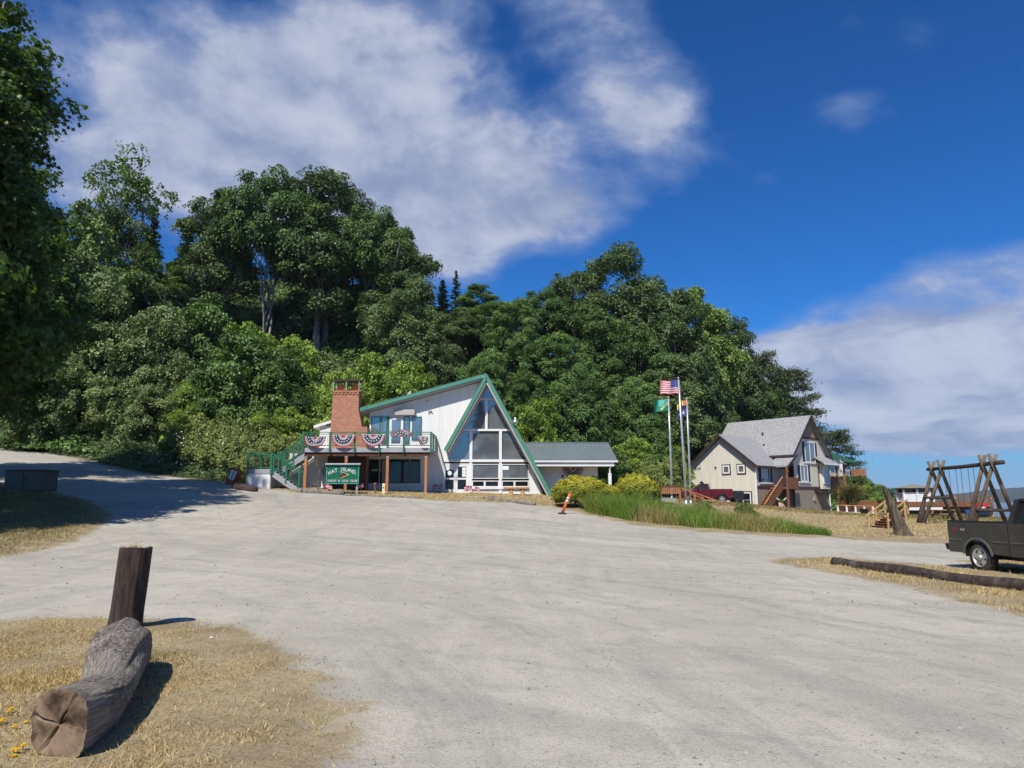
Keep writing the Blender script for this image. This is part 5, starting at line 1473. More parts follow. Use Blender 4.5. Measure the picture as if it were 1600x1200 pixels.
def pickup(label, loc, rotz, paint, bed=2.0, cab=1.75, hood=1.35, wd=1.90, r=0.37, clear=0.46, belt=1.26, roof=1.86, rack=False, badge=False, flare='truck_trim', extcab=True):
    """pickup along +x (front), origin under the rear bumper face on the ground"""
    o = thing('pickup_truck', label, 'pickup truck', loc, rotz)
    h = wd / 2
    xr = bed * 0.50 + 0.12                       # rear axle
    x1 = 0.12 + bed                              # bed front
    x2 = x1 + cab; x3 = x2 + hood
    xf = x3 - 0.72                               # front axle
    ra = r + 0.085
    def side_poly(xa, xb, zt, cx):
        a0 = math.asin(min(1, (clear + 0.02 - r) / ra))
        pts = [(xa, clear), (cx - ra * math.cos(a0), clear)] + [(px_, pz_) for px_, pz_ in arc(cx, r, ra, math.pi - a0, a0, 16)] + [(xb, clear), (xb, zt), (xa, zt)]
        return pts
    for s in (-1, 1):
        y = s * h
        # bedside, slightly bulged around the crease
        bp = MB()
        lay = [(0.0, 0.0)]
        pts = side_poly(0.12, x1 - 0.015, belt, xr)
        bp.prism([(px_, y, pz_) for px_, pz_ in pts], (0, -s * 0.07, 0))
        bo = bp.build('bedside', paint, o, bevel=0.022)
        MB().box(0.14, y - s * 0.085 if s > 0 else y + 0.005, belt, x1 - 0.02, y - 0.005 if s > 0 else y + 0.085, belt + 0.03).build('bed_rail', 'black_plastic', bo, bevel=0.01)
        fl = MB(); a_ = arc(xr, r, ra + 0.045, R(172), R(8), 20); b_ = arc(xr, r, ra - 0.005, R(172), R(8), 20)
        for k in range(20):
            fl.prism([(a_[k][0], y, a_[k][1]), (a_[k + 1][0], y, a_[k + 1][1]), (b_[k + 1][0], y, b_[k + 1][1]), (b_[k][0], y, b_[k][1])], (0, s * 0.03, 0))
        fl.build('wheel_lip', flare, bo)
        MB().box(0.16, y + (0.003 if s > 0 else -0.018), 0.78, xr - ra - 0.06, y + (0.018 if s > 0 else -0.003), 0.81).box(xr + ra + 0.06, y + (0.003 if s > 0 else -0.018), 0.78, x1 - 0.05, y + (0.018 if s > 0 else -0.003), 0.81).build('side_moulding', flare, bo)
        MB().box(0.113, y - 0.10 if s > 0 else y + 0.03, 0.82, 0.1185, y - 0.03 if s > 0 else y + 0.10, belt - 0.05).build('tail_lamp', 'tail_red', bo)
        if badge:
            for txt, xx, mt in (('Z71', 0.40, 'tail_red'), ('4x4', 0.66, 'alloy')):
                lo = letters(txt, 0.105, mt, bo, (xx, y + s * 0.003, belt - 0.24), (R(90), 0, 0 if s < 0 else R(180)), 'badge', 0.003)
                if s > 0:
                    lo.location.x = 1.02 - xx
        # cab side with fender
        pts = [(x1 + 0.015, clear)] + [(xf - ra, clear)] + arc(xf, r, ra, math.pi - 0.2, 0.2, 16) + [(x3 - 0.05, clear), (x3, 0.62), (x3 - 0.03, belt - 0.14), (x2 - 0.1, belt - 0.02), (x1 + 0.015, belt)]
        co = MB().prism([(px_, y, pz_) for px_, pz_ in pts], (0, -s * 0.07, 0)).build('body_side', paint, o, bevel=0.022)
        for xx in ((x1 + 0.50, x2 - 0.22) if extcab else (x1 + 0.15, x2 - 0.22)):
            MB().box(xx - 0.006, y + (0.002 if s > 0 else -0.006), clear + 0.05, xx + 0.006, y + (0.006 if s > 0 else -0.002), belt - 0.02).build('door_gap', 'black_plastic', co)
        MB().box(x1 + 0.62, y + (0.002 if s > 0 else -0.03), belt - 0.20, x1 + 0.82, y + (0.03 if s > 0 else -0.002), belt - 0.16).build('door_handle', 'black_plastic', co)
        MB().box(x1 + 0.05, y + (0.003 if s > 0 else -0.018), 0.78, xf - ra - 0.08, y + (0.018 if s > 0 else -0.003), 0.81).build('side_moulding', flare, co)
        MB().box(x2 - 0.42, y + (0.02 if s > 0 else -0.20), belt + 0.02, x2 - 0.30, y + (0.20 if s > 0 else -0.02), belt + 0.19).build('mirror', 'black_plastic', co, bevel=0.02)
        MB().box(x3 - 0.08, y - 0.05 if s > 0 else y - 0.002, 0.82, x3 - 0.005, y + 0.002 if s > 0 else y + 0.05, 1.0).build('headlight', 'cloth_white', co)
        wheel(o, xr, s * (h - 0.15), r, s); wheel(o, xf, s * (h - 0.15), r, s)
    # bed floor, front wall, tailgate
    MB().box(0.17, -h + 0.08, 0.70, x1 - 0.03, h - 0.08, 0.75).build('bed_floor', 'black_plastic', o)
    MB().box(x1 - 0.07, -h + 0.072, 0.70, x1 - 0.016, h - 0.072, belt - 0.005).build('bed_wall', paint, o)
    tg = MB().box(0.10, -h + 0.073, 0.66, 0.16, h - 0.073, belt - 0.01).build('tailgate', paint, o, bevel=0.015)
    MB().box(0.085, -0.12, belt - 0.16, 0.099, 0.12, belt - 0.08).build('latch', 'black_plastic', tg)
    MB().prism([(-0.12, -h + 0.06, 0.66), (0.10, -h + 0.06, 0.66), (0.10, -h + 0.06, 0.50), (-0.06, -h + 0.06, 0.50)], (0, wd - 0.12, 0)).build('rear_bumper', 'black_plastic', o, bevel=0.02)
    MB().box(0.2, -h + 0.4, 0.34, x3 - 0.5, h - 0.4, 0.62).build('chassis', 'black_plastic', o)
    for xx, rr in ((xr, 0.06), (xf, 0.05)):
        MB().tube([(xx, -h + 0.2, r), (xx, h - 0.2, r)], rr, 8).build('axle', 'black_plastic', o)
    MB().tube([(xr - 0.5, 0.35, 0.42), (xr + 0.9, 0.35, 0.42)], 0.09, 8).build('exhaust', 'black_plastic', o)
    # hood, cowl, grille, bumper
    MB().prism([(x2 - 0.12, -h + 0.072, belt - 0.30), (x3 - 0.04, -h + 0.072, belt - 0.42), (x3 - 0.04, -h + 0.072, belt - 0.13), (x3 - 0.4, -h + 0.072, belt - 0.04), (x2 - 0.12, -h + 0.072, belt + 0.0)], (0, wd - 0.144, 0)).build('hood', paint, o, bevel=0.03)
    MB().box(x3 - 0.06, -h + 0.1, 0.66, x3 - 0.01, h - 0.1, belt - 0.2).build('grille', 'black_plastic', o)
    MB().box(x3 - 0.04, -h + 0.02, 0.44, x3 + 0.12, h - 0.02, 0.64).build('front_bumper', 'alloy', o, bevel=0.03)
    # cab: floor block and tapered greenhouse
    MB().box(x1 + 0.03, -h + 0.072, clear, x2 - 0.13, h - 0.072, belt - 0.003).build('cab_body', paint, o)
    i0, i1 = h - 0.02, h - 0.20
    xa, xb, xc, xd = x1 + 0.03, x2 - 0.02, x2 - 0.62, x1 + 0.16
    zr = roof
    lo_ = [(xa, i0), (xb, i0)]; up_ = [(xd, i1), (xc, i1)]
    roof_o = MB().prism([(xd - 0.02, -i1 - 0.01, zr - 0.08), (xc + 0.06, -i1 - 0.01, zr - 0.08), (xc - 0.02, -i1 - 0.01, zr), (xd + 0.04, -i1 - 0.01, zr)], (0, 2 * i1 + 0.02, 0)).build('cab_roof', paint, o, bevel=0.03)
    def pill(p, q, t=0.09):
        return MB().bar(p, q, t, t, (0, 1, 0)).build('pillar', paint, roof_o)
    for s in (-1, 1):
        pill((xa + 0.05, s * (i0 - 0.05), belt - 0.02), (xd + 0.03, s * (i1 - 0.03), zr - 0.05), 0.13)
        pill((xb - 0.05, s * (i0 - 0.05), belt - 0.02), (xc + 0.0, s * (i1 - 0.03), zr - 0.05), 0.07)
        xm = x1 + (0.52 if extcab else 0.12); 
        pill((xm, s * (i0 - 0.05), belt - 0.02), (xm + 0.02, s * (i1 - 0.03), zr - 0.05), 0.08)
        y0, y1 = s * (i0 - 0.045), s * (i1 - 0.04)
        MB().prism([(xa + 0.1, y0, belt), (xb - 0.1, y0, belt), (xc - 0.03, y1, zr - 0.07), (xd + 0.07, y1, zr - 0.07)], (0, -s * 0.01, 0)).build('side_glass', 'glass_car', roof_o)
    MB().prism([(xb - 0.06, -i0 + 0.08, belt), (xb - 0.06, i0 - 0.08, belt), (xc, i1 - 0.05, zr - 0.06), (xc, -i1 + 0.05, zr - 0.06)], (-0.012, 0, 0)).build('windshield', 'glass_car', roof_o)
    MB().prism([(xa + 0.06, -i0 + 0.09, belt), (xa + 0.06, i0 - 0.09, belt), (xd + 0.03, i1 - 0.06, zr - 0.06), (xd + 0.03, -i1 + 0.06, zr - 0.06)], (0.012, 0, 0)).build('rear_glass', 'glass_car', roof_o)
    MB().box(x1 + 0.35, -h + 0.25, belt - 0.3, x1 + 0.6, h - 0.25, belt + 0.2).build('seat', 'black_plastic', o)
    if rack:
        for k in range(4):
            MB().tube([(xc - 0.25, -0.5 + k * 0.33, zr + 0.03), (xc - 0.1, -0.5 + k * 0.33, zr + 0.14)], [0.06, 0.10], 10).build('roof_light', 'black_plastic', roof_o)
        MB().box(xc - 0.28, -0.72, zr + 0.003, xc - 0.2, 0.72, zr + 0.05).build('light_bar', 'black_plastic', roof_o)
    return o

TY_, TXr = 19.7, 11.75
hx, hy = 0.13, -0.9915
rot = math.atan2(hy, hx)
# origin: rear centre; near side is the truck's right side, 0.95 m toward the camera side
nside = Vector((hy, -hx))                                    # right-hand side direction
c = Vector((TXr, TY_)) - nside * 0.95
pickup('dusty dark grey pickup truck parked behind the long log', (c.x, c.y, gz(c.x + 0.3, c.y - 1.5) - 0.015), rot, 'truck_paint', badge=True)
rp = at(1141, 789, 62.0)
pickup('dark red pickup with roof lights parked beside the cream house', (rp.x, 61.2, gz(rp.x - 1, 62) - 0.02), R(172), 'red_paint', bed=1.75, cab=1.45, hood=1.15, wd=1.72, r=0.35, belt=1.2, roof=1.68, rack=True, extcab=False, flare='black_plastic')
# dark utility trailer box behind the red pickup
q = at(1149, 787, 61.5)
tr = thing('cargo_box', 'dark grey cargo box on a small trailer behind red pickup', 'trailer', (q.x, 61.8, gz(q.x, 61.8)), R(172))
MB().box(-0.75, -0.6, 0.45, 0.75, 0.6, 1.12).build('box', 'shutter_black', tr, bevel=0.03)
MB().box(-0.70, -0.55, 1.125, 0.70, 0.55, 1.20).build('lid', 'shutter_black', tr, bevel=0.02)
for y in (-0.6, 0.6):
    w_ = MB().lathe([(0.12, -0.08), (0.25, -0.08), (0.27, 0), (0.25, 0.08), (0.12, 0.08)], 18).build('wheel', 'rubber', tr, True, loc=(0, y, 0.26)); w_.rotation_euler = (R(90), 0, 0)
MB().box(-1.3, -0.05, 0.38, 0.75, 0.05, 0.447).build('drawbar', 'galvanised', tr)

# ------------------------------------------------------------------ long log, stump, swing frame
def round_log(name, label, a, b, r, mat, n=40, ns=18, seed=0, sink=0.15, cat='log'):
    rng = np.random.default_rng(seed); a = Vector(a); b = Vector(b); c = (a + b) / 2
    mb = MB(); pts, rad = [], []
    for k in range(n + 1):
        q = a.lerp(b, k / n); q.z = gz(q.x, q.y) + r * (1 - sink) + 0.02 * math.sin(k * 0.4 + seed)
        pts.append(q - c); rad.append(r * (1 + rng.uniform(-0.012, 0.012)) * (0.92 if k in (0, n) else 1))
    mb.tube(pts, rad, ns)
    v = np.array(mb.v); v += (rng.uniform(-1, 1, v.shape) * r * 0.018); mb.v = [tuple(q) for q in v]
    return tag(mb.build(name, mat, smooth=True, loc=c), label, cat)
a = hit(1304, 884); b = hit(1600, 925); d = (b - a)
round_log('parking_log', 'long dark creosoted log lying as a parking stop', a, a + d * 1.45, 0.140, 'pole_log', seed=3, sink=0.35)

# leaning driftwood slab standing in the dry grass
p0 = hit(1414, 838)
rng = np.random.default_rng(8); mb = MB(); n, ns = 26, 20; s_ = p0.y / F_PX
for k in range(n + 1):
    t_ = k / n
    cx = (0.0 - 27 * t_ - 4 * t_ * t_ + 5 * t_) * s_; z = 76 * t_ * s_ - 0.15 * (1 - t_)
    rx_, ry_ = (9.5 * (1 - t_) ** 0.9 + 2.0) * s_ * (1 + 0.25 * (t_ < 0.12)), (9 * (1 - t_) + 3) * s_
    for j in range(ns):
        an = 2 * math.pi * j / ns; w_ = 1 + 0.16 * math.sin(5 * an + 1.3) + 0.08 * math.sin(11 * an) + rng.uniform(-.03, .03)
        mb.v.append((cx + rx_ * w_ * math.cos(an), ry_ * w_ * math.sin(an), z))
for k in range(n):
    for j in range(ns):
        j2 = (j + 1) % ns; mb.face((k * ns + j, k * ns + j2, (k + 1) * ns + j2, (k + 1) * ns + j))
mb.face([n * ns + j for j in range(ns)])
tag(mb.build('driftwood_stump', 'stump_wood', smooth=True, loc=p0), 'tall leaning driftwood slab standing in dry grass near swing', 'driftwood')

sw = thing('swing_frame', 'rough log swing frame with crossed legs and one long beam', 'swing', (27.3, 43.0, gz(27.3, 43.0)))
g0 = gz(27.3, 43.0); BZ = 3.92 - g0
bl, br_ = at(1450, 733.5, 47.4), at(1567, 722, 38.9)
o_ = Vector((27.3, 43.0, g0))
beam0, beam1 = bl - o_, br_ - o_
MB().tube([beam0, beam0.lerp(beam1, .5) + Vector((0, 0, -0.04)), beam1], [0.115, 0.115, 0.125], 12).build('beam', 'swing_beam', sw, True)
def lerp_beam(yw):
    t_ = (yw - 43.0 - beam0.y) / (beam1.y - beam0.y); return beam0.lerp(beam1, t_)
for yw, pl_, pr_ in ((46.9, 1436, 1492), (45.7, 1444, 1504), (40.9, 1513, 1574), (39.9, 1519, 1592)):
    bm = lerp_beam(yw); gl_ = gz(27.5, yw) - g0
    xl = at(pl_, 825, yw).x - 27.3; xr_ = at(pr_, 825, yw).x - 27.3
    for xa, sgn in ((xl, 1), (xr_, -1)):
        foot = Vector((xa, bm.y + 0.12 * sgn, gl_ - 0.1)); cross = Vector((bm.x, bm.y + 0.12 * sgn, bm.z - 0.30))
        dr_ = (cross - foot).normalized(); top = cross + dr_ * 0.85
        lg = MB().tube([foot, cross, top], [0.12, 0.105, 0.09], 10).build('leg', 'swing_log', sw, True)
    zb = gl_ + (bm.z - gl_) * (0.47 if yw > 43 else 0.30)
    f = (zb - gl_) / (bm.z - 0.3 - gl_)
    MB().tube([(xl + (bm.x - xl) * f - 0.15, bm.y, zb), (xr_ + (bm.x - xr_) * f + 0.15, bm.y, zb)], 0.08, 8).build('brace', 'swing_beam', sw, True)
for yw, px_ in ((46.3, 1437), (40.4, 1513)):
    x_ = at(px_, 820, yw).x - 27.3; gl_ = gz(27.3, yw) - g0
    MB().tube([(x_ - 0.10, yw - 43.0 - 0.3, gl_ - 0.15), (x_ + 0.10, yw - 43.0 - 0.25, gl_ + 0.8), (x_ + 0.42, yw - 43.0, gl_ + 1.45)], [0.25, 0.20, 0.07], 12).build('buttress_log', 'creosote', sw, True)
for yw in (45.0, 43.6, 42.2):
    bm = lerp_beam(yw); gl_ = gz(27.3, yw) - g0; s0 = gl_ + 0.55
    so_ = MB().box(bm.x - 0.07, yw - 43 - 0.26, s0 - 0.02, bm.x + 0.07, yw - 43 + 0.26, s0 + 0.02).build('swing_seat', 'rubber', sw)
    for dy in (-0.24, 0.24):
        MB().tube([(bm.x, yw - 43 + dy, s0), (bm.x, yw - 43 + dy * 1.05, bm.z - 0.08)], 0.014, 5).build('chain', 'wire', so_)

# ------------------------------------------------------------------ hut on the beach deck
HUY = 76.0
hb = at(1432, 797, HUY)
hut = thing('beach_hut', 'pale octagonal beach hut with shingle roof on a plank deck', 'hut', (hb.x, HUY, gz(hb.x, HUY)))
g0 = gz(hb.x, HUY); s_ = HUY / F_PX
zf = at(1432, 784, HUY).z - g0; ze = at(1432, 763, HUY).z - g0; za = at(1432, 756, HUY).z - g0
rad = 24 * s_
def octo(r, z): return [(r * math.cos(R(22.5 + 45 * k)), r * math.sin(R(22.5 + 45 * k)), z) for k in range(8)]
lo_, mid_, up_ = octo(rad, zf), octo(rad, ze - 0.42), octo(rad, ze)
for k in range(8):
    j = (k + 1) % 8
    pa, pb = Vector(lo_[k]), Vector(lo_[j]); nrm = ((pa + pb) / 2); nrm.z = 0; nrm.normalize()
    wp = MB().prism([pa, pb, Vector(mid_[j]), Vector(mid_[k])], -nrm * 0.1).build('wall', 'hut_siding', hut)
    MB().prism([Vector(mid_[k]) - nrm * 0.03, Vector(mid_[j]) - nrm * 0.03, Vector(up_[j]) - nrm * 0.03, Vector(up_[k]) - nrm * 0.03], -nrm * 0.03).build('pane', 'glass_dark', wp)
    MB().box(lo_[k][0] * 1.01 - 0.09, lo_[k][1] * 1.01 - 0.09, zf, lo_[k][0] * 1.01 + 0.09, lo_[k][1] * 1.01 + 0.09, ze).build('corner_post', 'white_paint', hut)
rb = MB(); ev_ = octo(rad * 1.22, ze); ap = (0, 0, za)
for k in range(8):
    rb.poly([ev_[k], ev_[(k + 1) % 8], ap])
rb.poly([(v[0], v[1], ze - 0.004) for v in ev_[::-1]])
rfo = rb.build('roof', 'shingle_brown', hut)
ed = MB(); e2 = octo(rad * 1.23, ze - 0.12); e1_ = octo(rad * 1.23, ze + 0.01)
for k in range(8):
    ed.poly([e2[k], e2[(k + 1) % 8], e1_[(k + 1) % 8], e1_[k]])
ed.build('eave_trim', 'shutter_black', rfo)
# deck of the hut
dk_ = MB().box(-2.4, -2.6, zf - 0.25, 6.4, 2.4, zf - 0.003).build('deck', 'stain_wood', hut)
for x in (-2.3, 0.2, 2.6, 4.6, 6.3):
    MB().box(x - 0.09, -2.58, -0.6, x + 0.09, -2.4, zf + 0.1 + (0.5 if x > 1 else 0)).build('deck_post', 'raw_wood', dk_)
for z in (0.15, 0.5):
    MB().box(2.6, -2.62, zf + z, 6.4, -2.585, zf + z + 0.13).build('rail', 'stain_wood', dk_)
MB().box(-2.4, -2.7, zf - 0.5, 6.4, -2.603, zf - 0.25).build('skirt_board', 'stain_wood', dk_)
MB().box(-2.2, -2.66, zf - 0.85, 1.2, -2.605, zf - 0.55).build('white_panel', 'white_paint', dk_)
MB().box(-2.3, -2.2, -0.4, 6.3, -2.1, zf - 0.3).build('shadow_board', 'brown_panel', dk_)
# stair up to the deck, near the driftwood slab
a0 = hit(1372, 826)
ss = thing('beach_stair', 'short timber stair with raw wood handrails beside driftwood slab', 'stair', a0)
dirx = Vector((1.0, 0.55, 0)).normalized(); ss.scale = (0.72, 0.72, 0.72); sidev = Vector((-dirx.y, dirx.x, 0))
for k in range(6):
    c = dirx * (0.3 + 0.34 * k) + Vector((0, 0, 0.17 * (k + 1)))
    MB().prism([c - sidev * 0.75 - dirx * 0.2, c + sidev * 0.75 - dirx * 0.2, c + sidev * 0.75 + dirx * 0.16, c - sidev * 0.75 + dirx * 0.16], (0, 0, 0.05)).build('tread', 'stain_wood', ss)
    MB().prism([c - sidev * 0.75 + dirx * 0.12, c + sidev * 0.75 + dirx * 0.12, c + sidev * 0.75 + dirx * 0.16, c - sidev * 0.75 + dirx * 0.16], (0, 0, -0.17)).build('riser', 'brown_panel', ss)
for s in (-1, 1):
    q = sidev * 0.8 * s
    MB().bar(q + dirx * -0.3 + Vector((0, 0, 0.85)), q + dirx * 2.6 + Vector((0, 0, 2.15)), 0.10, 0.06).build('handrail', 'raw_wood', ss)
    MB().bar(q + dirx * 0.1 + Vector((0, 0, 0.55)), q + dirx * 2.5 + Vector((0, 0, 1.65)), 0.06, 0.10).build('handrail', 'raw_wood', ss)
    for d_, h_ in ((0.05, 0.98), (1.0, 1.42), (2.2, 1.95)):
        p = q + dirx * d_
        MB().box(p.x - 0.06, p.y - 0.06, -0.1, p.x + 0.06, p.y + 0.06, h_).build('post', 'raw_wood', ss)
# red cover and blue hull by the water
q = at(1532, 806, 66)
ky = thing('covered_dinghy', 'small blue dinghy under a bright red cover by the water', 'boat', (q.x, 66, gz(q.x, 66)), R(20))
hull = MB()
for k in range(9):
    t_ = k / 8; w_ = 0.75 * math.sin(math.pi * (0.12 + 0.8 * t_)) ** 0.6
    x_ = -1.3 + 2.6 * t_
    hull.v += [(x_, -w_, 0.75), (x_, -w_ * 0.8, 0.3), (x_, 0, 0.12), (x_, w_ * 0.8, 0.3), (x_, w_, 0.75)]
for k in range(8):
    for j in range(4):
        hull.face((k * 5 + j, k * 5 + j + 1, k * 5 + 6 + j, k * 5 + 5 + j))
hull.build('hull', 'kayak_blue', ky, True)
MB().box(-0.5, -0.45, 0.76, 0.5, 0.45, 1.35).build('cover', 'kayak_red', ky, bevel=0.18)
MB().box(-0.8, -0.72, 0.70, -0.2, -0.6, 1.0).build('fender', 'cloth_white', ky, bevel=0.05)
# picnic table and benches behind the swing
def picnic(px, py, label, rz, Y=None):
    p = hit(px, py)
    o = thing('picnic_table', label, 'picnic table', p, rz)
    MB().box(-0.95, -0.38, 0.72, 0.95, 0.38, 0.77).build('table_top', 'raw_wood', o)
    for y in (-0.72, 0.72):
        MB().box(-0.95, y - 0.14, 0.42, 0.95, y + 0.14, 0.46).build('seat', 'raw_wood', o)
    for x in (-0.7, 0.7):
        for s in (-1, 1):
            MB().bar((x, s * 0.25, 0.71), (x, s * 0.7, 0.0), 0.05, 0.10).build('leg', 'stain_wood', o)
        MB().box(x - 0.03, -0.8, 0.35, x + 0.03, 0.8, 0.42).build('brace', 'stain_wood', o)
picnic(1478, 812, 'weathered picnic table on dry grass beyond the swing frame', R(10))
# white rail fence and planters by the house
fp0, fp1 = at(1308, 803, 74), at(1366, 806, 70)
wf = thing('garden_rail', 'low wooden rail on white posts along the garden of cream house', 'fence', (fp0.x, fp0.y, gz(fp0.x, fp0.y)))
d_ = Vector((fp1.x - fp0.x, fp1.y - fp0.y, gz(fp1.x, fp1.y) - gz(fp0.x, fp0.y)))
MB().bar(Vector((0, 0, 0.85)), d_ + Vector((0, 0, 0.85)), 0.14, 0.07).build('rail', 'raw_wood', wf)
MB().bar(Vector((0, 0, 0.10)), d_ + Vector((0, 0, 0.10)), 0.12, 0.22).build('kerb_board', 'white_paint', wf)
for f in (0.03, 0.28, 0.52, 0.76, 0.98):
    c = d_ * f; MB().box(c.x - 0.07, c.y - 0.07, c.z - 0.3, c.x + 0.07, c.y + 0.07, c.z + 0.81).build('post', 'white_paint', wf)
q = at(1351, 809, 69)
pt = MB().lathe([(0.28, 0), (0.40, 0.5), (0.42, 0.56), (0.38, 0.58), (0.33, 0.5)], 14).build('garden_tub', 'shutter_black', None, True, loc=(q.x, 69, gz(q.x, 69)))
tag(pt, 'black round planting tub at the end of the garden rail', 'planter')
q = at(1347, 790, 78)
bf = thing('board_fence', 'brown board fence behind the palm-like plant', 'fence', (q.x, 78, gz(q.x, 78)))
meb = MB().box(-0.115, -0.02, -0.2, 0.115, 0.02, 1.35).mesh('board', 'stain_wood')
for k in range(16):
    link('board', meb, bf, 0, (-2.2 + k * 0.25, 0, 0))
MB().box(-2.3, 0.022, 1.0, 1.8, 0.08, 1.12).build('rail', 'stain_wood', bf)
# ------------------------------------------------------------------ foreground: driftwood log and piling
def vnoise(p, f, seed):
    """3-d value noise in -1..1 for an (n,3) array"""
    return (lattice(p[:, 0] * 1.0 + p[:, 2] * 0.71, p[:, 1] + p[:, 2] * 0.37, seed, f) + lattice(p[:, 2], p[:, 0] * 0.8 - p[:, 1] * 0.6, seed + 3, f) - 1.0)

def end_grain():
    m = bpy.data.materials.new('end_grain'); m.use_nodes = True
    t = NT(m.node_tree)
    co = t.n('ShaderNodeTexCoord').outputs['Object']          # cut face lies in local xy, pith at the origin
    sp = t.n('ShaderNodeSeparateXYZ', x0=co)
    ang = t.m('ARCTAN2', sp.outputs[1], sp.outputs[0])
    r_ = t.n('ShaderNodeVectorMath', operation='LENGTH', x0=co).outputs[1]
    polar = t.n('ShaderNodeCombineXYZ', x0=t.m('MULTIPLY', ang, 2.6), x1=t.m('MULTIPLY', r_, 1.2), x2=0.0).outputs[0]
    ray = t.noise(polar, 2.2, 6, 0.7)
    ring = t.n('ShaderNodeTexWave', wave_type='RINGS', rings_direction='Z'); t.put(ring.inputs['Vector'], co)
    ring.inputs['Scale'].default_value = 24.0; ring.inputs['Distortion'].default_value = 2.5; ring.inputs['Detail'].default_value = 3.0
    blot = t.noise(co, 3.0, 5, 0.65)
    c = t.mix(t.ramp(blot, 0.38, 0.60), (0.060, 0.038, 0.026), (0.27, 0.195, 0.135))
    c = t.mix(t.m('MULTIPLY', t.ramp(ray, 0.5, 0.8), 0.35), c, (0.40, 0.33, 0.25))
    c = t.mix(t.m('MULTIPLY', t.ramp(ring.outputs[1], 0.4, 0.9), 0.22), c, (0.07, 0.045, 0.03))
    crack = t.ramp(ray, 0.33, 0.27)
    c = t.mix(t.m('MULTIPLY', crack, 0.55), c, (0.025, 0.018, 0.014))
    p = t.n('ShaderNodeBsdfPrincipled'); t.put(p.inputs['Base Color'], c); p.inputs['Roughness'].default_value = 0.85; p.inputs['Specular IOR Level'].default_value = 0.2
    b = t.n('ShaderNodeBump'); b.inputs['Strength'].default_value = 0.8; b.inputs['Distance'].default_value = 0.02
    t.put(b.inputs['Height'], t.m('ADD', t.m('MULTIPLY', ray, 0.5), t.m('MULTIPLY', blot, 0.8))); t.put(p.inputs['Normal'], b)
    o = t.n('ShaderNodeOutputMaterial'); t.put(o.inputs[0], p)
    M['end_grain'] = m
end_grain()

def log_bark():
    """weathered wood whose grain runs along the log (attributes along / around)"""
    m = bpy.data.materials.new('log_bark'); m.use_nodes = True
    t = NT(m.node_tree)
    al = t.n('ShaderNodeAttribute', attribute_name='along').outputs['Fac']
    co = t.n('ShaderNodeTexCoord').outputs['Object']
    ar = t.n('ShaderNodeAttribute', attribute_name='around').outputs['Fac']
    gv = t.n('ShaderNodeCombineXYZ', x0=t.m('MULTIPLY', al, 0.9), x1=t.m('MULTIPLY', ar, 14.0), x2=0.0).outputs[0]
    grain = t.noise(gv, 3.2, 8, 0.7, 0.6)
    fib = t.noise(gv, 14.0, 5, 0.7, 0.3)
    bl = t.noise(co, 2.6, 5, 0.6)
    bark = t.ramp(t.m('ADD', t.noise(co, 1.7, 4, 0.6), t.m('MULTIPLY', t.m('SUBTRACT', al, 1.2), 0.10)), 0.46, 0.56)
    c = t.mix(t.ramp(grain, 0.3, 0.7), (0.120, 0.100, 0.082), (0.42, 0.375, 0.315))
    c = t.mix(t.m('MULTIPLY', t.ramp(bl, 0.5, 0.75), 0.55), c, (0.50, 0.45, 0.38))
    vo = t.n('ShaderNodeTexVoronoi', feature='DISTANCE_TO_EDGE'); vo.inputs['Scale'].default_value = 24.0
    t.put(vo.inputs['Vector'], t.vm('ADD', t.mapping(co, (1, 0.6, 1)), t.n('ShaderNodeCombineXYZ', x0=t.m('MULTIPLY', fib, 0.12)).outputs[0]))
    plate = t.ramp(vo.outputs['Distance'], 0.02, 0.12)
    cb_ = t.mix(plate, (0.05, 0.042, 0.036), t.mix(t.ramp(bl, 0.3, 0.7), (0.23, 0.195, 0.165), (0.38, 0.345, 0.30)))
    c = t.mix(t.m('MULTIPLY', bark, 0.55), c, cb_)
    c = t.mix(t.m('MULTIPLY', t.ramp(fib, 0.5, 0.75), 0.30), c, (0.06, 0.048, 0.04))
    p = t.n('ShaderNodeBsdfPrincipled'); t.put(p.inputs['Base Color'], c); p.inputs['Roughness'].default_value = 0.85; p.inputs['Specular IOR Level'].default_value = 0.2
    b = t.n('ShaderNodeBump'); b.inputs['Strength'].default_value = 1.0; b.inputs['Distance'].default_value = 0.025
    t.put(b.inputs['Height'], t.m('ADD', t.m('ADD', grain, t.m('MULTIPLY', fib, 0.4)), t.m('MULTIPLY', t.m('MULTIPLY', plate, bark), 0.35))); t.put(p.inputs['Normal'], b)
    o = t.n('ShaderNodeOutputMaterial'); t.put(o.inputs[0], p)
    M['log_bark'] = m
log_bark()

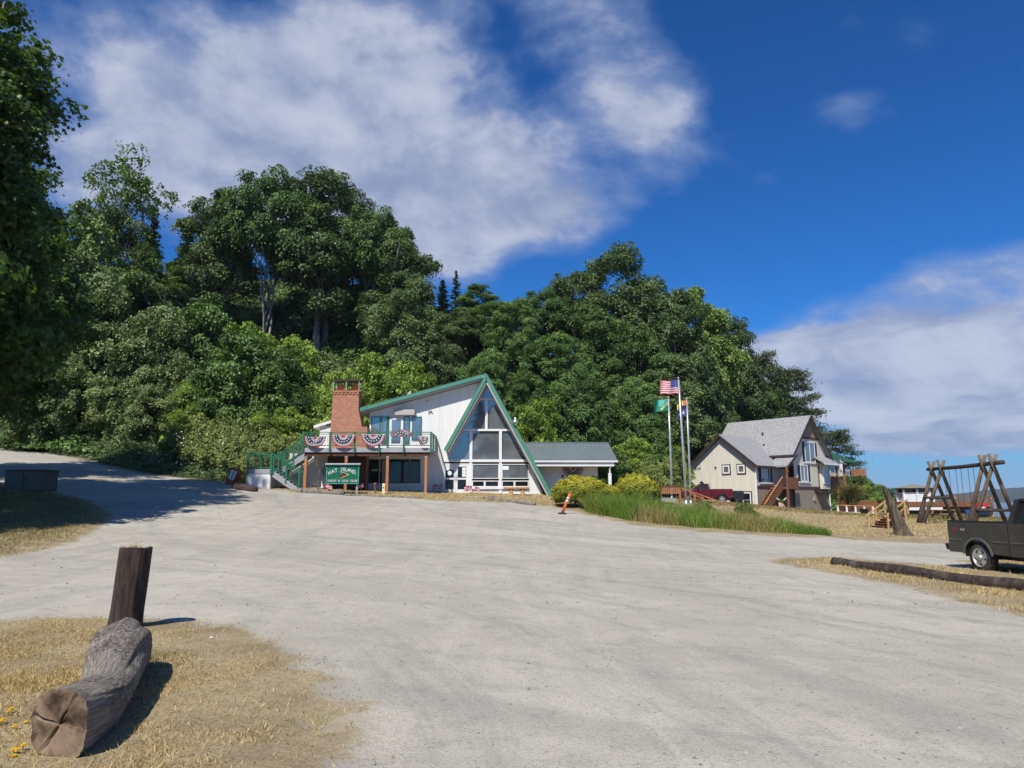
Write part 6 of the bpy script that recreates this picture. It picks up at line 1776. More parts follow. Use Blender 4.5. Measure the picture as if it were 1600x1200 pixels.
def driftwood_log():
    ctrl = [(-3.1, 5.18, 0.245, 0.218), (-3.124, 5.468, 0.226, 0.207), (-3.198, 5.855, 0.212, 0.195), (-3.371, 6.282, 0.246, 0.205), (-3.605, 6.75, 0.28, 0.239), (-3.819, 7.237, 0.304, 0.268), (-3.963, 7.575, 0.298, 0.261), (-4.016, 7.713, 0.296, 0.211), (-4.04, 7.78, 0.295, 0.095)]
    C = np.array(ctrl); n = 90; ns = 96
    tt = np.linspace(0, len(C) - 1, n); P_ = np.stack([np.interp(tt, np.arange(len(C)), C[:, k]) for k in range(4)], 1)
    for _ in range(4):
        P_[1:-1] = (P_[:-2] + 2 * P_[1:-1] + P_[2:]) / 4
    o0 = Vector((-3.5, 6.3, gz(-3.5, 6.3)))
    lg = thing('driftwood_log', 'big weathered grey driftwood log with a cracked sawn end', 'log', o0)
    T = np.gradient(P_[:, :3], axis=0); T /= np.linalg.norm(T, axis=1)[:, None]
    for k in range(14):                       # the saw cut stands a little askew to the grain
        f = k / 14; T[k] = np.array([0.17, 0.98, 0.05]) * (1 - f) + T[k] * f; T[k] /= np.linalg.norm(T[k])
    up = np.array([0, 0, 1.0]); S = np.cross(T, up); S /= np.linalg.norm(S, axis=1)[:, None]; U = np.cross(S, T)
    an = np.linspace(0, 2 * np.pi, ns, endpoint=False)
    lens = np.concatenate(([0], np.cumsum(np.linalg.norm(np.diff(P_[:, :3], axis=0), axis=1))))
    AL, AN = np.meshgrid(lens, an, indexing='ij')
    tw = AN + AL * 0.35
    nz = lambda f1, f2, s: lattice(np.cos(tw.ravel()) * f1 + 50, AL.ravel() * f2 + np.sin(tw.ravel()) * f1, s, 1.0).reshape(AL.shape) - 0.5
    rr = P_[:, 3][:, None] * (1 + 0.16 * nz(1.2, 1.0, 3) + 0.13 * nz(3.5, 0.8, 4) + 0.07 * nz(9.0, 0.5, 5) + 0.035 * nz(22, 0.8, 6))
    V = P_[:, None, :3] + S[:, None, :] * (rr * np.cos(AN))[..., None] + U[:, None, :] * (rr * np.sin(AN) * (1 + 0.16 * np.clip(1 - AL / 1.2, 0, 1)))[..., None]
    V = V.reshape(-1, 3) - np.array(o0); V[:, 2] = np.maximum(V[:, 2], -0.05)
    i, j = np.meshgrid(np.arange(n - 1), np.arange(ns), indexing='ij'); j2 = (j + 1) % ns
    q = np.stack([i * ns + j, (i + 1) * ns + j, (i + 1) * ns + j2, i * ns + j2], -1).reshape(-1, 4)
    V2 = np.vstack([V, V[(n - 1) * ns:].mean(0)]); 
    caps = np.stack([(n - 1) * ns + np.arange(ns), np.full(ns, n * ns), (n - 1) * ns + (np.arange(ns) + 1) % ns], 1)
    around = np.append((np.abs(AN / np.pi - 1.0) * 1.0 + 0 * AL).ravel(), 0.5)
    me = fast_mesh('bark', V2, np.concatenate([q.ravel(), caps.ravel()]), np.concatenate([np.full(len(q), 4), np.full(ns, 3)]), 'log_bark', {'along': np.append(AL.ravel(), lens[-1]), 'around': around}, smooth=True)
    link('bark', me, lg)
    # knot stub and the sawn end, slightly dished with an open check
    MB().tube([(-0.20, 0.86, 0.34), (-0.07, 0.83, 0.37), (-0.03, 0.82, 0.385)], [0.07, 0.05, 0.03], 10).build('knot', 'log_bark', lg, True)
    rim = V[:ns]; c = rim.mean(0)
    Sx, Ux, Tn = S[0], U[0], T[0]
    loc2 = np.stack([(rim - c) @ Sx, (rim - c) @ Ux], 1)
    Rmean = float(np.hypot(loc2[:, 0], loc2[:, 1]).mean())
    vs, fs, nr = [], [], 14
    for k in range(nr + 1):
        f = 1 - k / (nr + 0.6)
        for m_ in range(ns):
            a_ = math.atan2(loc2[m_, 1], loc2[m_, 0])
            dip = 0.0
            for ca, w_ in ((1.05, 0.05), (-2.2, 0.07), (2.9, 0.035)):
                dd = abs((a_ - ca + math.pi) % (2 * math.pi) - math.pi)
                dip += 0.06 * max(0, 1 - dd / (w_ / max(f, 0.15) * 0.6)) * (f < 0.92)
            rough_ = 0.008 * math.sin(3 * a_ + 5 * f) + 0.004 * math.sin(9 * f + 2 * a_)
            Rm = math.hypot(*loc2[m_]); sc = (Rmean + (Rm - Rmean) * f ** 3) / Rm * f
            vs.append((loc2[m_, 0] * sc, loc2[m_, 1] * sc, (dip + rough_ * (f < 0.97))))
    mb = MB(); mb.v = [(x, y, -(-z)) for x, y, z in vs]
    for k in range(nr):
        for m_ in range(ns):
            m2 = (m_ + 1) % ns; mb.face((k * ns + m_, k * ns + m2, (k + 1) * ns + m2, (k + 1) * ns + m_))
    mb.face([nr * ns + m_ for m_ in range(ns)])
    eo = mb.build('sawn_end', 'end_grain', lg, True)
    mat = Matrix(((Sx[0], Ux[0], Tn[0], c[0]), (Sx[1], Ux[1], Tn[1], c[1]), (Sx[2], Ux[2], Tn[2], c[2]), (0, 0, 0, 1)))
    eo.matrix_local = mat
driftwood_log()

def piling():
    p = Vector((-5.36, 10.25, gz(-5.42, 10.25)))
    po = thing('wood_piling', 'upright dark brown piling stump with dry grass growing on top', 'post', p)
    n, ns = 60, 80; H = 1.10
    zz = np.linspace(-0.15, H, n); an = np.linspace(0, 2 * np.pi, ns, endpoint=False)
    Z, A = np.meshgrid(zz, an, indexing='ij')
    nz = lambda f1, f2, s: lattice(np.cos(A.ravel()) * f1 + 30, Z.ravel() * f2 + np.sin(A.ravel()) * f1, s, 1.0).reshape(A.shape) - 0.5
    r = 0.203 * (1 + 0.25 * np.clip(0.25 - Z, 0, 1) + 0.10 * nz(2, 0.7, 3) + 0.10 * nz(7, 0.6, 5) + 0.07 * nz(18, 1.2, 7))
    lean = 0.06
    V = np.stack([r * np.cos(A) + lean * Z, r * np.sin(A), Z + (Z > H - 0.03) * 0.03 * nz(3, 1, 4)], -1).reshape(-1, 3)
    i, j = np.meshgrid(np.arange(n - 1), np.arange(ns), indexing='ij'); j2 = (j + 1) % ns
    q = np.stack([i * ns + j, i * ns + j2, (i + 1) * ns + j2, (i + 1) * ns + j], -1).reshape(-1, 4)
    me = fast_mesh('shaft', V, q.ravel(), 4, 'creosote', smooth=True); link('shaft', me, po)
    top = V[(n - 1) * ns:]; mb = MB(); c = top.mean(0)
    for f, dz_ in ((1.0, 0.0), (0.8, -0.02), (0.5, -0.04)):
        mb.v += [tuple(c + (v - c) * f + np.array([0, 0, dz_])) for v in top]
    for k in range(2):
        for m_ in range(ns):
            m2 = (m_ + 1) % ns; mb.face((k * ns + m_, k * ns + m2, (k + 1) * ns + m2, (k + 1) * ns + m_))
    mb.face([2 * ns + m_ for m_ in range(ns)])
    mb.build('top_face', 'driftwood', po, True)
    return po, Vector((lean * H, 0, H))
PIL, PIL_TOP = piling()

# ------------------------------------------------------------------ grass blades
def blades(name, x, y, z, h, wd, lean, mat, seed, parent=None, tint=None, seg=1, kind='stuff', label=None):
    """tapered blades standing at (x,y,z); seg bends each blade"""
    rng = np.random.default_rng(seed); n = len(x)
    a = rng.uniform(0, 2 * np.pi, n); dx, dy = np.cos(a), np.sin(a)
    px_, py_ = -dy, dx
    fa = rng.uniform(0, 2 * np.pi, n)
    rows = []
    for k in range(seg + 1):
        t_ = k / seg; w_ = wd * (1 - t_) * 0.5 + 1e-4; bend = lean * t_ * t_
        cx, cy, cz = x + dx * bend * h, y + dy * bend * h, z + h * t_ * (1 - 0.35 * np.minimum(lean, 1.2) * t_)
        if k < seg:
            rows.append(np.stack([cx - np.cos(fa) * w_, cy - np.sin(fa) * w_, cz], 1)); rows.append(np.stack([cx + np.cos(fa) * w_, cy + np.sin(fa) * w_, cz], 1))
        else:
            rows.append(np.stack([cx, cy, cz], 1))
    m_ = len(rows); V = np.stack(rows, 1).reshape(-1, 3); b = np.arange(n) * m_
    faces, sizes = [], []
    for k in range(seg - 1):
        faces.append(np.stack([b + 2 * k, b + 2 * k + 1, b + 2 * k + 3, b + 2 * k + 2], 1).ravel()); sizes.append(np.full(n, 4))
    faces.append(np.stack([b + 2 * seg - 2, b + 2 * seg - 1, b + 2 * seg], 1).ravel()); sizes.append(np.full(n, 3))
    tint = rng.uniform(0, 1, n) if tint is None else tint
    me = fast_mesh(name, V, np.concatenate(faces), np.concatenate(sizes), mat, {'tint': np.repeat(tint, m_)})
    o = link(name, me, parent)
    if kind: o['kind'] = kind
    if label: tag(o, label, 'grass')
    return o
def ground_vis(x, y):
    """height of the built sheet, close enough for grass roots"""
    return sheet_z(x, y) + 0.006

def scatter(n, x0, x1, y0, y1, seed, sd_lo=-50, sd_hi=0.25, clump=0.5, cf=1.1, floor_=0.03, fade=1.2):
    rng = np.random.default_rng(seed)
    x = rng.uniform(x0, x1, n); y = rng.uniform(y0, y1, n)
    sd = lot_sd(x, y)
    d = 0.6 * lattice(x, y, seed + 1, cf) + 0.4 * lattice(x, y, seed + 2, cf * 3.3)
    edge = np.clip((-sd + 0.15) / fade, 0.04, 1)
    keep = (sd < sd_hi) & (sd > sd_lo) & (rng.uniform(0, 1, n) < np.clip((d - clump) * 5 + 0.5, floor_, 1) * edge)
    return x[keep], y[keep]
x, y = scatter(420000, -9.5, 0.4, 3.6, 11.5, 21, sd_hi=0.35, clump=0.48, floor_=0.24, fade=3.0)
rng = np.random.default_rng(5)
hgt = rng.uniform(0.02, 0.065, len(x)) * (0.5 + 0.9 * lattice(x, y, 31, 1.3))
dry_t = np.clip(rng.normal(0.5, 0.33, len(x)), 0, 1)
green = lattice(x, y, 41, 0.8) > 0.70
blades('dry_grass', x[~green], y[~green], ground_vis(x[~green], y[~green]) - 0.01, hgt[~green], 0.009, rng.uniform(0.3, 1.3, (~green).sum()), 'blade_dry', 1, tint=dry_t[~green], label='short dry straw-coloured turf around the driftwood log')
gsel = np.where(green)[0]; rng.shuffle(gsel); gg = gsel[: int(len(gsel) * 0.38)]; gd = gsel[int(len(gsel) * 0.38):]
blades('dry_grass', x[gd], y[gd], ground_vis(x[gd], y[gd]) - 0.01, hgt[gd], 0.009, rng.uniform(0.3, 1.3, len(gd)), 'blade_dry', 2, tint=dry_t[gd] * 0.8, label='sparse straw blades mixed into green patches by the log')
blades('green_grass', x[gg], y[gg], ground_vis(x[gg], y[gg]) - 0.01, hgt[gg] * 1.1, 0.010, rng.uniform(0.2, 1.0, len(gg)), 'blade_mix', 3, tint=rng.uniform(0, 0.35, len(gg)), label='small green patches in the dry turf around the log')
x, y = scatter(120000, 6.5, 24, 10, 25.5, 22, sd_hi=0.4, clump=0.47)
blades('dry_grass', x, y, ground_vis(x, y) - 0.01, rng.uniform(0.04, 0.12, len(x)), 0.013, rng.uniform(0.3, 1.2, len(x)), 'blade_dry', 4, tint=np.clip(rng.normal(0.5, 0.25, len(x)), 0, 1), label='dry grass strip around the long parking log and pickup')
x, y = scatter(30000, 6.5, 24, 10, 25.5, 23, sd_hi=0.1, clump=0.62)
blades('green_grass', x, y, ground_vis(x, y) - 0.01, rng.uniform(0.04, 0.11, len(x)), 0.014, rng.uniform(0.3, 1.0, len(x)), 'blade_mix', 6, tint=rng.uniform(0, 0.35, len(x)), label='green tufts in the dry strip by the parking log')
x, y = scatter(70000, 14, 46, 31, 60, 24, sd_hi=0.3, clump=0.45)
blades('dry_grass', x, y, ground_vis(x, y) - 0.01, rng.uniform(0.05, 0.16, len(x)), 0.03, rng.uniform(0.3, 1.2, len(x)), 'blade_dry', 7, tint=np.clip(rng.normal(0.6, 0.2, len(x)), 0, 1), label='golden dry lawn under the swing frame')
x, y = scatter(60000, -21, 4, 40, 50, 25, sd_hi=0.2, clump=0.45)
blades('dry_grass', x, y, ground_vis(x, y) - 0.01, rng.uniform(0.05, 0.14, len(x)), 0.03, rng.uniform(0.3, 1.2, len(x)), 'blade_dry', 8, tint=np.clip(rng.normal(0.5, 0.25, len(x)), 0, 1), label='dry verge grass along the front of the clubhouse')
x, y = scatter(110000, -32, -12, 17, 37, 26, sd_hi=0.2, clump=0.35)
blades('verge_grass', x, y, ground_vis(x, y) - 0.01, rng.uniform(0.05, 0.16, len(x)), 0.02, rng.uniform(0.3, 1.0, len(x)), 'blade_mix', 9, tint=np.clip(rng.normal(0.3, 0.25, len(x)), 0, 1), label='shaded mixed grass on the verge under the big maple')
# lone tufts creeping onto the gravel
x, y = scatter(9000, -3.5, 1.0, 3.8, 8.6, 27, sd_hi=1.1, sd_lo=-0.1, clump=0.70, cf=2.2)
blades('weed_tufts', x, y, ground_vis(x, y) - 0.005, rng.uniform(0.02, 0.05, len(x)), 0.008, rng.uniform(0.4, 1.3, len(x)), 'blade_mix', 10, tint=rng.uniform(0, 0.6, len(x)), label='thin weed tufts creeping from turf onto gravel')
# tuft on the piling
n = 260; a = rng.uniform(0, 2 * np.pi, n); rr = rng.uniform(0, 0.14, n)
blades('grass_tuft', PIL_TOP.x - 0.05 + rr * np.cos(a), rr * np.sin(a), np.full(n, PIL_TOP.z - 0.05), rng.uniform(0.05, 0.13, n), 0.006, rng.uniform(0.3, 1.3, n), 'blade_dry', 11, parent=PIL, seg=2, kind='stuff')
n = 14; a = rng.uniform(0, 2 * np.pi, n)
blades('seed_stalks', PIL_TOP.x + 0.05 * np.cos(a), 0.05 * np.sin(a), np.full(n, PIL_TOP.z - 0.04), rng.uniform(0.15, 0.26, n), 0.006, rng.uniform(0.4, 1.0, n), 'blade_dry', 12, parent=PIL, seg=3, kind='stuff')
# tall green grass below the golden bushes
def reed_bank():
    rng = np.random.default_rng(77)
    n = 34000
    u = rng.uniform(0, 1, n); w_ = rng.uniform(0, 1, n) ** 0.8
    E = np.array([xy(*p) for p in ((916, 802), (960, 811), (1020, 821), (1100, 828), (1200, 834), (1305, 840))])
    k = u * (len(E) - 1); i = np.clip(k.astype(int), 0, len(E) - 2); f = k - i
    ex = E[i, 0] * (1 - f) + E[i + 1, 0] * f; ey = E[i, 1] * (1 - f) + E[i + 1, 1] * f
    depth = np.interp(u, [0, 0.2, 0.6, 0.9, 1], [2.5, 5.5, 7.0, 4.5, 0.8])
    x = ex + w_ * depth * 0.15; y = ey + 0.35 + w_ * depth
    d = lattice(x, y, 3, 0.9) * 0.7 + lattice(x, y, 5, 0.35) * 0.5
    keep = rng.uniform(0, 1, n) < np.clip(d * 1.6 - 0.1, 0.12, 1)
    x, y, u = x[keep], y[keep], u[keep]; d = d[keep]
    h = rng.uniform(0.30, 0.85, len(x)) * np.interp(u, [0, 0.3, 0.8, 1], [1.8, 1.75, 1.3, 0.6]) * (0.6 + 0.6 * d)
    t_ = np.clip(rng.normal(0.45, 0.25, len(x)), 0, 1)
    dry = lattice(x, y, 8, 0.5) + rng.normal(0, 0.16, len(x)) > 0.62
    blades('reed_grass', x[~dry], y[~dry], ground(x[~dry], y[~dry]) - 0.03, h[~dry], 0.026, rng.uniform(0.2, 1.1, (~dry).sum()), 'blade_green', 13, tint=t_[~dry], seg=3, label='tall bright green grass bank along the gravel edge')
    blades('reed_grass', x[dry], y[dry], ground(x[dry], y[dry]) - 0.03, h[dry] * 0.85, 0.028, rng.uniform(0.2, 0.9, dry.sum()), 'blade_mix', 14, tint=t_[dry], seg=3, label='dry stems among the tall green grass bank')
reed_bank()
# house lawn, low
x, y = scatter(70000, 12, 46, 50, 76, 28, clump=0.30)
blades('lawn_grass', x, y, ground_vis(x, y) - 0.02, rng.uniform(0.06, 0.2, len(x)), 0.05, rng.uniform(0.3, 1.0, len(x)), 'blade_mix', 15, tint=np.clip(rng.normal(0.12, 0.16, len(x)), 0, 1), label='patchy lawn in front of the cream house')

# ------------------------------------------------------------------ loose stones and dandelions
def stones(name, n, x0, x1, y0, y1, s0, s1, seed, label, lo=0.0):
    rng = np.random.default_rng(seed)
    x = rng.uniform(x0, x1, n); y = y0 + (y1 - y0) * rng.uniform(0, 1, n) ** 1.4
    sd = lot_sd(x, y); k = sd > lo; x, y = x[k], y[k]; n = len(x)
    s = s0 + (s1 - s0) * rng.uniform(0, 1, n) ** 3
    base = np.array([(1, 0, 0), (-1, 0, 0), (0, 1, 0), (0, -1, 0), (0, 0, 1), (0, 0, -1)], float)
    fac = np.array([(0, 2, 4), (2, 1, 4), (1, 3, 4), (3, 0, 4), (2, 0, 5), (1, 2, 5), (3, 1, 5), (0, 3, 5)])
    V = base[None] * (s[:, None, None] * rng.uniform(0.6, 1.2, (n, 6, 1))) * np.array([1, 1, 0.6])
    a = rng.uniform(0, 6.3, n); ca, sa = np.cos(a), np.sin(a)
    V = np.stack([V[..., 0] * ca[:, None] - V[..., 1] * sa[:, None], V[..., 0] * sa[:, None] + V[..., 1] * ca[:, None], V[..., 2]], -1)
    V += np.stack([x, y, ground_vis(x, y) - 0.01 + s * 0.15], 1)[:, None]
    F = (fac[None] + (np.arange(n) * 6)[:, None, None]).ravel()
    me = fast_mesh(name, V.reshape(-1, 3), F, 3, 'pebble', {'tint': np.repeat(rng.uniform(0, 1, n), 6)}, smooth=False)
    tag(link(name, me), label, 'gravel', kind='stuff')
leafmat('pebble', (0.14, 0.135, 0.13), (0.38, 0.36, 0.33), trans=0.0, rough=0.9, spec=0.2)
stones('gravel', 15000, -6, 9, 3.6, 16, 0.004, 0.021, 5, 'loose gravel stones scattered on the near lot')
stones('gravel', 9000, -22, 22, 12, 42, 0.008, 0.036, 6, 'loose gravel stones across the far lot')
def dandelion(px, py, k):
    p = hit(px, py); rng = random.Random(k)
    o = thing('dandelion', 'yellow dandelion flower in dry grass near the log', 'flower', (p.x, p.y, p.z), rng.uniform(0, 6), 'dandelions in the dry turf')
    h = rng.uniform(0.03, 0.06)
    MB().tube([(0, 0, -0.01), (0.01, 0, h)], 0.003, 5).build('stem', 'green_rail', o)
    b = MB()
    for ring, (r_, z_, n_) in enumerate(((0.024, 0.0, 14), (0.017, 0.006, 11), (0.010, 0.011, 7))):
        for q in range(n_):
            a_ = 2 * math.pi * q / n_ + ring; c_, s_ = math.cos(a_), math.sin(a_)
            b.poly([(0.01 + c_ * 0.003, s_ * 0.003, h + z_), (0.01 + c_ * r_ - s_ * 0.005, s_ * r_ + c_ * 0.005, h + z_ + 0.006), (0.01 + c_ * r_ + s_ * 0.005, s_ * r_ - c_ * 0.005, h + z_ + 0.006)])
    b.build('flower_head', M['petal_yellow'], o)
for k, (px, py) in enumerate(((4, 1137), (10, 1126), (16, 1120), (21, 1147), (38, 1138), (2, 1140), (28, 1187), (20, 1193), (33, 1182), (86, 1190), (216, 1130), (228, 1117), (22, 1186), (310, 979))):
    dandelion(px, py, k)
def feather(px, py, lab, sz):
    p = hit(px, py); mb = MB().lathe([(0.2, 0), (0.9, 0.25), (1.0, 0.5), (0.5, 0.85)], 7)
    rng = random.Random(px); mb.v = [(v[0] * sz * rng.uniform(.7, 1.2), v[1] * sz * rng.uniform(.7, 1.2), v[2] * sz) for v in mb.v]
    tag(mb.build('pale_rock', 'cloth_white', loc=p), lab, 'rock')
feather(209, 1095, 'small white rock in the shadow of driftwood log', 0.045)
feather(330, 999, 'white litter scrap on dry grass beyond the log', 0.035)
feather(349, 757, 'pale rock at gravel edge by the rusty drum', 0.18)
# ------------------------------------------------------------------ trees and shrubs
def unit(v):
    return v / np.maximum(np.linalg.norm(v, axis=1), 1e-9)[:, None]

LEAF4 = np.array([(-0.5, 0, 0), (0.05, 0.42, 0.10), (0.55, 0, -0.05), (0.05, -0.42, 0.10)])
LEAF_LOBED = np.array([(-0.45, 0, 0), (-0.25, 0.30, 0.05), (0.10, 0.50, 0.06), (0.12, 0.22, 0.03), (0.60, 0.0, -0.06), (0.12, -0.22, 0.03), (0.10, -0.50, 0.06), (-0.25, -0.30, 0.05)])
def leaves(pos, nrm, size, tint, name, mat, rng, shape=LEAF4, droop=0.25):
    n = len(pos)
    nrm = unit(nrm)
    r = rng.normal(size=(n, 3)); r[:, 2] -= droop
    t_ = unit(r - nrm * (r * nrm).sum(1)[:, None]); b_ = np.cross(nrm, t_)
    k = len(shape)
    V = pos[:, None] + size[:, None, None] * (shape[None, :, :1] * t_[:, None] + shape[None, :, 1:2] * b_[:, None] + shape[None, :, 2:] * nrm[:, None])
    F = np.arange(n * k)
    return fast_mesh(name, V.reshape(-1, 3), F, k, mat, {'tint': np.repeat(np.clip(tint, 0, 1), k)})

def bough_centres(rng, lobes, n, inner=0.55, zmin=-0.55):
    Lb = np.array(lobes, float); A = (Lb[:, 3] * Lb[:, 4] + Lb[:, 3] * Lb[:, 5]); out = []
    while len(out) < n:
        q = Lb[rng.choice(len(Lb), p=A / A.sum())]
        d = rng.normal(size=3); d /= np.linalg.norm(d)
        if d[2] < zmin: continue
        c = q[:3] + d * q[3:] * rng.uniform(0.62, 1.08)
        e = np.sqrt((((c - Lb[:, :3]) / Lb[:, 3:]) ** 2).sum(1)).min()
        if e > inner: out.append(c)
    return np.array(out)

def crown(name, seed, lobes, nb, br, nl, ls, mat, flat=0.52, shape=LEAF4, inner=0.55, zmin=-0.55, upb=0.55):
    rng = np.random.default_rng(seed)
    C = bough_centres(rng, lobes, nb, inner, zmin); r = br * rng.uniform(0.45, 1.55, nb)
    cen = np.array(lobes)[:, :3].mean(0)
    # sprays on the upper shell of each bough, leaves gathered on the sprays
    ns = max(nb * 4, nl // 17)
    k = rng.choice(nb, ns, p=r ** 2 / (r ** 2).sum())
    d = unit(rng.normal(size=(ns, 3))); d[:, 2] = np.where(d[:, 2] < 0, d[:, 2] * 0.5, d[:, 2]); d = unit(d)
    S = C[k] + d * (r[k] * rng.uniform(0.55, 1.12, ns))[:, None] * np.array([1, 1, flat])
    outw = unit(C[k] - cen)
    SN = unit(d * 0.55 + outw * 0.30 + np.array([0, 0, upb]) + rng.normal(size=(ns, 3)) * 0.35)
    ST = 0.25 * rng.normal(size=nb)[k] * 0.7 + 0.12 * rng.normal(size=ns)
    q = rng.integers(0, ns, nl); sg = ls * 1.15
    j = rng.normal(size=(nl, 3)) * sg; al = (j * SN[q]).sum(1)
    pos = S[q] + j - SN[q] * (al * 0.6)[:, None] - np.array([0, 0, 1.0]) * (np.linalg.norm(j, axis=1) ** 2 / (sg * 4))[:, None]
    nrm = SN[q] + rng.normal(size=(nl, 3)) * 0.38
    tint = 0.42 + ST[q] + 0.16 * rng.normal(size=nl)
    return leaves(pos, nrm, ls * rng.uniform(0.6, 1.35, nl), tint, name, mat, rng, shape), C

def trunk_mesh(name, seed, C, mat, stems, nb, r0, base_spread=0.5, fork=0.35):
    """stems rising from the base, limbs reaching to some of the bough centres"""
    rng = np.random.default_rng(seed); mb = MB(); H = C[:, 2].max()
    tops = []
    for s in range(stems):
        a = 2 * math.pi * s / stems + rng.uniform(-.4, .4); bs = base_spread * (stems > 1)
        b = np.array([math.cos(a) * bs, math.sin(a) * bs, -0.8])
        tgt = C[rng.integers(len(C))].copy(); tgt[2] = H * rng.uniform(0.75, 0.92); tgt[:2] *= 0.75
        pts = [b]
        for f in (0.15, 0.3, 0.45, 0.6, 0.75, 0.9, 1.0):
            q = b * (1 - f) + tgt * f; bow = math.sin(math.pi * f) * 0.10 * H
            q = q - np.array([tgt[0], tgt[1], 0]) * 0.18 * math.sin(math.pi * f) + rng.normal(size=3) * 0.012 * H * np.array([1, 1, 0.3])
            pts.append(q)
        r = r0 * rng.uniform(0.75, 1.1) / math.sqrt(max(1, stems * 0.7))
        mb.tube(pts, [r * 1.25, r, r * 0.9, r * 0.78, r * 0.62, r * 0.45, r * 0.28, r * 0.1], 7, cap=False)
        tops.append((pts, r))
    idx = rng.choice(len(C), min(nb, len(C)), replace=False)
    for i in idx:
        pts, r = tops[rng.integers(len(tops))]
        c = C[i]; cand = [q for q in range(1, len(pts) - 1) if pts[q][2] < c[2] + 0.3 and pts[q][2] > H * fork * 0.6]
        if not cand: continue
        q = max(cand, key=lambda q_: -abs(pts[q_][2] - (c[2] - np.hypot(*(c[:2] - pts[q_][:2])) * 0.7)))
        p0 = pts[q]; mid = (p0 + c) / 2 + np.array([0, 0, 0.05 * H]) + rng.normal(size=3) * 0.02 * H
        rr = r * (0.85 - 0.1 * q) * 0.5
        mb.tube([p0, mid, c], [rr, rr * 0.6, rr * 0.2], 5, cap=False)
    return mb.mesh(name, mat, True)

PROTO = {}
def proto(key, cm, tm):
    PROTO[key] = (cm, tm)
# broad maples: H about 20 m
def maple(key, seed, mat, lobes, nb=105, br=1.35, nl=76000, ls=0.25, stems=3, bark='bark_pale', nbr=55, r0=0.42, **kw):
    cm, C = crown('crown', seed, lobes, nb, br, nl, ls, mat, **kw)
    proto(key, cm, trunk_mesh('trunk', seed + 50, C, bark, stems, nbr, r0))
maple('maple_a', 1, 'leaf_maple', [(0, 0, 14.2, 6.5, 6.5, 5.2), (-3.5, 1, 12.5, 4, 4, 3.2), (3.6, -1.5, 12.7, 4.2, 4, 3.4), (0.5, -3.5, 12, 3.8, 3.5, 3.0)], stems=5, r0=0.36)
maple('maple_b', 2, 'leaf_maple_olive', [(0, 0, 13.5, 5.5, 5.5, 6), (-2.5, -2.5, 9.5, 4, 4, 4), (3.2, -1, 9, 4, 4, 4), (0.5, 2, 10, 4.5, 4.5, 4)], stems=3)
maple('maple_c', 3, 'leaf_maple', [(0, 0, 12, 6, 6, 7), (-3, -2.5, 7, 4, 4, 4.5), (3, -2.5, 6.5, 4.5, 4, 4.5), (0, -3.5, 4.5, 4, 3.5, 3.5)], nb=125, nl=84000, stems=2)
maple('maple_n', 6, 'leaf_maple_olive', [(0, 0, 14.2, 3.9, 3.9, 5.3), (-1, -1.2, 9, 4.0, 3.6, 4.5), (1.2, -1, 5, 3.9, 3.5, 3.8)], nb=85, nl=52000, stems=2)
maple('alder', 4, 'leaf_alder', [(0, 0, 14, 3.6, 3.6, 5.5), (0.5, -1, 9.5, 3.2, 3.2, 3.5)], nb=80, br=1.15, nl=36000, ls=0.26, stems=1, r0=0.26, bark='bark_pale')
maple('open_alder', 5, 'leaf_alder', [(0, 0, 13.5, 4.2, 4.2, 5.5), (0.8, -1, 9, 3, 3, 3.5)], nb=72, br=1.0, nl=13000, ls=0.24, stems=2, r0=0.24, bark='bark_pale', inner=0.3)
# shrubs: H about 5 m
def shrub(key, seed, mat, lobes, nb=90, br=0.62, nl=26000, ls=0.16, stems=5, **kw):
    cm, C = crown('foliage', seed, lobes, nb, br, nl, ls, mat, zmin=-0.8, **kw)
    proto(key, cm, trunk_mesh('stems', seed + 50, C, 'bark_brown', stems, 14, 0.10, 0.3, 0.1))
shrub('shrub_green', 11, 'leaf_maple', [(0, 0, 2.6, 2.8, 2.6, 2.5), (-1.8, -0.8, 1.5, 1.7, 1.6, 1.6), (1.9, -0.6, 1.6, 1.7, 1.6, 1.7)])
shrub('shrub_bright', 12, 'leaf_bright', [(0, 0, 2.4, 2.8, 2.6, 2.4), (-1.6, -1, 1.4, 1.8, 1.6, 1.5), (1.8, -0.8, 1.6, 1.9, 1.6, 1.7)])
shrub('shrub_silver', 13, 'leaf_silver', [(0, 0, 3.0, 2.4, 2.3, 2.8), (-1.4, -0.8, 1.8, 1.7, 1.5, 1.8), (1.5, -0.6, 2.0, 1.6, 1.6, 1.9)], ls=0.18)
shrub('shrub_bramble', 14, 'leaf_bramble', [(0, 0, 1.8, 3.0, 2.4, 1.9), (-2, -0.8, 1.2, 1.8, 1.5, 1.3), (2.1, -0.6, 1.3, 1.8, 1.5, 1.4)], nb=90, br=0.6, ls=0.15)
def tall_shrub(key, seed, mat, ls=0.21, nl=40000):
    maple(key, seed, mat, [(0, 0, 6.6, 3.6, 3.4, 3.6), (-1.8, -1.0, 3.6, 2.6, 2.4, 3.0), (2.0, -0.8, 4.0, 2.6, 2.4, 3.2), (0.3, -1.6, 2.2, 2.8, 2.2, 2.2)], nb=130, br=0.85, nl=nl, ls=ls, stems=4, bark='bark_brown', nbr=30, r0=0.16, zmin=-0.8)
tall_shrub('tall_silver', 15, 'leaf_silver'); tall_shrub('tall_green', 16, 'leaf_maple', 0.24); tall_shrub('tall_bright', 17, 'leaf_bright')
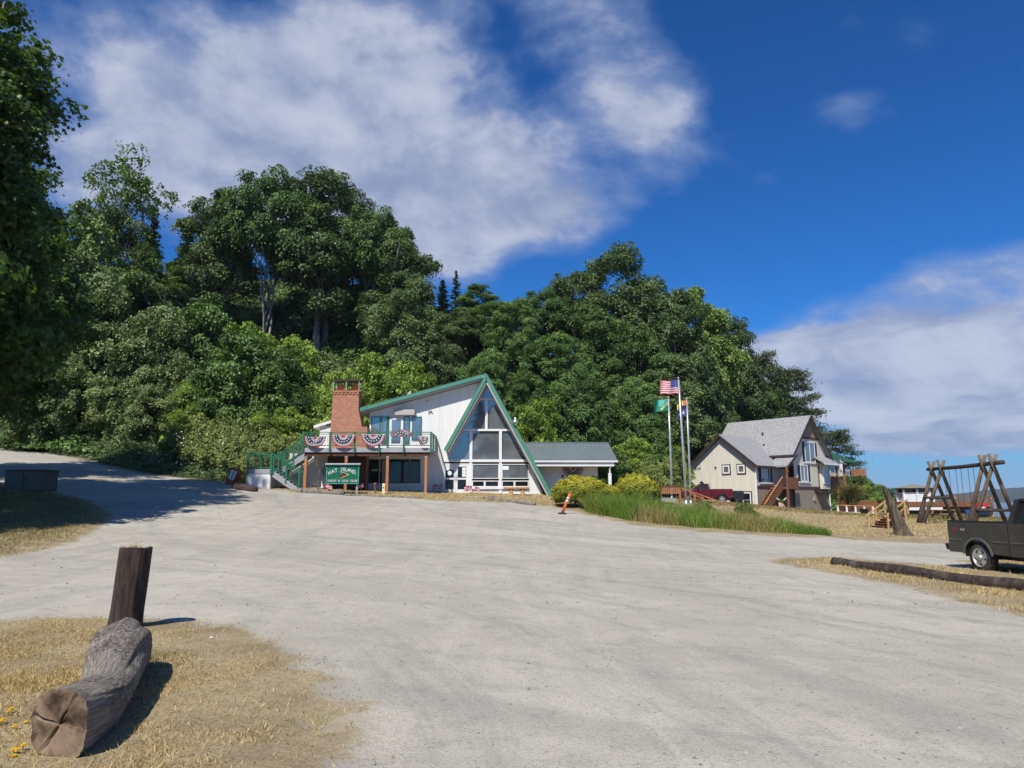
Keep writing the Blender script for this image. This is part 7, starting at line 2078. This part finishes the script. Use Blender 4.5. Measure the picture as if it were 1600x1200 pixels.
# dense clipped golden bush: yellow tips on top, green below
def gold_bush():
    rng = np.random.default_rng(31); n = 42000
    Lb = np.array([(0, 0, 1.15, 1.9, 1.5, 1.15), (-1.1, -0.2, 0.95, 1.0, 1.1, 1.0), (1.1, -0.1, 1.0, 1.0, 1.1, 1.0)])
    d = unit(rng.normal(size=(n, 3))); k = rng.choice(3, n, p=(0.55, 0.22, 0.23))
    d[:, 2] = np.where(d[:, 2] < -0.6, -d[:, 2], d[:, 2])
    lump = 1 + 0.10 * np.sin(d[:, 0] * 9 + k) * np.sin(d[:, 2] * 8 + 2 * k) + 0.07 * np.sin(d[:, 1] * 17 + d[:, 0] * 13)
    pos = Lb[k, :3] + d * Lb[k, 3:] * (lump * rng.uniform(0.82, 1.02, n))[:, None]
    pos[:, 2] = np.maximum(pos[:, 2], 0.02)
    nrm = d * 0.8 + np.array([0, 0, 0.4]) + rng.normal(size=(n, 3)) * 0.5
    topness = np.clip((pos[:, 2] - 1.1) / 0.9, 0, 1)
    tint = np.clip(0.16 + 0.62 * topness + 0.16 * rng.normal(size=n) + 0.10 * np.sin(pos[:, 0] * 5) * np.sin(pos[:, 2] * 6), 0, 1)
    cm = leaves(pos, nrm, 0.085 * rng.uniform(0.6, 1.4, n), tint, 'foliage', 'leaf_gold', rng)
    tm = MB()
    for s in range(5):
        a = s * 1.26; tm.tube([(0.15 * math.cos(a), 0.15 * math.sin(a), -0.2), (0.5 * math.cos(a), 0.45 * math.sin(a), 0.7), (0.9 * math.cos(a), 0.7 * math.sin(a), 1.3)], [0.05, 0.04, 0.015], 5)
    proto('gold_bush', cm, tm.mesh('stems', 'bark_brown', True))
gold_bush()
def conifer(key, seed, H, R0, nw, mat, tufts=7, up=-0.15, bare=0.05, ls=0.55, bark='bark_brown'):
    rng = np.random.default_rng(seed); P_, N_, S_, T_ = [], [], [], []
    tm = MB().tube([(0, 0, -0.8), (0, 0, H * 0.5), (0, 0, H * 0.98)], [H * 0.016, H * 0.010, 0.02], 8)
    for w_ in range(nw):
        f = bare + (1 - bare) * (w_ / nw); z = H * f
        L_ = R0 * (1 - f) ** 0.8 * rng.uniform(0.75, 1.15) + 0.15
        for b_ in range(rng.integers(5, 8)):
            a = rng.uniform(0, 2 * math.pi); l_ = L_ * rng.uniform(0.65, 1.1)
            zz = z + rng.uniform(-0.3, 0.3)
            m_ = max(3, int(tufts * l_ / R0 * 2.2)); tt = np.linspace(0.12, 1, m_)
            c = np.stack([np.cos(a) * l_ * tt, np.sin(a) * l_ * tt, zz + up * l_ * tt + 0.12 * l_ * tt ** 2.5], 1)
            tm.tube([(0, 0, zz), c[-1]], [0.05, 0.01], 4, cap=False)
            for q in range(5):
                j = rng.normal(size=(m_, 3)) * np.array([0.22, 0.22, 0.10]) * (l_ * 0.25 + 0.3)
                P_.append(c + j); N_.append(np.tile([0, 0, 1.0], (m_, 1)) + rng.normal(size=(m_, 3)) * 0.45); S_.append(np.full(m_, ls) * rng.uniform(0.6, 1.3, m_)); T_.append(0.3 + 0.35 * tt + 0.15 * rng.normal(size=m_))
    shape = np.array([(-0.5, 0, 0), (0.0, 0.17, 0.02), (0.6, 0, -0.14), (0.0, -0.17, 0.02)])
    cm = leaves(np.concatenate(P_), np.concatenate(N_), np.concatenate(S_), np.concatenate(T_), 'crown', mat, rng, shape, 0.5)
    proto(key, cm, tm.mesh('trunk', bark, True))
conifer('fir', 41, 18, 3.4, 34, 'needle')
conifer('fir_slim', 42, 18, 2.5, 36, 'needle')
def pine(key, seed):
    """open shore pine: tiers of flat needle pads on outflung limbs"""
    rng = np.random.default_rng(seed); P_, N_, T_ = [], [], []
    tm = MB().tube([(0, 0, -0.8), (0.3, 0, 5), (-0.2, 0.2, 9), (0.2, 0, 13)], [0.30, 0.24, 0.16, 0.05], 8)
    for k in range(46):
        f = rng.uniform(0.28, 1.0); z = 13 * f; a = rng.uniform(0, 2 * math.pi); l_ = (1.2 + 4.4 * (1 - f) ** 0.6) * rng.uniform(0.6, 1.1)
        c = np.array([math.cos(a) * l_, math.sin(a) * l_, z + rng.uniform(-0.2, 0.9)])
        tm.tube([(0, 0, z - 0.3), c * np.array([.55, .55, 1]) + np.array([0, 0, -0.25]), c], [0.08, 0.05, 0.02], 5, cap=False)
        n = 330; d = rng.normal(size=(n, 3)) * np.array([0.75, 0.75, 0.26]) * rng.uniform(0.7, 1.25)
        P_.append(c + d); N_.append(np.array([0, 0, 0.8]) + rng.normal(size=(n, 3)) * 0.7); T_.append(0.45 + 0.5 * d[:, 2] + 0.15 * rng.normal(size=n))
    P_ = np.concatenate(P_); n = len(P_)
    shape = np.array([(-0.5, 0, 0), (0.0, 0.20, 0.02), (0.6, 0, 0.0), (0.0, -0.20, 0.02)])
    cm = leaves(P_, np.concatenate(N_), 0.34 * rng.uniform(0.6, 1.3, n), np.concatenate(T_), 'crown', 'needle_pine', rng, shape, 0.0)
    proto(key, cm, tm.mesh('trunk', 'bark_brown', True))
pine('pine', 51)

PH = {'maple_n': 19.8, 'maple_a': 19.8, 'maple_b': 19.8, 'maple_c': 19.4, 'alder': 19.8, 'open_alder': 19.4, 'shrub_green': 5.2, 'shrub_bright': 5.0, 'shrub_silver': 5.9, 'shrub_bramble': 3.8, 'tall_silver': 10.6, 'tall_green': 10.6, 'tall_bright': 10.6, 'gold_bush': 2.35, 'fir': 18.2, 'fir_slim': 18.2, 'pine': 13.8}
PR = {'maple_n': 4.9, 'maple_a': 7.8, 'maple_b': 7.0, 'maple_c': 7.3, 'alder': 4.2, 'open_alder': 4.8, 'shrub_green': 3.6, 'shrub_bright': 3.6, 'shrub_silver': 3.2, 'shrub_bramble': 4.0, 'tall_silver': 4.6, 'tall_green': 4.6, 'tall_bright': 4.6, 'gold_bush': 2.15, 'fir': 3.4, 'fir_slim': 2.5, 'pine': 5.2}
_rt = random.Random(99)
def plant(kind, px, Y, py_top, halfw_px, label, cat='tree', group=None, name=None, sink=0.0, mats=None, base=None):
    """tree whose top shows at py_top and whose crown is halfw_px wide to either side, standing on the ground at depth Y"""
    x = (px - 800) / F_PX * Y * 1.02
    z = gz(x, Y) - sink if base is None else base
    top = at(px, py_top, Y).z
    H = max(top - z, 1.0); Rr = halfw_px / F_PX * Y * 1.03
    if kind.startswith('shrub_') and kind != 'shrub_bramble' and H / Rr > 1.75:
        kind = 'tall_' + kind[6:]
    if kind.startswith('maple') and H / Rr > 3.6:
        kind = 'maple_n'
    cm, tm = PROTO[kind]
    nm = name or ('conifer_tree' if kind.startswith(('fir', 'pine')) else 'shrub' if kind.startswith(('shrub', 'gold', 'tall')) else 'broadleaf_tree')
    o = thing(nm, label, cat, (x, Y, z), _rt.uniform(0, 6.28), group)
    sxy = Rr / PR[kind]; sz = H / PH[kind]
    sxy = max(sxy, sz / 1.3)
    is_s = nm == 'shrub'
    for n_, me in (('foliage' if is_s else 'crown', cm), ('stems' if is_s else 'trunk', tm)):
        c = link(n_, me, o); c.scale = (sxy, sxy, sz)
    return o

# --- the big maple clump on the bluff behind the chimney (pale trunks below its crown)
G1 = 'tall maples on the bluff behind the chimney'
for kind, px, Y, top, hw, lab in (
    ('maple_a', 330, 84, 305, 62, 'outermost maple of the tall clump, next to the pale alders'),
    ('maple_a', 410, 82, 268, 88, 'broadest maple of the tall clump, forked pale trunk above big-leaved shrubs'),
    ('maple_a', 500, 84, 280, 78, 'domed maple in the middle of tall clump straight above the chimney'),
    ('maple_a', 575, 83, 325, 72, 'maple of the tall clump standing above the satellite dish'),
    ('maple_a', 622, 80, 372, 58, 'lowest maple of the tall clump, over the shed roof slope'),
    ('maple_b', 545, 90, 305, 62, 'olive maple crown peeping out from behind the tall clump')):
    plant(kind, px, Y, top, hw, lab, group=G1)
plant('maple_c', 640, 72, 440, 52, 'dense maple filling the gap between the two great clumps')
# --- middle dip with conifers
plant('fir', 711, 104, 421, 17, 'dark pointed fir poking above the dip between maple clumps', 'fir tree')
plant('fir_slim', 690, 96, 436, 16, 'slim pale fir beside the dark pointed fir', 'fir tree')
plant('fir', 278, 100, 355, 32, 'fir at the outer flank of the tall maple clump', 'fir tree')
G2 = 'maples in the dip behind the A-frame'
for kind, px, Y, top, hw, lab in (
    ('alder', 745, 92, 446, 30, 'pale alder top showing between the fir and the A-frame peak'),
    ('maple_c', 770, 84, 470, 52, 'broad maple directly above the A-frame peak'),
    ('maple_b', 715, 82, 478, 46, 'olive maple below the dark pointed fir'),
    ('maple_c', 800, 78, 470, 50, 'full maple joining the dip to the dark clump'),
    ('maple_b', 690, 72, 520, 45, 'olive maple above the upper end of the shed roof'),
    ('maple_c', 760, 70, 545, 48, 'low maple just behind the A-frame ridge')):
    plant(kind, px, Y, top, hw, lab, group=G2)
# --- the dark clump behind the flags
G3 = 'dark maples of the clump behind the flagpoles'
for kind, px, Y, top, hw, lab in (
    ('maple_b', 960, 88, 388, 62, 'highest crown of the dark clump behind the flagpoles'),
    ('maple_b', 900, 86, 418, 60, 'dark maple on the shoulder of the clump over the low wing'),
    ('maple_a', 850, 84, 452, 52, 'rounded maple stepping down from dark clump toward the A-frame peak'),
    ('maple_b', 1020, 88, 432, 55, 'olive maple between the highest crown and the bright alders'),
    ('maple_c', 930, 80, 480, 62, 'maple just below the highest crown of the dark clump'),
    ('maple_c', 860, 76, 520, 60, 'broad maple straight above the metal-roofed wing'),
    ('maple_c', 1000, 80, 520, 62, 'maple in the heart of the dark clump above the green flag'),
    ('maple_b', 1055, 86, 455, 42, 'narrow maple squeezed between dark clump and bright alder'),
    ('maple_c', 830, 70, 580, 45, 'low maple leaning out beside the A-frame roof lamp'),
    ('maple_c', 905, 70, 570, 55, 'low maple above the gable end of the metal roof'),
    ('maple_c', 985, 73, 590, 58, 'low maple behind the green flag'),
    ('maple_c', 1050, 78, 560, 55, 'maple directly behind the stars and stripes'),
    ('maple_b', 1095, 92, 520, 44, 'narrow maple under the bright alders'),
    ('maple_c', 1078, 88, 590, 40, 'low maple between the blue flag and the cream house')):
    plant(kind, px, Y, top, hw, lab, group=G3)
plant('alder', 1085, 92, 448, 38, 'bright yellow-green alder on the flank of the dark clump')
plant('alder', 1110, 92, 478, 34, 'lower bright alder leaning out of the dark clump')
G4 = 'dark trees behind the cream house'
for kind, px, Y, top, hw, lab in (
    ('maple_b', 1140, 100, 500, 40, 'tall dark tree next to the lower bright alder'),
    ('maple_b', 1150, 102, 555, 45, 'dark tree over the upper end of the shingle ridge'),
    ('maple_c', 1185, 104, 590, 42, 'leafy tree in front of the open shore pine'),
    ('maple_b', 1112, 97, 600, 38, 'dark tree behind the wing gable of the cream house'),
    ('maple_c', 1215, 108, 615, 42, 'low leafy tree behind the middle of the shingle roof')):
    plant(kind, px, Y, top, hw, lab, group=G4)
plant('pine', 1180, 106, 545, 52, 'open shore pine above the cream house', 'pine tree')
plant('pine', 1228, 104, 568, 46, 'shore pine with flat outflung limbs over the cream house ridge', 'pine tree')
plant('pine', 1292, 118, 668, 42, 'low windswept pine beside the green-roofed house', 'pine tree')
# --- left flank above the road
plant('open_alder', 160, 74, 225, 62, 'thin airy alder standing above the left flank of the bluff')
plant('fir', 222, 80, 320, 42, 'dark fir on the flank above the silver shrubs', 'fir tree')
plant('maple_b', 175, 76, 330, 55, 'dark tree in front of the airy alder')
plant('alder', 260, 92, 410, 36, 'pale alder on the slope beside the tall maples')
plant('alder', 300, 94, 400, 34, 'second pale alder tucked against the tall maples')
G5 = 'trees massed above the road bend'
for kind, px, Y, top, hw, lab in (
    ('maple_c', 120, 68, 400, 62, 'dense tree below the airy alder'),
    ('maple_c', 215, 74, 430, 52, 'dense tree below the dark fir on the flank'),
    ('maple_c', 60, 66, 420, 70, 'dense tree behind the overhanging near maple'),
    ('maple_b', 250, 80, 450, 45, 'olive tree below the pale alders')):
    plant(kind, px, Y, top, hw, lab, group=G5)
G6 = 'silvery shrubs above the road bend'
for px, Y, top, hw in ((130, 66, 430, 55), (175, 64, 500, 52), (235, 66, 480, 45), (265, 64, 545, 40), (110, 63, 560, 60), (190, 62, 585, 55), (245, 61, 600, 42), (60, 63, 590, 55)):
    plant('shrub_silver', px, Y, top, hw, 'tall silvery-leaved shrub on the bank above the road bend', 'shrub', G6)
G7 = 'maple shrubs on the bank behind the deck stair'
for kind, px, Y, top, hw, lab in (
    ('shrub_green', 385, 62, 520, 82, 'largest rounded big-leaved shrub on the bank behind the deck stair'),
    ('shrub_green', 440, 60, 560, 50, 'rounded shrub between the largest shrub and the chimney'),
    ('shrub_green', 340, 64, 560, 45, 'rounded shrub between the largest shrub and the silvery ones'),
    ('shrub_green', 310, 70, 460, 52, 'high shrub under the outermost tall maple'),
    ('shrub_green', 450, 66, 600, 45, 'low shrub tucked just beside the chimney top')):
    plant(kind, px, Y, top, hw, lab, 'shrub', G7)
G8 = 'bright shrubs on the bank'
for px, Y, top, hw in ((395, 70, 503, 45), (455, 68, 520, 42), (345, 72, 520, 40), (585, 62, 552, 60), (640, 60, 580, 45), (540, 60, 580, 45), (420, 57, 640, 38), (465, 58, 635, 38), (310, 62, 590, 38), (505, 60, 610, 35), (300, 58, 630, 30), (620, 64, 560, 45)):
    plant('shrub_bright', px, Y, top, hw, 'bright yellow-green shrub on the sunlit bank near the chimney', 'shrub', G8)
G9 = 'brambles on the bank beside the stair landing'
for px, Y, top, hw in ((352, 57, 655, 24), (372, 56, 660, 30), (410, 55, 668, 35), (450, 54, 672, 32), (350, 58, 640, 32), (395, 57, 650, 35), (420, 52, 690, 30)):
    plant('shrub_bramble', px, Y, top, hw, 'tangled flowering bramble on the bank beside the stair landing', 'bramble', G9)
G10 = 'shrubs under the dark clump'
for kind, px, Y, top, hw in (('shrub_green', 850, 63, 610, 50), ('shrub_green', 905, 64, 620, 50), ('shrub_green', 960, 66, 640, 48), ('shrub_green', 1010, 66, 660, 45), ('shrub_bright', 835, 60, 620, 30), ('shrub_bright', 985, 62, 680, 38), ('shrub_green', 1028, 64, 690, 34), ('shrub_bright', 1046, 66, 695, 22), ('shrub_bramble', 1020, 58, 710, 42), ('shrub_green', 955, 58, 700, 30)):
    plant(kind, px, Y, top, hw, 'shrub at the foot of the dark clump behind the low wing', 'shrub', G10)
G11 = 'shrubs on the shore slope below the green-roofed house'
for kind, px, Y, top, hw in (('shrub_green', 1325, 100, 745, 30), ('shrub_bright', 1345, 98, 752, 30), ('shrub_green', 1368, 96, 760, 26), ('shrub_bright', 1355, 92, 775, 28), ('shrub_green', 1390, 95, 772, 22), ('shrub_green', 1330, 94, 770, 28), ('shrub_bramble', 1375, 90, 785, 26), ('shrub_green', 1310, 106, 745, 25)):
    plant(kind, px, Y, top, hw, 'low green shrub on the shore slope below the green-roofed house', 'shrub', G11)
# palm-like plant by the rear deck of the house
q = at(1332, 795, 75); cx = thing('cordyline', 'palm-like plant with drooping fronds by the rear deck', 'plant', (q.x, 75, gz(q.x, 75)))
MB().tube([(0, 0, -0.2), (0.05, 0, 1.4)], [0.12, 0.09], 8).build('trunk', 'bark_brown', cx)
rng = np.random.default_rng(3)
n = 900; blades('fronds', rng.normal(0, .25, n), rng.normal(0, .25, n), rng.uniform(0.9, 1.9, n), rng.uniform(1.2, 2.4, n), 0.09, rng.uniform(0.5, 1.5, n), 'blade_mix', 61, parent=cx, seg=4, tint=rng.uniform(0, .6, n))
# golden bushes and low conifer shrub in front of the wing
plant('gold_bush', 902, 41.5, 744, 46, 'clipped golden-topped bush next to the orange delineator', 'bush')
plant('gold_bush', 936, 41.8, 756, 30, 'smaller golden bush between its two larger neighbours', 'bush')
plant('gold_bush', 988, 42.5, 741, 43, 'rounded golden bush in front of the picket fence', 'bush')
plant('shrub_green', 925, 44.2, 744, 24, 'dark evergreen shrub wedged behind the golden bushes', 'bush')
for px, Y, top, hw in ((1090, 40, 803, 18), (1150, 41, 800, 18)):
    plant('shrub_bramble', px, Y, top, hw, 'small leafy weed bush growing in the tall grass bank', 'bush', 'weed bushes in the grass bank')
# --- shaded ivy bank along the road
def ivy_bank():
    rng = np.random.default_rng(71); n = 90000
    x = rng.uniform(-50, -13, n); y = rng.uniform(46, 68, n)
    foot = np.interp(x, HBX, HBY)
    sd = lot_sd(x, y); d = lattice(x, y, 4, 0.6) * 0.6 + lattice(x, y, 6, 1.7) * 0.4
    k = (sd < -0.7) & (y < foot + 5) & (x < -15.5 - np.clip(y - 48, 0, 8) * 0.1) & (y > 49 + np.clip((x + 30) * 0.12, -2, 1)); x, y, d, sd = x[k], y[k], d[k], sd[k]
    h = np.clip((-sd - 0.5) * 0.6, 0.05, 1.4) * (0.35 + 1.3 * d) * np.clip((-x - 17) / 6, 0.25, 1)
    pos = np.stack([x, y, ground(x, y) + h * rng.uniform(0.5, 1.0, len(x))], 1)
    nrm = np.array([0, -0.35, 0.8]) + rng.normal(size=pos.shape) * 0.5
    me = leaves(pos, nrm, 0.17 * rng.uniform(0.6, 1.4, len(x)), 0.35 + 0.25 * rng.normal(size=len(x)) + 0.3 * (d - 0.5), 'ivy_bank', 'leaf_ivy', rng)
    tag(link('ivy_bank', me), 'dark ivy ground cover on the bank along the gravel road', 'ivy', kind='stuff')
    # leaf litter and undergrowth of the wooded bluff
    n = 150000
    x = rng.uniform(-75, 58, n); foot = np.interp(x, HBX, HBY); y = foot - 2 + rng.uniform(0, 1, n) ** 0.9 * 42
    d = lattice(x, y, 14, 0.35); z = ground(x, y); h = 0.3 + 1.5 * d * rng.uniform(0.3, 1, n)
    club_ = (x > -22) & (x < 8) & (y < 63); k = ~club_
    pos = np.stack([x, y, z + h], 1)[k]
    nrm = np.array([0, -0.4, 0.7]) + rng.normal(size=pos.shape) * 0.5
    me = leaves(pos, nrm, 0.34 * rng.uniform(0.6, 1.4, len(pos)), 0.35 + 0.4 * (d[k] - 0.5) + 0.18 * rng.normal(size=len(pos)), 'undergrowth', 'leaf_maple', rng)
    tag(link('undergrowth', me), 'leafy undergrowth covering the floor of the wooded bluff', 'undergrowth', kind='stuff')
    # pale blossom dotted over the brambles
    n = 420; x = rng.uniform(-27, -15, n); y = rng.uniform(52.5, 58, n)
    pos = np.stack([x, y, ground(x, y) + rng.uniform(0.6, 3.2, n)], 1)
    me = leaves(pos, np.array([0, -0.8, 0.5]) + rng.normal(size=pos.shape) * 0.4, 0.13 * rng.uniform(0.6, 1.4, n), rng.uniform(0, 1, n), 'blossom', 'petal_white', rng)
    tag(link('blossom', me), 'pale blossom dotted over the brambles by the stair', 'flowers', kind='stuff')
ivy_bank()

# --- the near maple overhanging the verge
def near_maple():
    lobes = [(0, 0, 10.5, 5.2, 5.2, 5.0), (0.4, 0.2, 16.5, 4.6, 4.6, 5.5), (2.0, 0.5, 6.5, 4.0, 4.0, 3.6), (1.0, -1.5, 13, 4.2, 4, 4), (-2, 1, 8, 4.2, 4.2, 4.0), (0.4, 0.6, 21, 3.0, 3.0, 3.2)]
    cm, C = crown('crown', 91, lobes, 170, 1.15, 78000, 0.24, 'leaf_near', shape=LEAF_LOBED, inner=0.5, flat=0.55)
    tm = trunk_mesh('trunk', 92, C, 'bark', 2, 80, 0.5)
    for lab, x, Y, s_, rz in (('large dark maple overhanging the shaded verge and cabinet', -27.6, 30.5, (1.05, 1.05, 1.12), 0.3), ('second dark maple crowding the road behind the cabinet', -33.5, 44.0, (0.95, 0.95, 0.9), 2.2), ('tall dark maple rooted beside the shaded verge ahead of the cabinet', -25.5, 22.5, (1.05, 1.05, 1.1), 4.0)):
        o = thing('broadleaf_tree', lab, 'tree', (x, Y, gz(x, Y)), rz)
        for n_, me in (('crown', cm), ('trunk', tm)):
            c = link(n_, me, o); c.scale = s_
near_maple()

# woodland edge behind the viewpoint (mirrored in the clubhouse glass)
for kind, x, Y, s_ in (('fir', -6, -32, 1.2), ('maple_c', 1, -36, 1.15), ('fir', -14, -34, 1.0), ('fir', 9, -42, 1.15), ('maple_a', 24, -40, 0.9), ('fir_slim', 16, -36, 0.9), ('maple_c', -30, -44, 0.9), ('fir', 34, -30, 0.8)):
    o = thing('conifer_tree' if kind.startswith('fir') else 'broadleaf_tree', 'tree of the woodland edge facing the clubhouse across the lot', 'tree', (x, Y, gz(x, Y)), x * 0.7, 'trees facing the clubhouse')
    for n_, me in (('crown', PROTO[kind][0]), ('trunk', PROTO[kind][1])):
        c = link(n_, me, o); c.scale = (s_, s_, s_)
rng = np.random.default_rng(8)
n = 160; blades('plant', rng.normal(0, .10, n), rng.normal(0, .10, n), rng.uniform(0.8, 0.95, n), rng.uniform(0.25, 0.5, n), 0.05, rng.uniform(0.5, 1.4, n), 'blade_green', 62, parent=PLANTER, seg=3, tint=rng.uniform(0, .4, n), kind=None)
